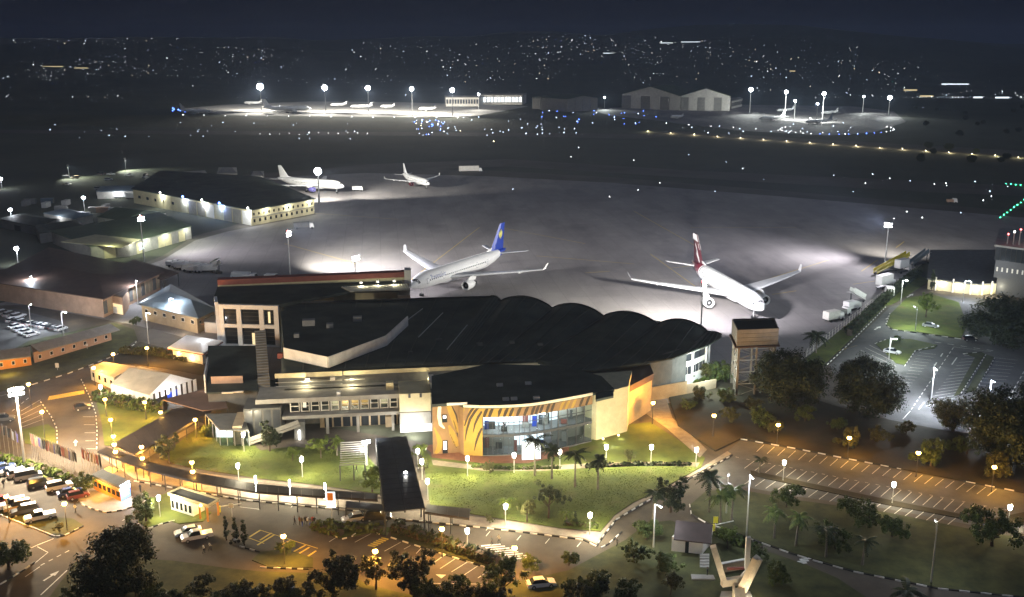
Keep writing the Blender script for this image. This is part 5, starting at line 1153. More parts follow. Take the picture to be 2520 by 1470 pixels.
def car_proto(kind, col):
    if (kind,col) in protos: return protos[(kind,col)]
    d = CT[kind]; W2 = d['W']/2; t = []
    def ext(prof, y, top=1.0, in_=0.0):
        mb = MB(); n = len(prof); zt = max(z for x,z in prof); z0 = min(z for x,z in prof)
        def yy(z): return y-in_*(z-z0)/(zt-z0)
        mb.add([(x,-yy(z),z) for x,z in prof]+[(x,yy(z),z) for x,z in prof], [tuple(range(n)), tuple(range(n,2*n))[::-1]]+[(i,n+i,n+(i+1)%n,(i+1)%n) for i in range(n)]); return mb
    meshes = dict(body=ext(d['body'],W2,in_=.1).mesh('body', M['car_'+col]), glasshouse=ext(d['cab'],W2-.1,in_=.2).mesh('glasshouse', M['dglass']))
    cb = d['cab']; (xa,za),(xb,zb) = cb[1],cb[2]
    meshes['roof'] = MB().add([(xa-.08,-W2+.33,za+.0),(xb+.1,-W2+.33,zb),(xb+.1,W2-.33,zb),(xa-.08,W2-.33,za),(xa,-W2+.42,za+.08),(xb,-W2+.42,zb+.08),(xb,W2-.42,zb+.08),(xa,W2-.42,za+.08)],[(3,2,1,0),(4,5,6,7),(0,1,5,4),(1,2,6,5),(2,3,7,6),(3,0,4,7)]).mesh('roof', M['car_'+col])
    pl = MB()
    protos[(kind,col)] = meshes; return meshes
def car(kind, col, label, u, v, hdg, group=None, name='parked_car', sc=1.0):
    d = CT[kind]; m = car_proto(kind,col); p = at(u, v, .7); t = thing(name, label, 'car' if kind not in ('van','pickup') else kind, (p.x,p.y,0), R(hdg), group)
    for k in ('body','glasshouse','roof'): inst(k, m[k], t)
    L2, W2 = d['L']/2, d['W']/2
    for sx in (.62,-.60):
        for sy in (1,-1):
            w = inst('wheel', tyre, t, (sx*L2, sy*(W2-.1), .33)); inst('rim', rimm, w)
    zz = d['body'][-2][1]
    for sy in (1,-1): inst('headlight', hl, t, (L2-.06, sy*(W2-.35), zz)); inst('taillight', tl, t, (-L2+.0, sy*(W2-.28), d['body'][1][1]-.12))
    return t
# two rows in the lower left car park
rowA = [('sedan','blue',8,1148),('sedan','silver',32,1158),('suv','white',52,1164),('van','silver',70,1171),('suv','black',100,1188),('suv','white',146,1196),('sedan','blue',172,1210),('hatch','maroon',192,1217)]
for i,(k,c,u,v) in enumerate(rowA):
    nb_ = ['at the far end of the flag hedge row','beside the dark blue sedan','next to the silver sedan','under the tall light mast','parked alone in the hedge row','next to a dark one near the shrubs','between white car and shrubs','at the kiosk end of the row'][i]
    car(k, c, f'{c} {k} {nb_}', u, v, 33+random.uniform(-3,3))
rowB = [('hatch','red',-2,1232),('suv','white',32,1240),('suv','gold',44,1246),('suv','black',60,1256),('pickup','white',98,1270)]
for i,(k,c,u,v) in enumerate(rowB):
    nb_ = ['at the kerb beside an amber lamp','with grey bonnet in the kerb side row','squeezed between white and black cars','beside the white pickup truck','with open bed at the row end by the amber lamp'][i]
    car(k, c, f'{c} {k} {nb_}', u, v, 213+random.uniform(-4,4))
car('sedan','white','white sedan parked behind its pale neighbour on brown tarmac', 462, 1306, 205); car('pickup','white','white pickup truck beside a sedan near three cypresses', 484, 1318, 205)
car('sedan','white','lone white sedan standing on grass below the crosswalk', 1332, 1433, 12)
car('suv','black','black car waiting at the foot of the entrance canopy', 930, 1271, 5); car('sedan','silver','silver sedan pulling away left of the black car', 872, 1273, 200)
car('sedan','silver','silver car in the upper car park by the grass island', 2196, 864, -35); car('hatch','black','black hatchback at the lane end of the upper car park', 2388, 833, -5); car('sedan','grey','dark car among the hatched bays near the pavilion', 2290, 800, -30)
car('hatch','black','dark car parked on the sunken left road', 204, 1001, 30); car('suv','grey','grey car at the edge of the left road lawn', 8, 1030, 20)
# staff car park
scols = ['white','grey','silver','black','white','grey','silver','white','black','grey','white']
for i in range(11): car('sedan' if i%2 else 'hatch', scols[i], f'small {scols[i]} car in the back row of the staff car park', 30+i*12.0, 787+i*2.1, 70, 'cars in the back row of the staff car park')
for i in range(4): car('sedan', ['white','silver','white','white'][i], f"{['white','silver','white','white'][i]} car in the front row of the staff car park", 38+i*13, 802+i*6.5, 60, 'cars in the front row of the staff car park')
for i in range(3): car('suv','silver','car parked along the staff car park fence', 8+i*18, 770+i*4, 65, 'cars along the staff car park fence')

# ---- apron vehicles
def truck(label, u, v, hdg, L=8, h=2.9, m='white', name='service_truck', cat='truck', group=None, liftz=0):
    p = at(u, v, 1); t = thing(name, label, cat, (p.x,p.y,0), R(hdg), group)
    MB().box(-L/2,L/2-2.1,-1.2,1.2,.9+liftz,.9+liftz+h).build('box_body', M[m], t); MB().box(-L/2,L/2,-1.0,1.0,.55,.85).build('chassis', M['dmetal'], t)
    c = MB(); c.add([(L/2-2.0,-1.15,.6),(L/2,-1.15,.6),(L/2,1.15,.6),(L/2-2.0,1.15,.6),(L/2-2.0,-1.1,2.6),(L/2-.5,-1.1,2.6),(L/2-.5,1.1,2.6),(L/2-2.0,1.1,2.6)],[(3,2,1,0),(4,5,6,7),(0,1,5,4),(1,2,6,5),(2,3,7,6),(3,0,4,7)]); cb = c.build('cab', M['white'], t)
    MB().add([(L/2-.12,-1.0,1.5),(L/2-.12,1.0,1.5),(L/2-.45,1.0,2.45),(L/2-.45,-1.0,2.45)],[(0,1,2,3)]).build('windscreen', M['dglass'], cb)
    if liftz: 
        for a,b in ((-L*.35,L*.1),(L*.1,-L*.35)): MB().beam((a,-.9,.9),(b,-.9,.9+liftz),.15,.15).build('scissor_lift', M['dmetal'], t)
    for x in (-L/2+1.3,L/2-1.0):
        for y in (-1,1): inst('wheel', tyre, t, (x,y*1.0,.48), 0, 1.45)
    return t
def stairs(label, u, v, hdg, L=9, h=4.0, m='white', roofed=False, name='boarding_stairs'):
    p = at(u, v, .5); t = thing(name, label, 'boarding stairs', (p.x,p.y,0), R(hdg))
    a, b = Vector((-L/2,0,.8)), Vector((L/2-1.6,0,h)); n = 12
    for y in (-.8,.8):
        MB().beam(a+Vector((0,y,0)), b+Vector((0,y,0)), .18, .35).build('stringer', M[m], t); MB().beam(a+Vector((0,y,1)), b+Vector((0,y,1)), .1, 1.2).build('side_panel', M[m], t)
    for i in range(n): c = a.lerp(b,(i+.5)/n); MB().box(c.x-.25,c.x+.25,-.7,.7,c.z,c.z+.08).build('step', M['metal'], t)
    MB().box(L/2-1.6,L/2,-.9,.9,h-.1,h).build('landing', M['metal'], t); MB().box(-L/2+.5,L/2-.8,-1,1,.45,.75).build('chassis', M['dmetal'], t); MB().beam((L/2-1.5,0,.7),(L/2-1.2,0,h-.1),.3,.3).build('strut', M['dmetal'], t)
    if roofed: MB().beam(a+Vector((0,0,2.2)), b+Vector((0,0,2.2)), 1.8, .12).build('roof', M[m], t)
    for x in (-L/2+1.2,L/2-1.6):
        for y in (-1,1): inst('wheel', tyre, t, (x,y*.9,.4), 0, 1.2)
    return t
stairs('white covered boarding stairs at the end of the equipment rank', 532, 668, -50, 8, 3.6, 'white', True)
for i,(u,v,h,lab) in enumerate(((448,655,20,'white service truck first in the apron equipment rank'),(470,660,200,'white tow tractor amid the apron equipment rank'),(492,661,10,'white belt loader truck in the apron equipment rank'),(508,664,190,'white catering truck beside the covered stairs'))): truck(lab,u,v,h,6+i%2,2.0)
truck('white baggage truck on the apron below the lamp mast', 592, 680, 170, 7, 1.6); truck('white tug truck next to the baggage truck', 616, 684, -10, 5, 1.5); truck('small white van truck standing apart by the terminal roof', 668, 685, -15, 4.6, 1.6)
truck('dark apron bus shaped truck near the warehouse corner', 748, 558, 15, 9, 2.2, 'dgrey'); truck('white tug in front of the freighter nose', 880, 466, 10, 6, 1.8); truck('pale container truck standing alone on the dark grass', 1158, 420, 8, 15, 3.2, 'offwhite')
stairs('bright yellow mobile conveyor at the apron fence', 2196, 664, 38, 22, 4.6, 'yellow')
truck('white catering truck with raised box beside the yellow conveyor', 2222, 664, 38, 8, 3.0, liftz=1.2); truck('white box truck parked below the raised catering truck', 2180, 702, 38, 9, 3.2, liftz=.8)
stairs('grey boarding stairs at the far end of the apron fence', 2264, 648, 35, 11, 4.2, 'roofblue'); truck('small white box van by the apron hedge', 2188, 722, 80, 5, 2.6)
stairs('white boarding stairs reversed against the apron fence', 2106, 742, 215, 8, 4.0, 'white'); truck('white loader truck beside the reversed stairs', 2098, 756, 30, 6, 2.2); truck('cream service truck at the palm by the fence', 2052, 782, 30, 7, 2.4, 'offwhite'); truck('grey cargo loader under the reversed stairs', 2072, 770, 30, 6, 1.4, 'grey')
truck('red light ground vehicle crossing the dark apron', 2343, 496, 0, 5, 1.2, 'salmon')
for i,(u,v,hd,lab) in enumerate(((375,456,5,'white bus in the depot yard'),(395,459,0,'white coach at the depot yard front'),(258,480,0,'van by the pale workshop'),(300,484,0,'van by the pale workshop'),(330,486,0,'van by the pale workshop'))): truck(lab,u,v,hd,8,2.4, group='vans by the pale workshop' if i > 1 else None)

# depot clutter left of the apron
rdc = random.Random(8)
for i in range(22):
    u, v = rdc.uniform(150,560), rdc.uniform(428,466); c_ = rdc.choice(('white','silver','grey','white','gold'))
    car(rdc.choice(('van','suv','pickup','van')), c_, f'{c_} vehicle in the dim depot yard beyond the warehouse', u, v, rdc.choice((0,10,90,180)), 'vehicles in the depot yard')
for i in range(12):
    p = at(rdc.uniform(60,330), rdc.uniform(500,545)); t = thing('freight_container', 'steel freight container in the yard behind the freight hangar', 'container', (p.x,p.y,0), rdc.choice((.1,1.6)), 'freight containers in the yard'); m_ = rdc.choice(('grey','offwhite','roofblue','salmon'))
    MB().box(-3,3,-1.2,1.2,0,2.6).build('shell', M[m_], t)
    for k in range(9): MB().box(-2.9+k*.68,-2.6+k*.68,-1.26,-1.2,.1,2.5).build('rib', M[m_], t)
    MB().box(3.0,3.06,-1.1,1.1,.1,2.5).build('door', M['dgrey'], t)
for i in range(5):
    truck('white equipment cart in the apron rank behind the cargo hall', 425+i*13, 650+i*3.5, rdc.uniform(-20,30), 4.5, 1.3, group='equipment carts in the apron rank')
# fence along the apron, each post a piece
fe = thing('apron_fence', 'pale wire fence between apron and car park verge', 'fence', (*at2(2000,880,0),0), world=True)
fa, fb = at(1985,878), at(2250,672); n = 44
for i in range(n): p = fa.lerp(fb,i/(n-1)); MB().tube(p, p+Vector((0,0,2.2)), .07).build('post', M['offwhite'], fe)
for z in (.4,1.3,2.1): MB().tube(fa+Vector((0,0,z)), fb+Vector((0,0,z)), .03).build('rail', M['metal'], fe)
# amber lit wall right of the hall
bw = thing('boundary_wall', 'plain boundary wall glowing amber right of the striped hall', 'wall', (*at2(1680,970,0),0), world=True)
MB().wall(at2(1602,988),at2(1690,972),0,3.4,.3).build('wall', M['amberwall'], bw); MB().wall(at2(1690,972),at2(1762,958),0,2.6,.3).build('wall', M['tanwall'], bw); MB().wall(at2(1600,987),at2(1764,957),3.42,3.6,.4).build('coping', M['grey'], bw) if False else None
# flag row
fcols = ['redbrown','jetgrey','tanwall','kerbb','jetviolet','redbrown','kerbb','salmon']
FN = dict(redbrown='red brown',jetgrey='grey',tanwall='tan',kerbb='black',jetviolet='violet',salmon='salmon')
fp_pole = MB().tube((0,0,0),(0,0,6.2),.035,.025,6).mesh('pole', M['grey'])
def flag(u, v, m, label, group, sw):
    p = at(u,v); t = thing('flagpole', label, 'flag', (p.x,p.y,0), random.uniform(-.5,.5), group); inst('pole', fp_pole, t)
    key = 'flag_'+m
    if key not in bpy.data.meshes: MB().grid(lambda a,b: (.06+a*.42, .10*math.sin(a*9+b*2), 6.0-b*2.0-a*.8), 6, 5).mesh(key, M[m])
    inst('flag_cloth', bpy.data.meshes[key], t)
for i in range(24): flag(82+i*4.6, 1136+i*1.9, fcols[(i*5)%8], f'slim pole with a limp {FN[fcols[(i*5)%8]]} flag in the hedge row', 'flagpoles along the car park hedge', 0)
for i in range(5): flag(2+i*11, 1106+i*6, fcols[(i*3)%8], 'slim pole with limp flag at the left of the mast', 'flagpoles left of the light mast', 0)
for i in range(7): flag(206+i*7, 1172+i*3.0, ['redbrown','salmon','redbrown','tanwall','salmon','redbrown','kerbb'][i], 'red brown or dull flag beside the orange kiosk', 'flagpoles beside the orange kiosk', 0)
# signs
def signpost(label, u, v, h, w, hh, m, name='sign_post', m2=None):
    p = at(u,v); t = thing(name, label, 'sign', (p.x,p.y,0)); MB().tube((0,0,0),(0,0,h),.06).build('pole', M['metal'], t); MB().box(-w/2,w/2,-.12,-.04,h-hh,h).build('panel', M[m], t)
    if m2: MB().box(-w/2+.1,w/2-.35,-.14,-.121,h-hh*.55,h-.15).build('sign_mark', M[m2], t)
    return t
signpost('tall white light box sign with orange square by the road', 817, 1280, 5.4, 1.5, 3.0, 'e_room', 'light_box_sign', 'orange'); signpost('small white road sign near the second kiosk', 571, 1272, 2.6, .8, .8, 'white'); signpost('white notice board on the green verge', 142, 912, 2.0, .9, 1.2, 'white'); signpost('small white plate on the garden verge', 215, 860, 1.6, .6, .6, 'white')
signpost('yellow topped marker beside the pavilion road', 1760, 1300, 2.2, .8, 1.2, 'yellow')
# bus shelter like queue rail and people
def barrier(label, u, v, hdg, L):
    p = at(u,v); t = thing('boom_barrier', label, 'barrier', (p.x,p.y,0), R(hdg)); MB().box(-.25,.25,-.25,.25,0,1.1).build('housing', M['yellow'], t); MB().beam((0,0,1.0),(L,0,1.15),.1,.12).build('boom', M['white'], t)
barrier('white boom barrier by the pavilion road', 1755, 1306, 20, 4); barrier('white boom barrier before the second kiosk', 540, 1260, 15, 4)
# ---- people (one continuous body each)
def body_mesh(nm, pose):
    J, E_, RD = pose; me = bpy.data.meshes.new(nm); me.from_pydata(J, E_, []); o = bpy.data.objects.new(nm, me); COL.objects.link(o)
    md = o.modifiers.new('s','SKIN'); sv = me.skin_vertices[0].data
    for i, r_ in enumerate(RD): sv[i].radius = (r_, r_)
    sv[0].use_root = True; o.modifiers.new('d','SUBSURF').levels = 1
    bpy.context.view_layer.update(); dg = bpy.context.evaluated_depsgraph_get(); m2 = bpy.data.meshes.new_from_object(o.evaluated_get(dg)); bpy.data.objects.remove(o); m2.name = nm; return m2
def pose(step, arm):
    J = [(0,0,.95),(0,0,1.2),(0,0,1.42),(0,0,1.52),(0,0,1.66),(0,0,1.76), (0,.1,.9),(step*.5,.1,.5),(step*.4-.06,.1,.08),(step*.4+.14,.1,.05), (0,-.1,.9),(-step*.2,-.1,.5),(-step*.7,-.1,.1),(-step*.7+.18,-.1,.05), (0,.2,1.4),(-arm*.5,.27,1.12),(arm*.3,.27,.88),(arm*.35,.27,.8), (0,-.2,1.4),(arm*.6,-.27,1.12),(arm*1.2,-.25,.92),(arm*1.3,-.24,.85), (.1,0,1.62)]
    E_ = [(0,1),(1,2),(2,3),(3,4),(4,5),(0,6),(6,7),(7,8),(8,9),(0,10),(10,11),(11,12),(12,13),(2,14),(14,15),(15,16),(16,17),(2,18),(18,19),(19,20),(20,21),(4,22)]
    RD = [.16,.15,.15,.06,.11,.08,.09,.065,.045,.045,.09,.065,.045,.045,.07,.05,.035,.04,.07,.05,.035,.04,.04]
    return J, E_, RD
PB = [body_mesh('body', pose(.35,.25)), body_mesh('body', pose(.05,.1)), body_mesh('body', pose(.5,.35))]
def person(u, v, label, shirt, trous, hdg, k=0, group=None, z=0.0):
    m = PB[k].copy(); m.materials.clear()
    for x in (shirt, trous, 'skin', 'black'): m.materials.append(M[x])
    for p in m.polygons:
        c = p.center; z_ = c.z; ay = abs(c.y)
        p.material_index = 3 if (z_ > 1.70 or (z_ > 1.6 and c.x < -.04)) else 2 if z_ > 1.5 or (ay > .22 and z_ < 1.08) else 0 if z_ > .95 else 1 if z_ > .1 else 3
        p.use_smooth = True
    q = at(u, v, z); o = bpy.data.objects.new('person', m); COL.objects.link(o); o.location = q; o.rotation_euler = (0,0,R(hdg)); return tag(o, label, 'person', group)
person(1340/4+ -0,1165,'person in dark clothes under the walkway roof end','kerbb','kerbb',40,0); person(502,1362,'person in white shirt walking on brown tarmac','white','kerbb',20,0); person(517,1356,'person in pale top following the white shirt','offwhite','dgrey',20,2)
person(10,1200,'person in black crossing the left car park','kerbb','kerbb',90,0); person(13,1180,'person in grey by the parked cars row','dgrey','kerbb',-60,1)
for i,(u,sh) in enumerate(((726,'kerbb'),(738,'redbrown'),(744,'dgrey'),(752,'kerbb'),(757,'white'),(765,'dgrey'),(770,'red'),(774,'kerbb'))): person(u, 1292+i%3*1.5, f"person in {dict(kerbb='black',redbrown='red brown',dgrey='grey',white='white',red='red')[sh]} top waiting at the hedge end", sh, ('kerbb','dgrey','blue')[i%3], 40*i, i%3, 'people waiting at the hedge end')
person(1210,1342,'person in dark clothes stepping onto the crosswalk','dgrey','kerbb',200,0); person(1228,1338,'person in brown top ahead on the crosswalk','tanwall','kerbb',200,2); person(878,1165,'person in dark clothes striding under the pergola','kerbb','kerbb',150,2)
person(1740,1420,'person in black beside the garden steps','kerbb','kerbb',0,1) ; person(1518,1346,'person in grey near the dark roadside shrubs','dgrey','kerbb',30,0); person(1228,1059,'person in black behind the upper hall glass','kerbb','kerbb',0,1,z=4.72); person(1238,1060,'person in dark red behind the upper hall glass','redbrown','kerbb',180,1,z=4.72)
person(346,1212,'person in black at the kiosk corner','kerbb','kerbb',60,1); person(186,1262,'person in white shirt near the amber lamp','white','dgrey',60,0)
# parked motorcycle
p = at(578,1338); mc = thing('motorcycle', 'white and dark motorcycle parked by the cypresses', 'motorcycle', (p.x,p.y,0), .5)
for x in (-.65,.65): w = MB().tube((x,-.06,.3),(x,.06,.3),.3,.3,14); w.build('wheel', M['black'], mc)
MB().ball((.1,0,.75),.4,.16,.18).build('fuel_tank', M['car_white'], mc); MB().ball((-.45,0,.78),.45,.14,.1).build('saddle', M['black'], mc); MB().tube((.6,0,.3),(.4,0,1.0),.05).build('fork', M['metal'], mc); MB().tube((.4,-.35,1.05),(.4,.35,1.05),.03).build('handlebar', M['dmetal'], mc); MB().box(-.25,.25,-.14,.14,.3,.6).build('engine_block', M['dmetal'], mc)
# waste bins and planters
for u, v, lab in ((20,918,'green litter bin on the left verge'),(640,1346,'white bollard beside the yellow bays'),(100,1205,'x')):
    pass
# glazed waiting shelter roof by the canopy
ws = thing('waiting_shelter', 'glass roofed waiting shelter on the pavement by the sign', 'shelter', (*at2(890,1262,0),0), world=True)
P = [at2(850,1250,2.6),at2(945,1258,2.6),at2(948,1243,2.6),at2(852,1235,2.6)]; MB().prism(P,2.6,2.72).build('roof', M['smokeglass'], ws)
for q in P+[lerp(P[0],P[1],.5),lerp(P[2],P[3],.5)]: MB().tube((*q,0),(*q,2.6),.08).build('post', M['dmetal'], ws)
# ================================================================ lamps
def lathe_mesh(name, prof, mats, n=8, idx=None):
    """closed lathe around z; idx gives the material of each band"""
    mb = MB(); rg = [[(r*math.cos(2*math.pi*i/n), r*math.sin(2*math.pi*i/n), z) for i in range(n)] for z, r in prof]; mb.rings(rg)
    me = mb.mesh(name, mats[0])
    for m in mats[1:]: me.materials.append(m)
    if idx:
        for k, p in enumerate(me.polygons): p.material_index = idx[min(k//n, len(idx)-1)]
    return me
LM = {}
def lampset(kind, h):
    k3 = random.randrange(3); EW = M[('e_white','e_white1','e_white2')[k3]]  # globes are oversized to take in the glare around each lamp
    if (kind,h,k3) in LM: return LM[(kind,h,k3)]
    if kind == 'amber':
        d = dict(pole=lathe_mesh('pole', [(0,.14),(.4,.09),(h-.35,.05)], [M['dmetal']]), lamp_globe=lathe_mesh('lamp_globe', [(h-.36,.08),(h-.28,.32),(h,.44),(h+.22,.34),(h+.3,.08)], [M['e_amber']], 10), lamp_cap=lathe_mesh('lamp_cap', [(h+.3,.2),(h+.42,.04)], [M['dmetal']]))
    elif kind == 'white':
        d = dict(pole=lathe_mesh('pole', [(0,.14),(.4,.08),(h-.62,.05)], [M['metal']]), lamp_globe=lathe_mesh('lamp_globe', [(h-.6,.12),(h-.45,.30),(h+.25,.36),(h+.45,.14)], [EW], 10), lamp_cap=lathe_mesh('lamp_cap', [(h+.46,.3),(h+.58,.05)], [M['metal']]))
    elif kind == 'bollard':
        d = dict(pole=lathe_mesh('pole', [(0,.16),(.5,.14)], [M['metal']]), lamp_tube=lathe_mesh('lamp_tube', [(.52,.15),(h,.17),(h+.1,.05)], [EW], 10))
    LM[(kind,h,k3)] = d; return d
def lamp(kind, u, v, h, power, label, group=None, name=None, col=None):
    p = at(u, v, h); t = thing(name or {'amber':'street_lamp','white':'garden_lamp','bollard':'light_column'}[kind], label, 'lamp', (p.x,p.y,0), 0, group)
    for k, m in lampset(kind,h).items(): inst(k, m, t)
    c = col or ((1,.47,.07) if kind == 'amber' else (1,.88,.60))
    light('POINT', (.5,-.5,{'amber': h-.95 if h < 4.4 else h+.3, 'white': h+.5, 'bollard': 2.0}[kind]), power*(3.4 if kind == 'amber' else 2.2)*random.uniform(.8,1.2), c, t, .3); return t
GA = 'amber lamps round the left garden'
for u, v, lab in ((258,983,'amber lamp at the hedge corner by the white tent'),(356,990,'amber lamp in front of the marquee gable'),(395,1015,'amber lamp glowing through the hedge end'),(272,1033,'amber lamp above the triangular lawn'),(279,1074,'amber lamp mid way down the triangular lawn edge'),(281,1094,'amber lamp at the walkway corner'),(284,1112,'amber lamp shining over the walkway corner roof'),(348,1100,'amber lamp between the two walkway roofs'),(350,1128,'amber lamp below the walkway junction'),(480,1033,'amber lamp at the upper end of the climbing walkway'),(472,1138,'amber lamp on the lawn behind the kerb walkway'),(474,1161,'amber lamp under its twin behind the kerb walkway')):
    lamp('amber', u, v, 4.2, 200, lab)
for u, v, h, pw, lab in ((278,872,5,420,'amber street lamp on the bend of the upper left road'),(361,857,5,420,'amber street lamp at the foot of a tall pole'),(230,906,4.5,380,'amber lamp at the corner of the site cabin'),(70,946,6,420,'amber street lamp beside the bright light mast'),(103,1014,6,420,'amber street lamp over the left parking bays'),(158,1240,5,420,'amber street lamp between the two parked rows'),(15,1222,5,420,'amber street lamp beside the red hatchback'),(697,1320,5,520,'amber street lamp over the yellow hatched bays'),(923,1357,5,520,'amber street lamp below the yellow crosswalk'),(1087,1302,5,420,'amber street lamp behind the long hedge'),(1266,1349,5,420,'amber street lamp over the white crosswalk'),
    (1607,992,5,720,'amber lamp against the orange wall right of the hall'),(1757,1023,5,220,'amber lamp on the bank beside a sign post'),(1915,1046,4.5,200,'amber lamp among bushes under the big round trees'),(2090,1078,4.5,160,'amber lamp hidden inside a small tree'),(2260,1115,5,200,'amber lamp on the dark bank above the car park'),(2447,1150,5,200,'amber lamp lighting a bush at the bank end')):
    lamp('amber', u, v, h, pw, lab)
for u, v, pw, lab in ((598,1070,520,'white globe lamp by the stair tower'),(585,1146,560,'white globe lamp on the left lawn near an amber lamp'),(742,1130,560,'white globe lamp in the middle of the left lawn'),(1028,1110,420,'white globe lamp beside the canopy mouth'),(1038,1136,420,'white globe lamp among shrubs right of the canopy'),(1052,1184,560,'white globe lamp on the lawn beside the canopy'),(1150,1128,520,'white globe lamp before the ochre striped wall'),(1265,1120,420,'white globe lamp before the glass hall'),(1378,1112,420,'white globe lamp under the hall palms'),(1492,1100,520,'white globe lamp before the cream end block'),(1603,1100,560,'white globe lamp on the open lawn right of the hall'),(1714,1107,560,'white globe lamp where the orange path meets the road'),(1244,1246,560,'white globe lamp beside the brightly lit palm'),(1452,1268,620,'white globe lamp near the lawn corner'),(1930,1138,260,'white globe lamp at the near end of the lower car park median'),(2200,1192,260,'white globe lamp on the middle of the lower car park median'),(2486,1248,260,'white globe lamp at the far end of the lower car park median'),(390,1225,420,'white globe lamp between the two kiosks'),(1150,1306,300,'small white lamp on the road edge behind the hedge'),(247,952,300,'white lamp at the wall of the site cabin')):
    lamp('white', u, v, 3.8, pw, lab)
for u, v, lab in ((628,1172,'tall white light column behind the kerb walkway, nearest the stairs'),(712,1182,'tall white light column behind the middle of the kerb walkway'),(799,1190,'tall white light column behind the walkway near the big sign')):
    lamp('bollard', u, v, 3.6, 190, lab)
# high masts
def mast(label, u, v, h, heads, spots, name='light_mast', bar=3.0, red=False, tilt=0, rot=0.0, em='e_cool', hs=.45):
    """heads: lamps per cross bar; spots: (target xyz, power, angle, colour)"""
    p = at(u, v, h); t = thing(name, label, 'light mast', (p.x,p.y,0), rot)
    inst('pole', lathe_mesh('pole', [(0,.32),(h*.5,.22),(h,.14)], [M['metal']]), t)
    for k in range(1 if heads <= 4 else 2):
        z = h-.2-k*1.0; MB().beam((-bar/2,0,z),(bar/2,0,z),.12,.12).build('cross_bar', M['metal'], t)
        for i in range(min(heads,4)):
            x = -bar/2+bar*(i+.5)/min(heads,4); f = MB(); f.box(x-hs/2,x+hs/2,-.42,-.1,z-.1,z+.5); q = f.build('floodlight', M['dmetal'], t)
            MB().box(x-hs*.42,x+hs*.42,-.47,-.43,z-.05,z+.45).build('lamp_face', M[em], q)
    if red: MB().ball((0,0,h+.5),.35,.35,.35).build('red_beacon', M['e_red'], t)
    for tg, pw, an, c in spots:
        R3 = Matrix.Rotation(-rot,3,'Z'); lt = R3 @ (Vector(tg)-p); lt = Vector((lt.x,lt.y,tg[2]))
        light('SPOT', (0,0,h+.9), pw, c, t, 1.2, target=lt, angle=an, blend=1.0)
    return t
CW = (.95,.92,1.0); WW = (1,.96,.86)
mast('apron light mast with red beacon beside the freight hangar', 345,536,17, 8, [((-110,398,0),6500,150,CW),((-75,435,0),42000,100,CW),((-140,420,0),26000,90,(.9,1,.8))], red=True, rot=.9)
mast('apron light mast with red beacon near the dark bus', 708,573,16, 8, [((-5,450,0),150000,110,WW),((10,375,2),70000,110,CW)], red=True, rot=1.2)
mast('short apron mast with spread lamps behind the terminal roof', 873,632,12, 8, [((-30,328,5),20000,60,CW),((10,400,3),28000,110,CW),((-30,440,0),45000,110,CW)], rot=1.0, bar=4)
mast('slim apron mast with red beacon in front of the red tailed airliner', 1730,698,17, 8, [((85,350,3),90000,115,CW),((15,420,0),150000,110,WW)], red=True, rot=1.0)
mast('lone light mast at the right of the apron', 2187,551,15, 6, [((62,345,0),32000,120,CW),((40,430,0),80000,110,CW),((175,450,0),40000,110,WW)], rot=-.6)
BM = 1
mast('tall light mast glaring over the left forecourt', 38,957,16.5, 8, [((-82,182,0),34000,150,(1,.86,.64)),((-80,215,0),16000,120,(1,.95,.85))], rot=.6, hs=.6, bar=3.0)
light('POINT', (*at2(40,1000,10),12), 13000, (1,.86,.64), None, .4, name='mast_spill').parent = None
o_ = bpy.data.objects['mast_spill']; mt_ = [o for o in bpy.data.objects if o.get('label','').startswith('tall light mast glaring')][0]; o_.parent = mt_; o_.location = (0,-.9,14.6)
# the bright floodlight over the entrance
en = mast('short entrance floodlight mast dazzling beside the canopy', 900,1086,5.2, 4, [((-27,192,0),1900,150,(1,.97,.9))], bar=1.6, hs=.5, rot=.3)
light('POINT', (0,-1.2,4.3), 800, (1,.97,.9), en, .3)
# slender street columns with small heads
def column(label, u, v, h, pw, c, rot=0.0, on=True):
    p = at(u,v,h); t = thing('lamp_column', label, 'lamp', (p.x,p.y,0), rot); inst('pole', lathe_mesh('pole', [(0,.15),(h*.5,.11),(h,.07)], [M['metal']]), t)
    MB().beam((0,0,h-.1),(1.1,0,h+.1),.08,.08).build('arm', M['metal'], t); q = MB().box(.9,1.6,-.16,.16,h+.0,h+.16).build('lamp_head', M['metal'], t)
    if on: MB().box(.95,1.55,-.13,.13,h-.06,h-.005).build('lamp_face', M['e_cool'], q); light('POINT', (1.25,-.3,h-.4), pw*2.6, c, t, .2)
BC = (.82,.90,1.0)
for u, v, h, pw, c, lab in ((70,752,8,700,BC,'added lamp column brightening the staff car park rows'),(150,770,8,500,BC,'added lamp column brightening the staff cars beside the barrack'),(78,678,8,500,BC,'lamp column in front of the cargo office'),(334,690,8,500,BC,'lamp column beside the gate house'),(417,734,8,500,BC,'lamp column before the brown walled hall'),(359,770,9,260,BC,'tall lamp column on the upper left road bend'),(1846,1168,13,260,BC,'very tall lamp column beside the monument'),(2307,1290,10,160,BC,'tall lamp column on the lower right lawn'),(2258,757,7,600,(.85,1,.92),'lamp column on the island by the light green tree'),(2192,834,7,700,(.88,1,.95),'lamp column beside the silver car'),(2375,692,7,600,BC,'twin headed lamp column before the cream pavilion'),(2300,905,9,1600,BC,'added lamp column lighting the upper car park beside the round trees'),(2440,935,9,1600,BC,'lamp column over the hatched rows of the upper car park'),(2222,690,8,500,(.9,1,.9),'lamp column at the verge by the fence'),(1612,1240,8,220,BC,'thin lamp column by the dark roadside palms'),(1792,1175,7,160,BC,'thin lamp column behind the curved kerb')):  # staff car park columns are added to brighten the parked cars
    column(lab, u, v, h, pw, c, random.uniform(-2,2))  # the column by the round trees is added to light the upper car park
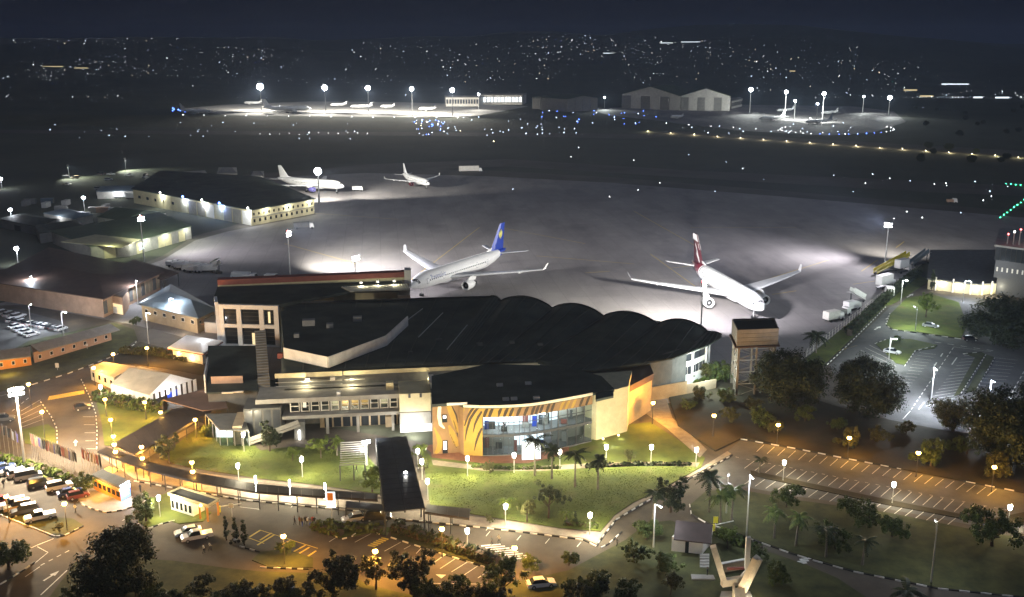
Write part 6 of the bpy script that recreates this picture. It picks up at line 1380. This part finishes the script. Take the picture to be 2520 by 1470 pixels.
# small lit poles by the far left path, floodlit ground under them
for u, v, lab in ((167,407,'small lamp post with a pool of light on the dark field'),(307,390,'second lamp post with light pool near the freighter')):
    p = at(u,v,8); t = thing('field_lamp', lab, 'lamp', (p.x,p.y,0)); inst('pole', lathe_mesh('pole', [(0,.2),(8,.12)], [M['metal']]), t); MB().box(-.6,.6,-.4,.3,7.8,8.2).build('lamp_head', M['offwhite'], t); light('SPOT', (0,0,7.6), 16000, (.95,1,.85), t, .3, target=(6,-2,0), angle=130, blend=.5)
# wall lamps at the left edge, out in the depot
for u, v, h, lab in ((25,517,7,'bright white yard lamp beside the dark shed'),(40,612,6,'bright white yard lamp at the cargo hall corner'),(205,487,7,'bright white lamp at the depot gate'),(2,440,6,'white lamp at the depot road edge')):
    p = at(u,v,h); t = thing('yard_lamp', lab, 'lamp', (p.x,p.y,0)); inst('pole', lathe_mesh('pole', [(0,.18),(h-.6,.1)], [M['metal']]), t); MB().ball((0,0,h),.9,.6,.7).build('lamp_globe', M['e_cool'], t); light('POINT', (.8,-1.0,h-.4), 700, (.85,.9,1), t, .3)
# far apron masts
def far_mast(label, u, v, h, pw, r, c=WW, tgt=(0,-70), em='e_cool', back=0.0):
    p = at(u,v,h); t = thing('far_light_mast', label, 'light mast', (p.x,p.y,0)); inst('pole', lathe_mesh('pole', [(0,.5),(h-r,.3)], [M['metal']]), t); MB().ball((0,0,h),r*1.25,r*.8,r*1.25).build('lamp_glare_ball', M[em], t)  # lamps drawn as one enlarged ball, their glare put into its size
    n_ = Vector(tgt).normalized()*(r*1.3+.8); light('SPOT', (n_.x,n_.y,h-.6), pw*.30, c, t, 1.0, target=(tgt[0],tgt[1],0), angle=115, blend=.9)
    if back: light('SPOT', (-n_.x,-n_.y,h-.6), pw*back, c, t, 1.0, target=(-tgt[0],-tgt[1]*.7,0), angle=130, blend=.9)
    return t
FW = (1,.95,.84)
for i,(u,v,r,pw) in enumerate(((640,214,3.0,260000),(799,216,2.4,230000),(905,217,2.2,210000),(1013,219,1.8,200000),(1113,222,2.0,200000))):
    far_mast(('blazing far apron mast behind the dim jet','far apron mast above the big far airliner nose','far apron mast behind the high tail jets','far apron mast behind the dark small aircraft','far apron mast beside the long grey store')[i], u, v, 29, pw, r, FW, ((10,-60),(0,-60),(0,-60),(0,-60),(10,-60))[i], back=.9)
for i,(u,v,r,pw,h) in enumerate(((1848,221,1.9,110000,27),(1935,227,1.5,60000,28),(2028,231,1.5,60000,28),(1957,249,1.0,420000,21),(2190,241,1.9,70000,20),(2126,238,.9,60000,18),(1655,238,.8,160000,10))):
    far_mast(('far mast right of the second gabled hangar','far mast behind the winglet jet','far mast behind the shaded tail jet','short far mast between the parked small jets','far mast at the end of the right apron road','bluish far mast near the town lights','wall mast between the twin gabled hangars')[i], u, v, h, pw, r, (.93,1,.95), (20,60) if i == 3 else (0,-70))
far_mast('short far mast before the shaded tail jet', 2012, 256, 20, 300000, .8, (.93,1,.95), (15,55))
far_mast('lamp mast near the glowing far terminal', 1178, 232, 18, 90000, 1.0, FW); far_mast('small lamp mast left of the gabled hangars', 1488, 240, 14, 60000, .8, (.9,1,.95))
far_mast('bright light mast standing before the white freighter', 782, 422, 17, 150000, 1.5, WW, (-6,34))
light('SPOT', (2.5,1.5,16.6), 90000, WW, [o for o in bpy.data.objects if o.get('label','').startswith('bright light mast standing')][0], .6, target=(52,60,2), angle=60, blend=.8)
# ================================================================ trees and plants
def leafcloud(seed, rx, ry, rz, zc, nclump, nleaf, size, clump=.28, mat_='leaf', flat=0.0, shell=.55, lobes=9, cone=0.0):
    rd = random.Random(seed); vs = []; fs = []; lob = []
    for c in range(lobes):      # uneven outline: overlapping lobes of different size
        a = rd.uniform(0,6.28); q = rd.uniform(.3,.78); lob.append((Vector((q*math.cos(a), q*math.sin(a), rd.uniform(-.55,.62))), rd.uniform(.38,.62)))
    lob += [(Vector((0,0,.05)), .66 if lobes > 4 else .95)]*(6 if lobes == 3 else 1)
    for c in range(nclump):
        L_, lr = rd.choice(lob)
        while True:
            p = Vector((rd.uniform(-1,1),rd.uniform(-1,1),rd.uniform(-1,1)))
            if p.length <= 1 and p.length > shell*rd.random()**.5: break
        p = L_+p*lr
        if cone: k_ = 1-cone*(p.z+1)/2; p.x *= k_; p.y *= k_
        p = Vector((p.x*rx, p.y*ry, zc+p.z*rz*(1-flat*(p.z < 0))))
        cr = clump*.72*min(rx,ry,rz*1.4)*rd.uniform(.6,1.4)
        for l in range(nleaf):
            d = Vector((rd.gauss(0,1),rd.gauss(0,1),rd.gauss(0,1))); d.normalize(); q = p+d*cr*rd.random()**.5
            n = (d+Vector((rd.gauss(0,.5),rd.gauss(0,.5),rd.gauss(0,.5)+.4))).normalized(); a = n.orthogonal().normalized(); a.rotate(Matrix.Rotation(rd.uniform(0,6.3),3,n)); b = n.cross(a); s = size*rd.uniform(.6,1.3)
            o = len(vs); vs += [q-a*s*.5-b*s*.25, q+a*s*.5-b*s*.22, q+a*s*.55+b*s*.28, q-a*s*.4+b*s*.3]; fs.append((o,o+1,o+2,o+3))
    mb = MB(); mb.v = [tuple(v) for v in vs]; mb.f = fs; return mb.mesh('crown', M[mat_])
def limbmesh(seed, h, r, spread, n=5):
    rd = random.Random(seed); mb = MB(); N = 7
    # one trunk skin with limbs joined by overlap at the fork
    pts = [(0,0,0,r*1.25),(rd.uniform(-.1,.1),0,h*.25,r),(rd.uniform(-.2,.2),rd.uniform(-.2,.2),h*.55,r*.75),(rd.uniform(-.3,.3),rd.uniform(-.3,.3),h,r*.35)]
    mb.rings([[(x+q*math.cos(2*math.pi*i/N), y+q*math.sin(2*math.pi*i/N), z) for i in range(N)] for x,y,z,q in pts]); tr = mb.mesh('trunk', M['trunk'])
    lm = []
    for i in range(n):
        a = 2*math.pi*i/n+rd.uniform(-.3,.3); z0 = h*rd.uniform(.4,.65); x,y = spread*math.cos(a),spread*math.sin(a)
        l = MB(); l.tube((0,0,z0),(x*.55,y*.55,z0+h*.3),r*.45,r*.3,6); lm.append(l.mesh('limb', M['trunk']))
    return tr, lm
TP = {}
def tproto(kind):
    if kind in TP: return TP[kind]
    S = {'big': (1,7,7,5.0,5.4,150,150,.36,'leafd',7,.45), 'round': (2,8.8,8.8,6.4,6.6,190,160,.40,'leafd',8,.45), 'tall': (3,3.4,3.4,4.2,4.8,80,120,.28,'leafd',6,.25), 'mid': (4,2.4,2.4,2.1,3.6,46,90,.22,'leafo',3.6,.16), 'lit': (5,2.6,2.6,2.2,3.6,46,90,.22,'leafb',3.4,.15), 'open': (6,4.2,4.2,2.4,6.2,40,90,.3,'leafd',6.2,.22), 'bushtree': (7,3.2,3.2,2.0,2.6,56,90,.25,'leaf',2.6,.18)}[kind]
    cr = [leafcloud(S[0]+40*q, S[1],S[2],S[3],S[4],S[5],S[6],S[7],mat_=S[8],lobes=3 if kind == 'round' else 9) for q in range(3)]; tr, lm = limbmesh(S[0], S[9], S[10], S[1]*.7)
    TP[kind] = (cr, tr, lm); return TP[kind]
def tree(kind, label, u, v, sc=1.0, sz=None, group=None, name='tree', m=None):
    p = at(u,v); cr, tr, lm = tproto(kind); t = thing(name, label, 'tree', (p.x,p.y,0), random.uniform(0,6.28), group)
    t.scale = (sc,sc,sz or sc); c = inst('crown', cr[len(bpy.data.objects)%3], t); inst('trunk', tr, t)
    for l in lm: inst('limb', l, t)
    if m:
        c.material_slots[0].link = 'OBJECT'; c.material_slots[0].material = M[m]
    return t
tree('big','big dark spreading tree in the foreground by the junction',305,1466,.98); tree('tall','tall dense dark tree beside the yield triangle',822,1478,1.05); tree('tall','dark tree with rounded top below the mid bays',1012,1462,.95,.85); tree('mid','low olive tree between two dark foreground trees',925,1452,1.0)
tree('round','big round dark tree beside the water tank',1936,1000,.98); tree('round','big round dark tree at the edge of the upper car park',2136,1018,.94); tree('round','huge dark tree spreading over the upper car park end',2470,850,1.35,1.0); tree('round','dark tree mass at the right end of the bank',2500,1138,1.15); tree('round','dark tree leaning over the bank corner beyond the car park',2620,1110,1.2); tree('big','greyish lit tree at the car park corner above the bank',2345,1062,.72,m='leafo')
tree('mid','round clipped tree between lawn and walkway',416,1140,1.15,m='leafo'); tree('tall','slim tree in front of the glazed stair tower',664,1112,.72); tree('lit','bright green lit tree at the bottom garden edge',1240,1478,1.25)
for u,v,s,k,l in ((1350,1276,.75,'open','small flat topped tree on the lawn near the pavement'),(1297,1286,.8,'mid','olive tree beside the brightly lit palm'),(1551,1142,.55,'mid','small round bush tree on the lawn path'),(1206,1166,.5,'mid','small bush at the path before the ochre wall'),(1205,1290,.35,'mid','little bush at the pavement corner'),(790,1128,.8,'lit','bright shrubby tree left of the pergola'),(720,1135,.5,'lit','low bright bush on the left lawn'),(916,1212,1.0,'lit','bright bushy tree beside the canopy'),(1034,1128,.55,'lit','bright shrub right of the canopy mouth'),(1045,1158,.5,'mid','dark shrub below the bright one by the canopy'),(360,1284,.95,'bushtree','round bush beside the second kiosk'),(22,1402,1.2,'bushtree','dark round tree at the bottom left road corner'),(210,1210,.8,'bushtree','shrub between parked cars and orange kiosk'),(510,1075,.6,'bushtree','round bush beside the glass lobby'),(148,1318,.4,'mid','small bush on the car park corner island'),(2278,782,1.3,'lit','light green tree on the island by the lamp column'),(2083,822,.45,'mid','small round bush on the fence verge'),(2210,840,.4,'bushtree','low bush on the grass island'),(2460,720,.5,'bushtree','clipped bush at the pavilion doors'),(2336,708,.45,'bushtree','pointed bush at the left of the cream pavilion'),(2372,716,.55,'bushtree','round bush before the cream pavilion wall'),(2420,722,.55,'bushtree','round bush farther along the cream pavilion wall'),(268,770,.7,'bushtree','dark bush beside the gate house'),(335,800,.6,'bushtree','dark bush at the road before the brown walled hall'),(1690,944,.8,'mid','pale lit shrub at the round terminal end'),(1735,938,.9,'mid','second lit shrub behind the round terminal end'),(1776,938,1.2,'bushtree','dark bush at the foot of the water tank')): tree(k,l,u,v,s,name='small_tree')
BG = 'bushes on the dark bank'
for i,(u,v,s) in enumerate(((1690,1010,.6),(1720,985,.8),(1790,990,.8),(1800,1040,.7),(1880,1050,.9),(1905,1068,.7),(1980,1040,.8),(2092,1105,.9),(2060,1060,.7),(2160,1090,.8),(2290,1150,1.1),(2230,1070,.7),(2380,1120,.8),(2460,1180,1.0),(2330,1110,.6),(1850,1010,.7))): tree('bushtree','dark bush on the bank between the two car parks',u,v,s,group=BG,name='bank_bush',m='leafo' if i%2 else None)
for u,v,s,k,l in ((2138,1300,.95,'bushtree','dark bush below the bay rows, middle of three'),(2090,1268,.8,'bushtree','dark bush under the median bay rows'),(2440,1345,1.4,'bushtree','wide dark bush mound at the right lawn end'),(2055,1352,1.0,'bushtree','dark bush on the lawn beside a leaning palm'),(2195,1322,.9,'bushtree','dark bush on the lower right lawn near the lamp column'),(1935,1250,.9,'bushtree','dark bush at the curved lawn head'),(1650,1262,.8,'tall','dark feathery tree by the curved kerb'),(1590,1330,.9,'bushtree','dark shrub clump left of the garden pavilion'),(1560,1385,.8,'bushtree','garden tree left of the garden pavilion'),(1640,1405,.75,'bushtree','garden tree below the garden pavilion'),(1790,1352,.7,'lit','green shrub between pavilion and monument'),(1860,1385,.6,'bushtree','shrub right of the monument beams'),(1920,1440,.7,'bushtree','round bush near the striped crossing'),(1480,1450,.7,'bushtree','garden tree right of the lone white sedan'),(1420,1480,.7,'bushtree','garden tree at the lower garden edge'),(1310,1402,.55,'bushtree','low bush behind the lone white sedan'),(1400,1392,.6,'bushtree','low bush at the road edge above the sedan'),(700,1365,.5,'bushtree','bush on the small island by the yellow bays'),(1650,1466,.75,'mid','olive tree low in the monument garden'),(1550,1480,.8,'bushtree','leafy tree at the lower middle garden')): tree(k,l,u,v,s,name='small_tree')
FG = 'shrubs along the foreground bed'
rd = random.Random(5)
for i in range(0,34):
    u = 430+i*21 if i < 16 else 1060+(i-16)*24; v = rd.uniform(1474,1540); 
    if 1240 < u < 1410: continue
    tree('bushtree','loose shrub in the dim foreground bed',u,v,rd.uniform(.6,.9),group=FG,name='shrub',m='leafd' if i%2 else 'leaf')
for i in range(5): tree('bushtree','shrub at the foot of the big dark foreground tree',190+i*48,1470+rd.uniform(-12,20),.7,group='shrubs under the big tree',name='shrub')
# cypresses
cy = leafcloud(21,.95,.95,2.6,2.8,34,40,.26,mat_='leafd',clump=.42,shell=.3,lobes=0,cone=.75); cyt = limbmesh(22,2.5,.12,.3,2)[0]
def cypress(u,v,l,s=1.0):
    p = at(u,v); t = thing('cypress_tree', l, 'tree', (p.x,p.y,0), random.uniform(0,6)); t.scale = (s,s,s); inst('crown', cy, t); inst('trunk', cyt, t)
cypress(558,1330,'cypress standing nearest the white cars',.82); cypress(580,1336,'middle cypress of the three in a row',.85); cypress(602,1342,'cypress nearest the yellow hatched bays',.85); cypress(2293,716,'dark cypress beside the pavilion gate',1.35)
cypress(1416,1290,'slim young cypress at the pavement edge',.45); cypress(648,1100,'slim cypress by the stair ramp',.6)
# palms
def frond_mesh(seed, L, mt):
    rd = random.Random(seed); mb = MB(); n = 9; pts = []
    for i in range(n+1):
        t = i/n; pts.append(Vector((L*t*(1-.12*t), 0, L*(.38*t-.72*t*t))))
    vs = []; fs = []
    for i in range(n):
        w = L*.20*math.sin(math.pi*(.12+.85*(i+.5)/n)); a, b = pts[i], pts[i+1]
        for sg in (1,-1):
            o = len(vs); m_ = (a+b)/2; vs += [a, b, b+Vector((.12*L*.4,sg*w,-w*.55)), m_+Vector((.1*L*.4,sg*w*.95,-w*.6))]; fs.append((o,o+1,o+2,o+3))
    mb.v = [tuple(v) for v in vs]; mb.f = fs; return mb.mesh('frond', M[mt])
FM = {m: frond_mesh(1, 2.6, m) for m in ('frond','leafd','leafb')}
def palm(u,v,h,label,m='frond',n=15,s=1.0,lean=0.0,group=None):
    p = at(u,v); t = thing('palm_tree', label, 'palm', (p.x,p.y,0), random.uniform(0,6), group); N = 7
    rg = [[(lean*(z/h)**2+q*math.cos(2*math.pi*i/N), q*math.sin(2*math.pi*i/N), z) for i in range(N)] for z,q in ((0,.26),(h*.3,.19),(h*.7,.16),(h,.13))]
    MB().rings(rg).build('trunk', M['palmtrunk'], t)
    for i in range(n):
        o = inst('frond', FM[m], t, (lean,0,h-.05)); o.rotation_euler = (0, R(random.uniform(-42,28)), 2*math.pi*i/n+random.uniform(-.2,.2)); k = s*random.uniform(.85,1.15); o.scale = (k,k,k)
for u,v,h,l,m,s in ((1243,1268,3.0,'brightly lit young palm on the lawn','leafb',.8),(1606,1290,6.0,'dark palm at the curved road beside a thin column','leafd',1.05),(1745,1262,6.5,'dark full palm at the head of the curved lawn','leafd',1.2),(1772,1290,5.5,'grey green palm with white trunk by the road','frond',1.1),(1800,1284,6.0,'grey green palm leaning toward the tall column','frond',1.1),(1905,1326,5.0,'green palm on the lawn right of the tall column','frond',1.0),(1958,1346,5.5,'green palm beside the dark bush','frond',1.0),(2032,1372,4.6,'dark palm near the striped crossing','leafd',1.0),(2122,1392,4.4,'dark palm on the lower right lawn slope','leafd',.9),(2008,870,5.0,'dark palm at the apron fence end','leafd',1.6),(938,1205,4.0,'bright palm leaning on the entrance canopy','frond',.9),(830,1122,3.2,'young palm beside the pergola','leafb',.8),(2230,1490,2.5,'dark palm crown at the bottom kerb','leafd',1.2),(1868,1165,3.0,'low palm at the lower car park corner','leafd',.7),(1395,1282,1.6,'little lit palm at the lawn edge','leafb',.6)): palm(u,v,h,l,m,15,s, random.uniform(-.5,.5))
for u,v,s,l in ((1316,1172,1.0,'flat topped tree before the glass hall, tallest of the four'),(1358,1180,.8,'slim flat topped tree between its taller neighbours'),(1415,1200,.9,'flat topped tree at the dark corner of the glass hall'),(1471,1206,.8,'flat topped tree before the cream end block')): palm(u,v,7.6*s,l.replace('flat topped tree','tall slim palm').replace('flat topped','slim'),'leafd',17,1.25*s)
# tufts standing in the two main lawns
def tufts(name, poly, n, seed):
    rd = random.Random(seed); P = xy(poly); x0, x1 = min(p[0] for p in P), max(p[0] for p in P); y0, y1 = min(p[1] for p in P), max(p[1] for p in P); vs = []; fs = []
    def inside(x, y):
        c = False
        for i in range(len(P)):
            a, b = P[i], P[i-1]
            if (a[1] > y) != (b[1] > y) and x < (b[0]-a[0])*(y-a[1])/(b[1]-a[1])+a[0]: c = not c
        return c
    while len(fs) < n:
        x, y = rd.uniform(x0,x1), rd.uniform(y0,y1)
        if not inside(x,y) or math.sin(x*.9)*math.sin(y*.7+x*.3) < rd.uniform(-1.2,.5): continue
        a = rd.uniform(0,3.14); w = rd.uniform(.05,.11); h = rd.uniform(.03,.09); dx, dy = math.cos(a)*w, math.sin(a)*w; o = len(vs)
        vs += [(x-dx,y-dy,.11),(x+dx,y+dy,.11),(x+dx*.7+dy*.5,y+dy*.7-dx*.5,.11+h),(x-dx*.7+dy*.5,y-dy*.7-dx*.5,.11+h)]; fs.append((o,o+1,o+2,o+3))
    mb = MB(); mb.v = vs; mb.f = fs; o = mb.build(name, M['tuft'], None, kind='stuff'); return o
tag(tufts('grass_tufts', [(395,1125),(480,1060),(505,1050),(610,1080),(640,1110),(720,1100),(900,1118),(930,1160),(935,1210),(800,1194),(640,1176),(520,1160),(430,1142)], 9000, 1), 'rough grass tufts over the lawn left of the canopy', 'grass')
tag(tufts('grass_tufts', [(1062,1162),(1190,1164),(1320,1164),(1450,1158),(1600,1152),(1720,1150),(1640,1196),(1560,1234),(1512,1266),(1478,1306),(1380,1298),(1200,1270),(1060,1248)], 14000, 2), 'rough grass tufts over the lawn below the hall', 'grass')
# hedges
def hedge(label, pts, w, h, m, dens=26, name='hedge', sz=.26):
    P = [at2(*p) for p in pts]; rd = random.Random(len(pts)*7+int(P[0][0])); c = (P[0][0],P[0][1],0); t = thing(name, label, 'hedge', c, world=True)
    vs = []; fs = []; core = MB()
    for a, b in zip(P[:-1],P[1:]):
        L = math.dist(a,b); d = Vector((b[0]-a[0],b[1]-a[1])).normalized(); n = Vector((-d.y,d.x))
        core.prism([(a[0]-n.x*w*.36,a[1]-n.y*w*.36),(b[0]-n.x*w*.36,b[1]-n.y*w*.36),(b[0]+n.x*w*.36,b[1]+n.y*w*.36),(a[0]+n.x*w*.36,a[1]+n.y*w*.36)],0,h*.78)
        for k in range(int(L*dens*w)):
            s = rd.random()*L; e = rd.uniform(-.5,.5)*w; hh = h*(.85+.2*math.sin(s*1.7)+.1*math.sin(s*5))
            side = rd.random()
            z = hh*rd.uniform(.1,1) if side < .6 else hh*rd.uniform(.85,1.1)
            if side < .6: e = w*.5*rd.choice((-1,1))*rd.uniform(.8,1.15)
            q = Vector((a[0]+d.x*s+n.x*e, a[1]+d.y*s+n.y*e, z)); nn = Vector((rd.gauss(0,1),rd.gauss(0,1),abs(rd.gauss(0,1)))).normalized(); x = nn.orthogonal().normalized(); y = nn.cross(x); k2 = sz*rd.uniform(.7,1.5)
            o = len(vs); vs += [q-x*k2-y*k2*.6, q+x*k2-y*k2*.5, q+x*k2+y*k2*.6, q-x*k2*.8+y*k2*.6]; fs.append((o,o+1,o+2,o+3))
    mb = MB(); mb.v = [tuple(v) for v in vs]; mb.f = fs; mb.build('leaves', M[m], t, kind='stuff'); core.build('stem_mass', M['trunk'], t); return t
hedge('long dark clipped hedge beside the brown bays', [(968,1306),(1060,1336),(1150,1366),(1225,1392)], 1.8, 1.8, 'leafd'); hedge('bright hedge under the row of flagpoles', [(-20,1126),(60,1146),(130,1170),(196,1196)], 1.6, 1.1, 'leafb'); hedge('thick hedge in front of the white marquee', [(242,982),(300,1000),(360,1010),(408,1012)], 2.8, 2.2, 'leaf'); hedge('short green hedge beside the light box sign', [(800,1296),(850,1304),(945,1310)], 1.8, 1.0, 'leaf'); hedge('bushy hedge behind the waiting people', [(772,1300),(810,1312),(842,1320)], 1.6, 1.2, 'leaf'); hedge('dark hedge along the apron fence', [(2090,828),(2160,760),(2220,706),(2262,676)], 2.0, 2.6, 'leafd'); hedge('low flower hedge along the striped hall path', [(1160,1150),(1260,1156),(1380,1154)], .8, .5, 'leaf'); hedge('low dark hedge before the cream end block', [(1440,1152),(1560,1146),(1700,1146)], .9, .6, 'leafd'); hedge('pale shrub hedge at the round terminal end', [(1655,950),(1700,945),(1760,930)], 2.0, 1.0, 'leafb'); hedge('dark hedge at the foot of the monument road', [(1765,1318),(1830,1345),(1872,1360)], 1.6, 1.2, 'leaf'); hedge('dark garden hedge behind the site cabin', [(300,868),(380,872),(470,888)], 3.0, 1.4, 'leafo'); hedge('hedge under the globe lamp by the lawn corner', [(1390,1292),(1470,1300)], 1.0, .8, 'leaf')
# trees far beyond the right apron
for i in range(26): 
    u = rd.uniform(2250,2560); v = rd.uniform(262,400); tree('round','dark tree in the far wood right of the runway',u,v,rd.uniform(.25,.42),group='trees of the far wood',name='far_tree')
# ================================================================ airfield and town lights
def octa(name, r, m, h):
    return lathe_mesh(name, [(0,.06),(h-r,.06),(h-r*.5,r),(h+r*.5,r),(h+r,.05)], [M['dmetal'],M[m]], 5, [0,1,1,1,1])
AL = {k: octa('field_light', .16, m, .5) for k, m in (('b','e_blue'),('w','e_star'),('g','e_green'),('y','e_yel'),('c','e_starc'))}
AN = {'b':('taxiway_light','tiny blue taxiway edge light','blue taxiway lights'),'w':('airfield_light','tiny white airfield edge light','white airfield lights'),'g':('threshold_light','green runway threshold light in a slanting row','green threshold lights'),'y':('runway_light','warm runway edge light with glow on the ground','runway edge lights'),'c':('centre_light','tiny bluish white taxiway light','bluish taxiway lights')}
def alight(k, u, v, s=1.0):
    p = at(u,v,.7); n, l, g_ = AN[k]; o = inst(n, AL[k], None, (p.x,p.y,0)); d = math.hypot(p.x,p.y); f = max(1.0, d/650)*s*random.uniform(.6,1.1); o.scale = (f,f,f); tag(o, l, 'airfield light', g_); return o
rd = random.Random(11)
for i in range(10): alight('b', 422+rd.uniform(0,34), 264+rd.uniform(0,12), 1.2)
for i in range(14): alight('w', 450+i*52, 284+i*.45+rd.uniform(-1,1))
for i in range(26): alight('c' if rd.random()<.6 else 'b', rd.uniform(1020,1095), rd.uniform(292,332))
for i in range(10): alight('b', rd.uniform(1055,1095), rd.uniform(294,312), 1.2)
for u, v in ((1050,300),(1036,309),(1024,304),(1133,322),(1215,348)): alight('y', u, v, 1.1)
for i in range(12): alight('w', 640+i*24, 328+rd.uniform(-2,3), .8)
for i in range(34): alight('c', rd.uniform(1095,1420), rd.uniform(288,332), .9)
for i in range(30): alight('b' if i%3 else 'c', rd.uniform(1330,1620), rd.uniform(272,306), .9)
for i in range(26):
    a = i/25*math.pi*1.35-.5; alight('b' if .25 < i/25 < .6 else 'w', 2060+140*math.cos(a), 318+12*math.sin(a), .9)
for i in range(20): alight('c', rd.uniform(1640,2120), rd.uniform(300,330), .9)
for i in range(9): alight('w', 1640+i*55, 304+i*3.2, 1)
for i in range(30): alight('c', rd.uniform(10,900), rd.uniform(300,345), .75)
for u, v in ((1424,362),(1405,385),(1560,393),(1695,380),(1787,398),(1828,414),(1262,464),(1500,482),(1570,466),(1624,449),(2052,430),(2148,428),(2190,438),(2240,444),(2328,450),(2400,446),(2330,455),(2436,470),(2440,482),(2420,492),(2365,522),(2232,520),(2270,534),(2200,536),(2100,470),(2130,450),(2300,452),(2480,458),(1880,440),(1760,470)): alight('w' if rd.random()<.5 else 'c', u, v, .9)
for i in range(14): alight('g', 2462+i*8.4, 534-i*6.1, 1.15)
for i in range(8): alight('g', 2476+i*12, 451+i*1.3, 1.0)
for i in range(17):
    o = alight('y', 1594+i*57, 323+i*3.95, 1.0); light('POINT', (o.location.x+.5,o.location.y-1.2,1.6), 520, (1,.85,.5), None, .2, name='runway_lamp_glow').parent = None
for q in [x for x in bpy.data.objects if x.name.startswith('runway_lamp_glow')]:
    best = min((x for x in bpy.data.objects if x.name.startswith('runway_light')), key=lambda x: (x.location-q.location).length); q.location = (q.location-best.location)/best.scale[0]; q.parent = best
# far town: lamps on the hillsides
def onhill(u, v):
    x = (u-1260)/2520; y = (735-v)/2520; dx, dy, dz = x, math.cos(CAM_P)+y*math.sin(CAM_P), -math.sin(CAM_P)+y*math.cos(CAM_P)
    t = 1500
    while t < 7000:
        if CAM_H+dz*t < hills(dx*t,dy*t): return (dx*t,dy*t,hills(dx*t,dy*t))
        t += 25
    return None
boxes = [(30,380,99,112,34),(80,370,150,195,80),(0,140,170,200,22),(0,330,236,252,16),(520,760,115,170,50),(840,1310,100,150,75),(1300,1600,90,150,140),(1560,1860,90,165,120),(1600,1820,48,62,14),(1500,1900,150,235,60),(1080,1400,130,200,75),(1850,2110,112,200,65),(2100,2310,150,200,28),(2200,2540,196,262,70),(2250,2540,232,300,50),(400,700,120,250,50),(700,1300,150,240,70),(300,560,100,190,40),(1860,2240,200,250,40)]
SM = [lathe_mesh('town_lamp', [(0,.10),(7.2,.10),(7.6,1.0),(9.0,1.0),(9.6,.05)], [M['dmetal'],M[m]], 5, [0,1,1,1,1]) for m in ('e_star','e_starw','e_starc','e_star2','e_star3')]
allp = []
for u0,u1,v0,v1,n in boxes:
    cl = [(rd.uniform(u0,u1), rd.uniform(v0,v1)) for _ in range(max(2,n//9))]
    for i in range(n):
        if rd.random() < .25: c = rd.choice(cl); u, v = c[0]+rd.gauss(0,22), c[1]+rd.gauss(0,5)
        else: u, v = rd.uniform(u0,u1), rd.uniform(v0,v1)
        p = onhill(u, min(max(v,v0),v1))
        if p is None: continue
        s = math.hypot(p[0],p[1])/3000*rd.choice((.15,.16,.17,.18,.2,.22,.24,.28,.34,.45)); allp.append((p, s, rd.choice((0,0,1,2,2,3,3,3,4,4))))
allp.sort(key=lambda a: -a[1]/math.hypot(a[0][0],a[0][1]))
for p, s, k in allp[:290]:
    o = inst('town_lamp', SM[k], None, p); o.scale = (s,s,s); tag(o, 'tiny lit lamp of the far town on the dark hillside', 'lamp', 'lamps of the far town')
mb = MB()
for p, s, k in allp[290:]:
    mb.ball((p[0],p[1],p[2]+8*s), s, s, s, 5, 3)
mb.build('town_lights', M['e_star2'], None, kind='stuff'); tag(bpy.data.objects['town_lights'], 'scattered faint lights of the far town on the hills', 'lights')
# lit low buildings of the town edge
for i,(u,v,w,m) in enumerate(((130,166,90,'e_roomw'),(200,170,60,'e_roomw'),(1500,134,60,'e_room'),(1700,105,90,'e_room'),(1640,108,60,'e_room'),(2350,210,120,'e_room'),(2240,225,60,'e_roomw'),(1950,178,26,'e_roomw'),(2280,240,60,'e_roomw'),(2455,338,60,'e_room'),(2400,300,40,'e_room'))):
    p = onhill(u,v) or at(u,v)
    t = thing('town_building', ('long lit hall in the left town','second lit hall in the left town','lit block below the hill crest','bright block on the hill crest','bright block beside its neighbour on the crest','long lit roadside block beyond the right masts','lit kiosk row beyond the right far masts','small warm lit block in the far town','lit yard beyond the right apron','pale lit house past the right apron','small lit house among the far wood')[i], 'building', p); k = math.dist((0,0),p[:2])/2520
    W_ = w*k*.5; MB().box(-W_/2,W_/2,0,12,-2,3.2).build('wall', M['grey'], t); MB().box(-W_/2,W_/2,-.4,-.1,.8,2.6).build('lit_window', M[m], t); MB().box(-W_/2-1,W_/2+1,-1,13,3.2,3.8).build('roof', M['roof'], t)
# ================================================================ night haze
hz = MB().box(-9400,9400,-9400,9400,-30,205).build('haze', bpy.data.materials.new('night_haze'), None, kind='stuff')
hm = hz.data.materials[0]; hm.use_nodes = True; hn = hm.node_tree
for n_ in list(hn.nodes): hn.nodes.remove(n_)
ho = hn.nodes.new('ShaderNodeOutputMaterial'); hv = hn.nodes.new('ShaderNodeVolumePrincipled')
hv.inputs['Color'].default_value = (.55,.70,1.0,1); hv.inputs['Density'].default_value = .00015; hv.inputs['Anisotropy'].default_value = .3
hn.links.new(hv.outputs[0], ho.inputs['Volume'])
hz.display_type = 'WIRE'
tag(hz, 'thin night haze lying over the whole airfield', 'haze')
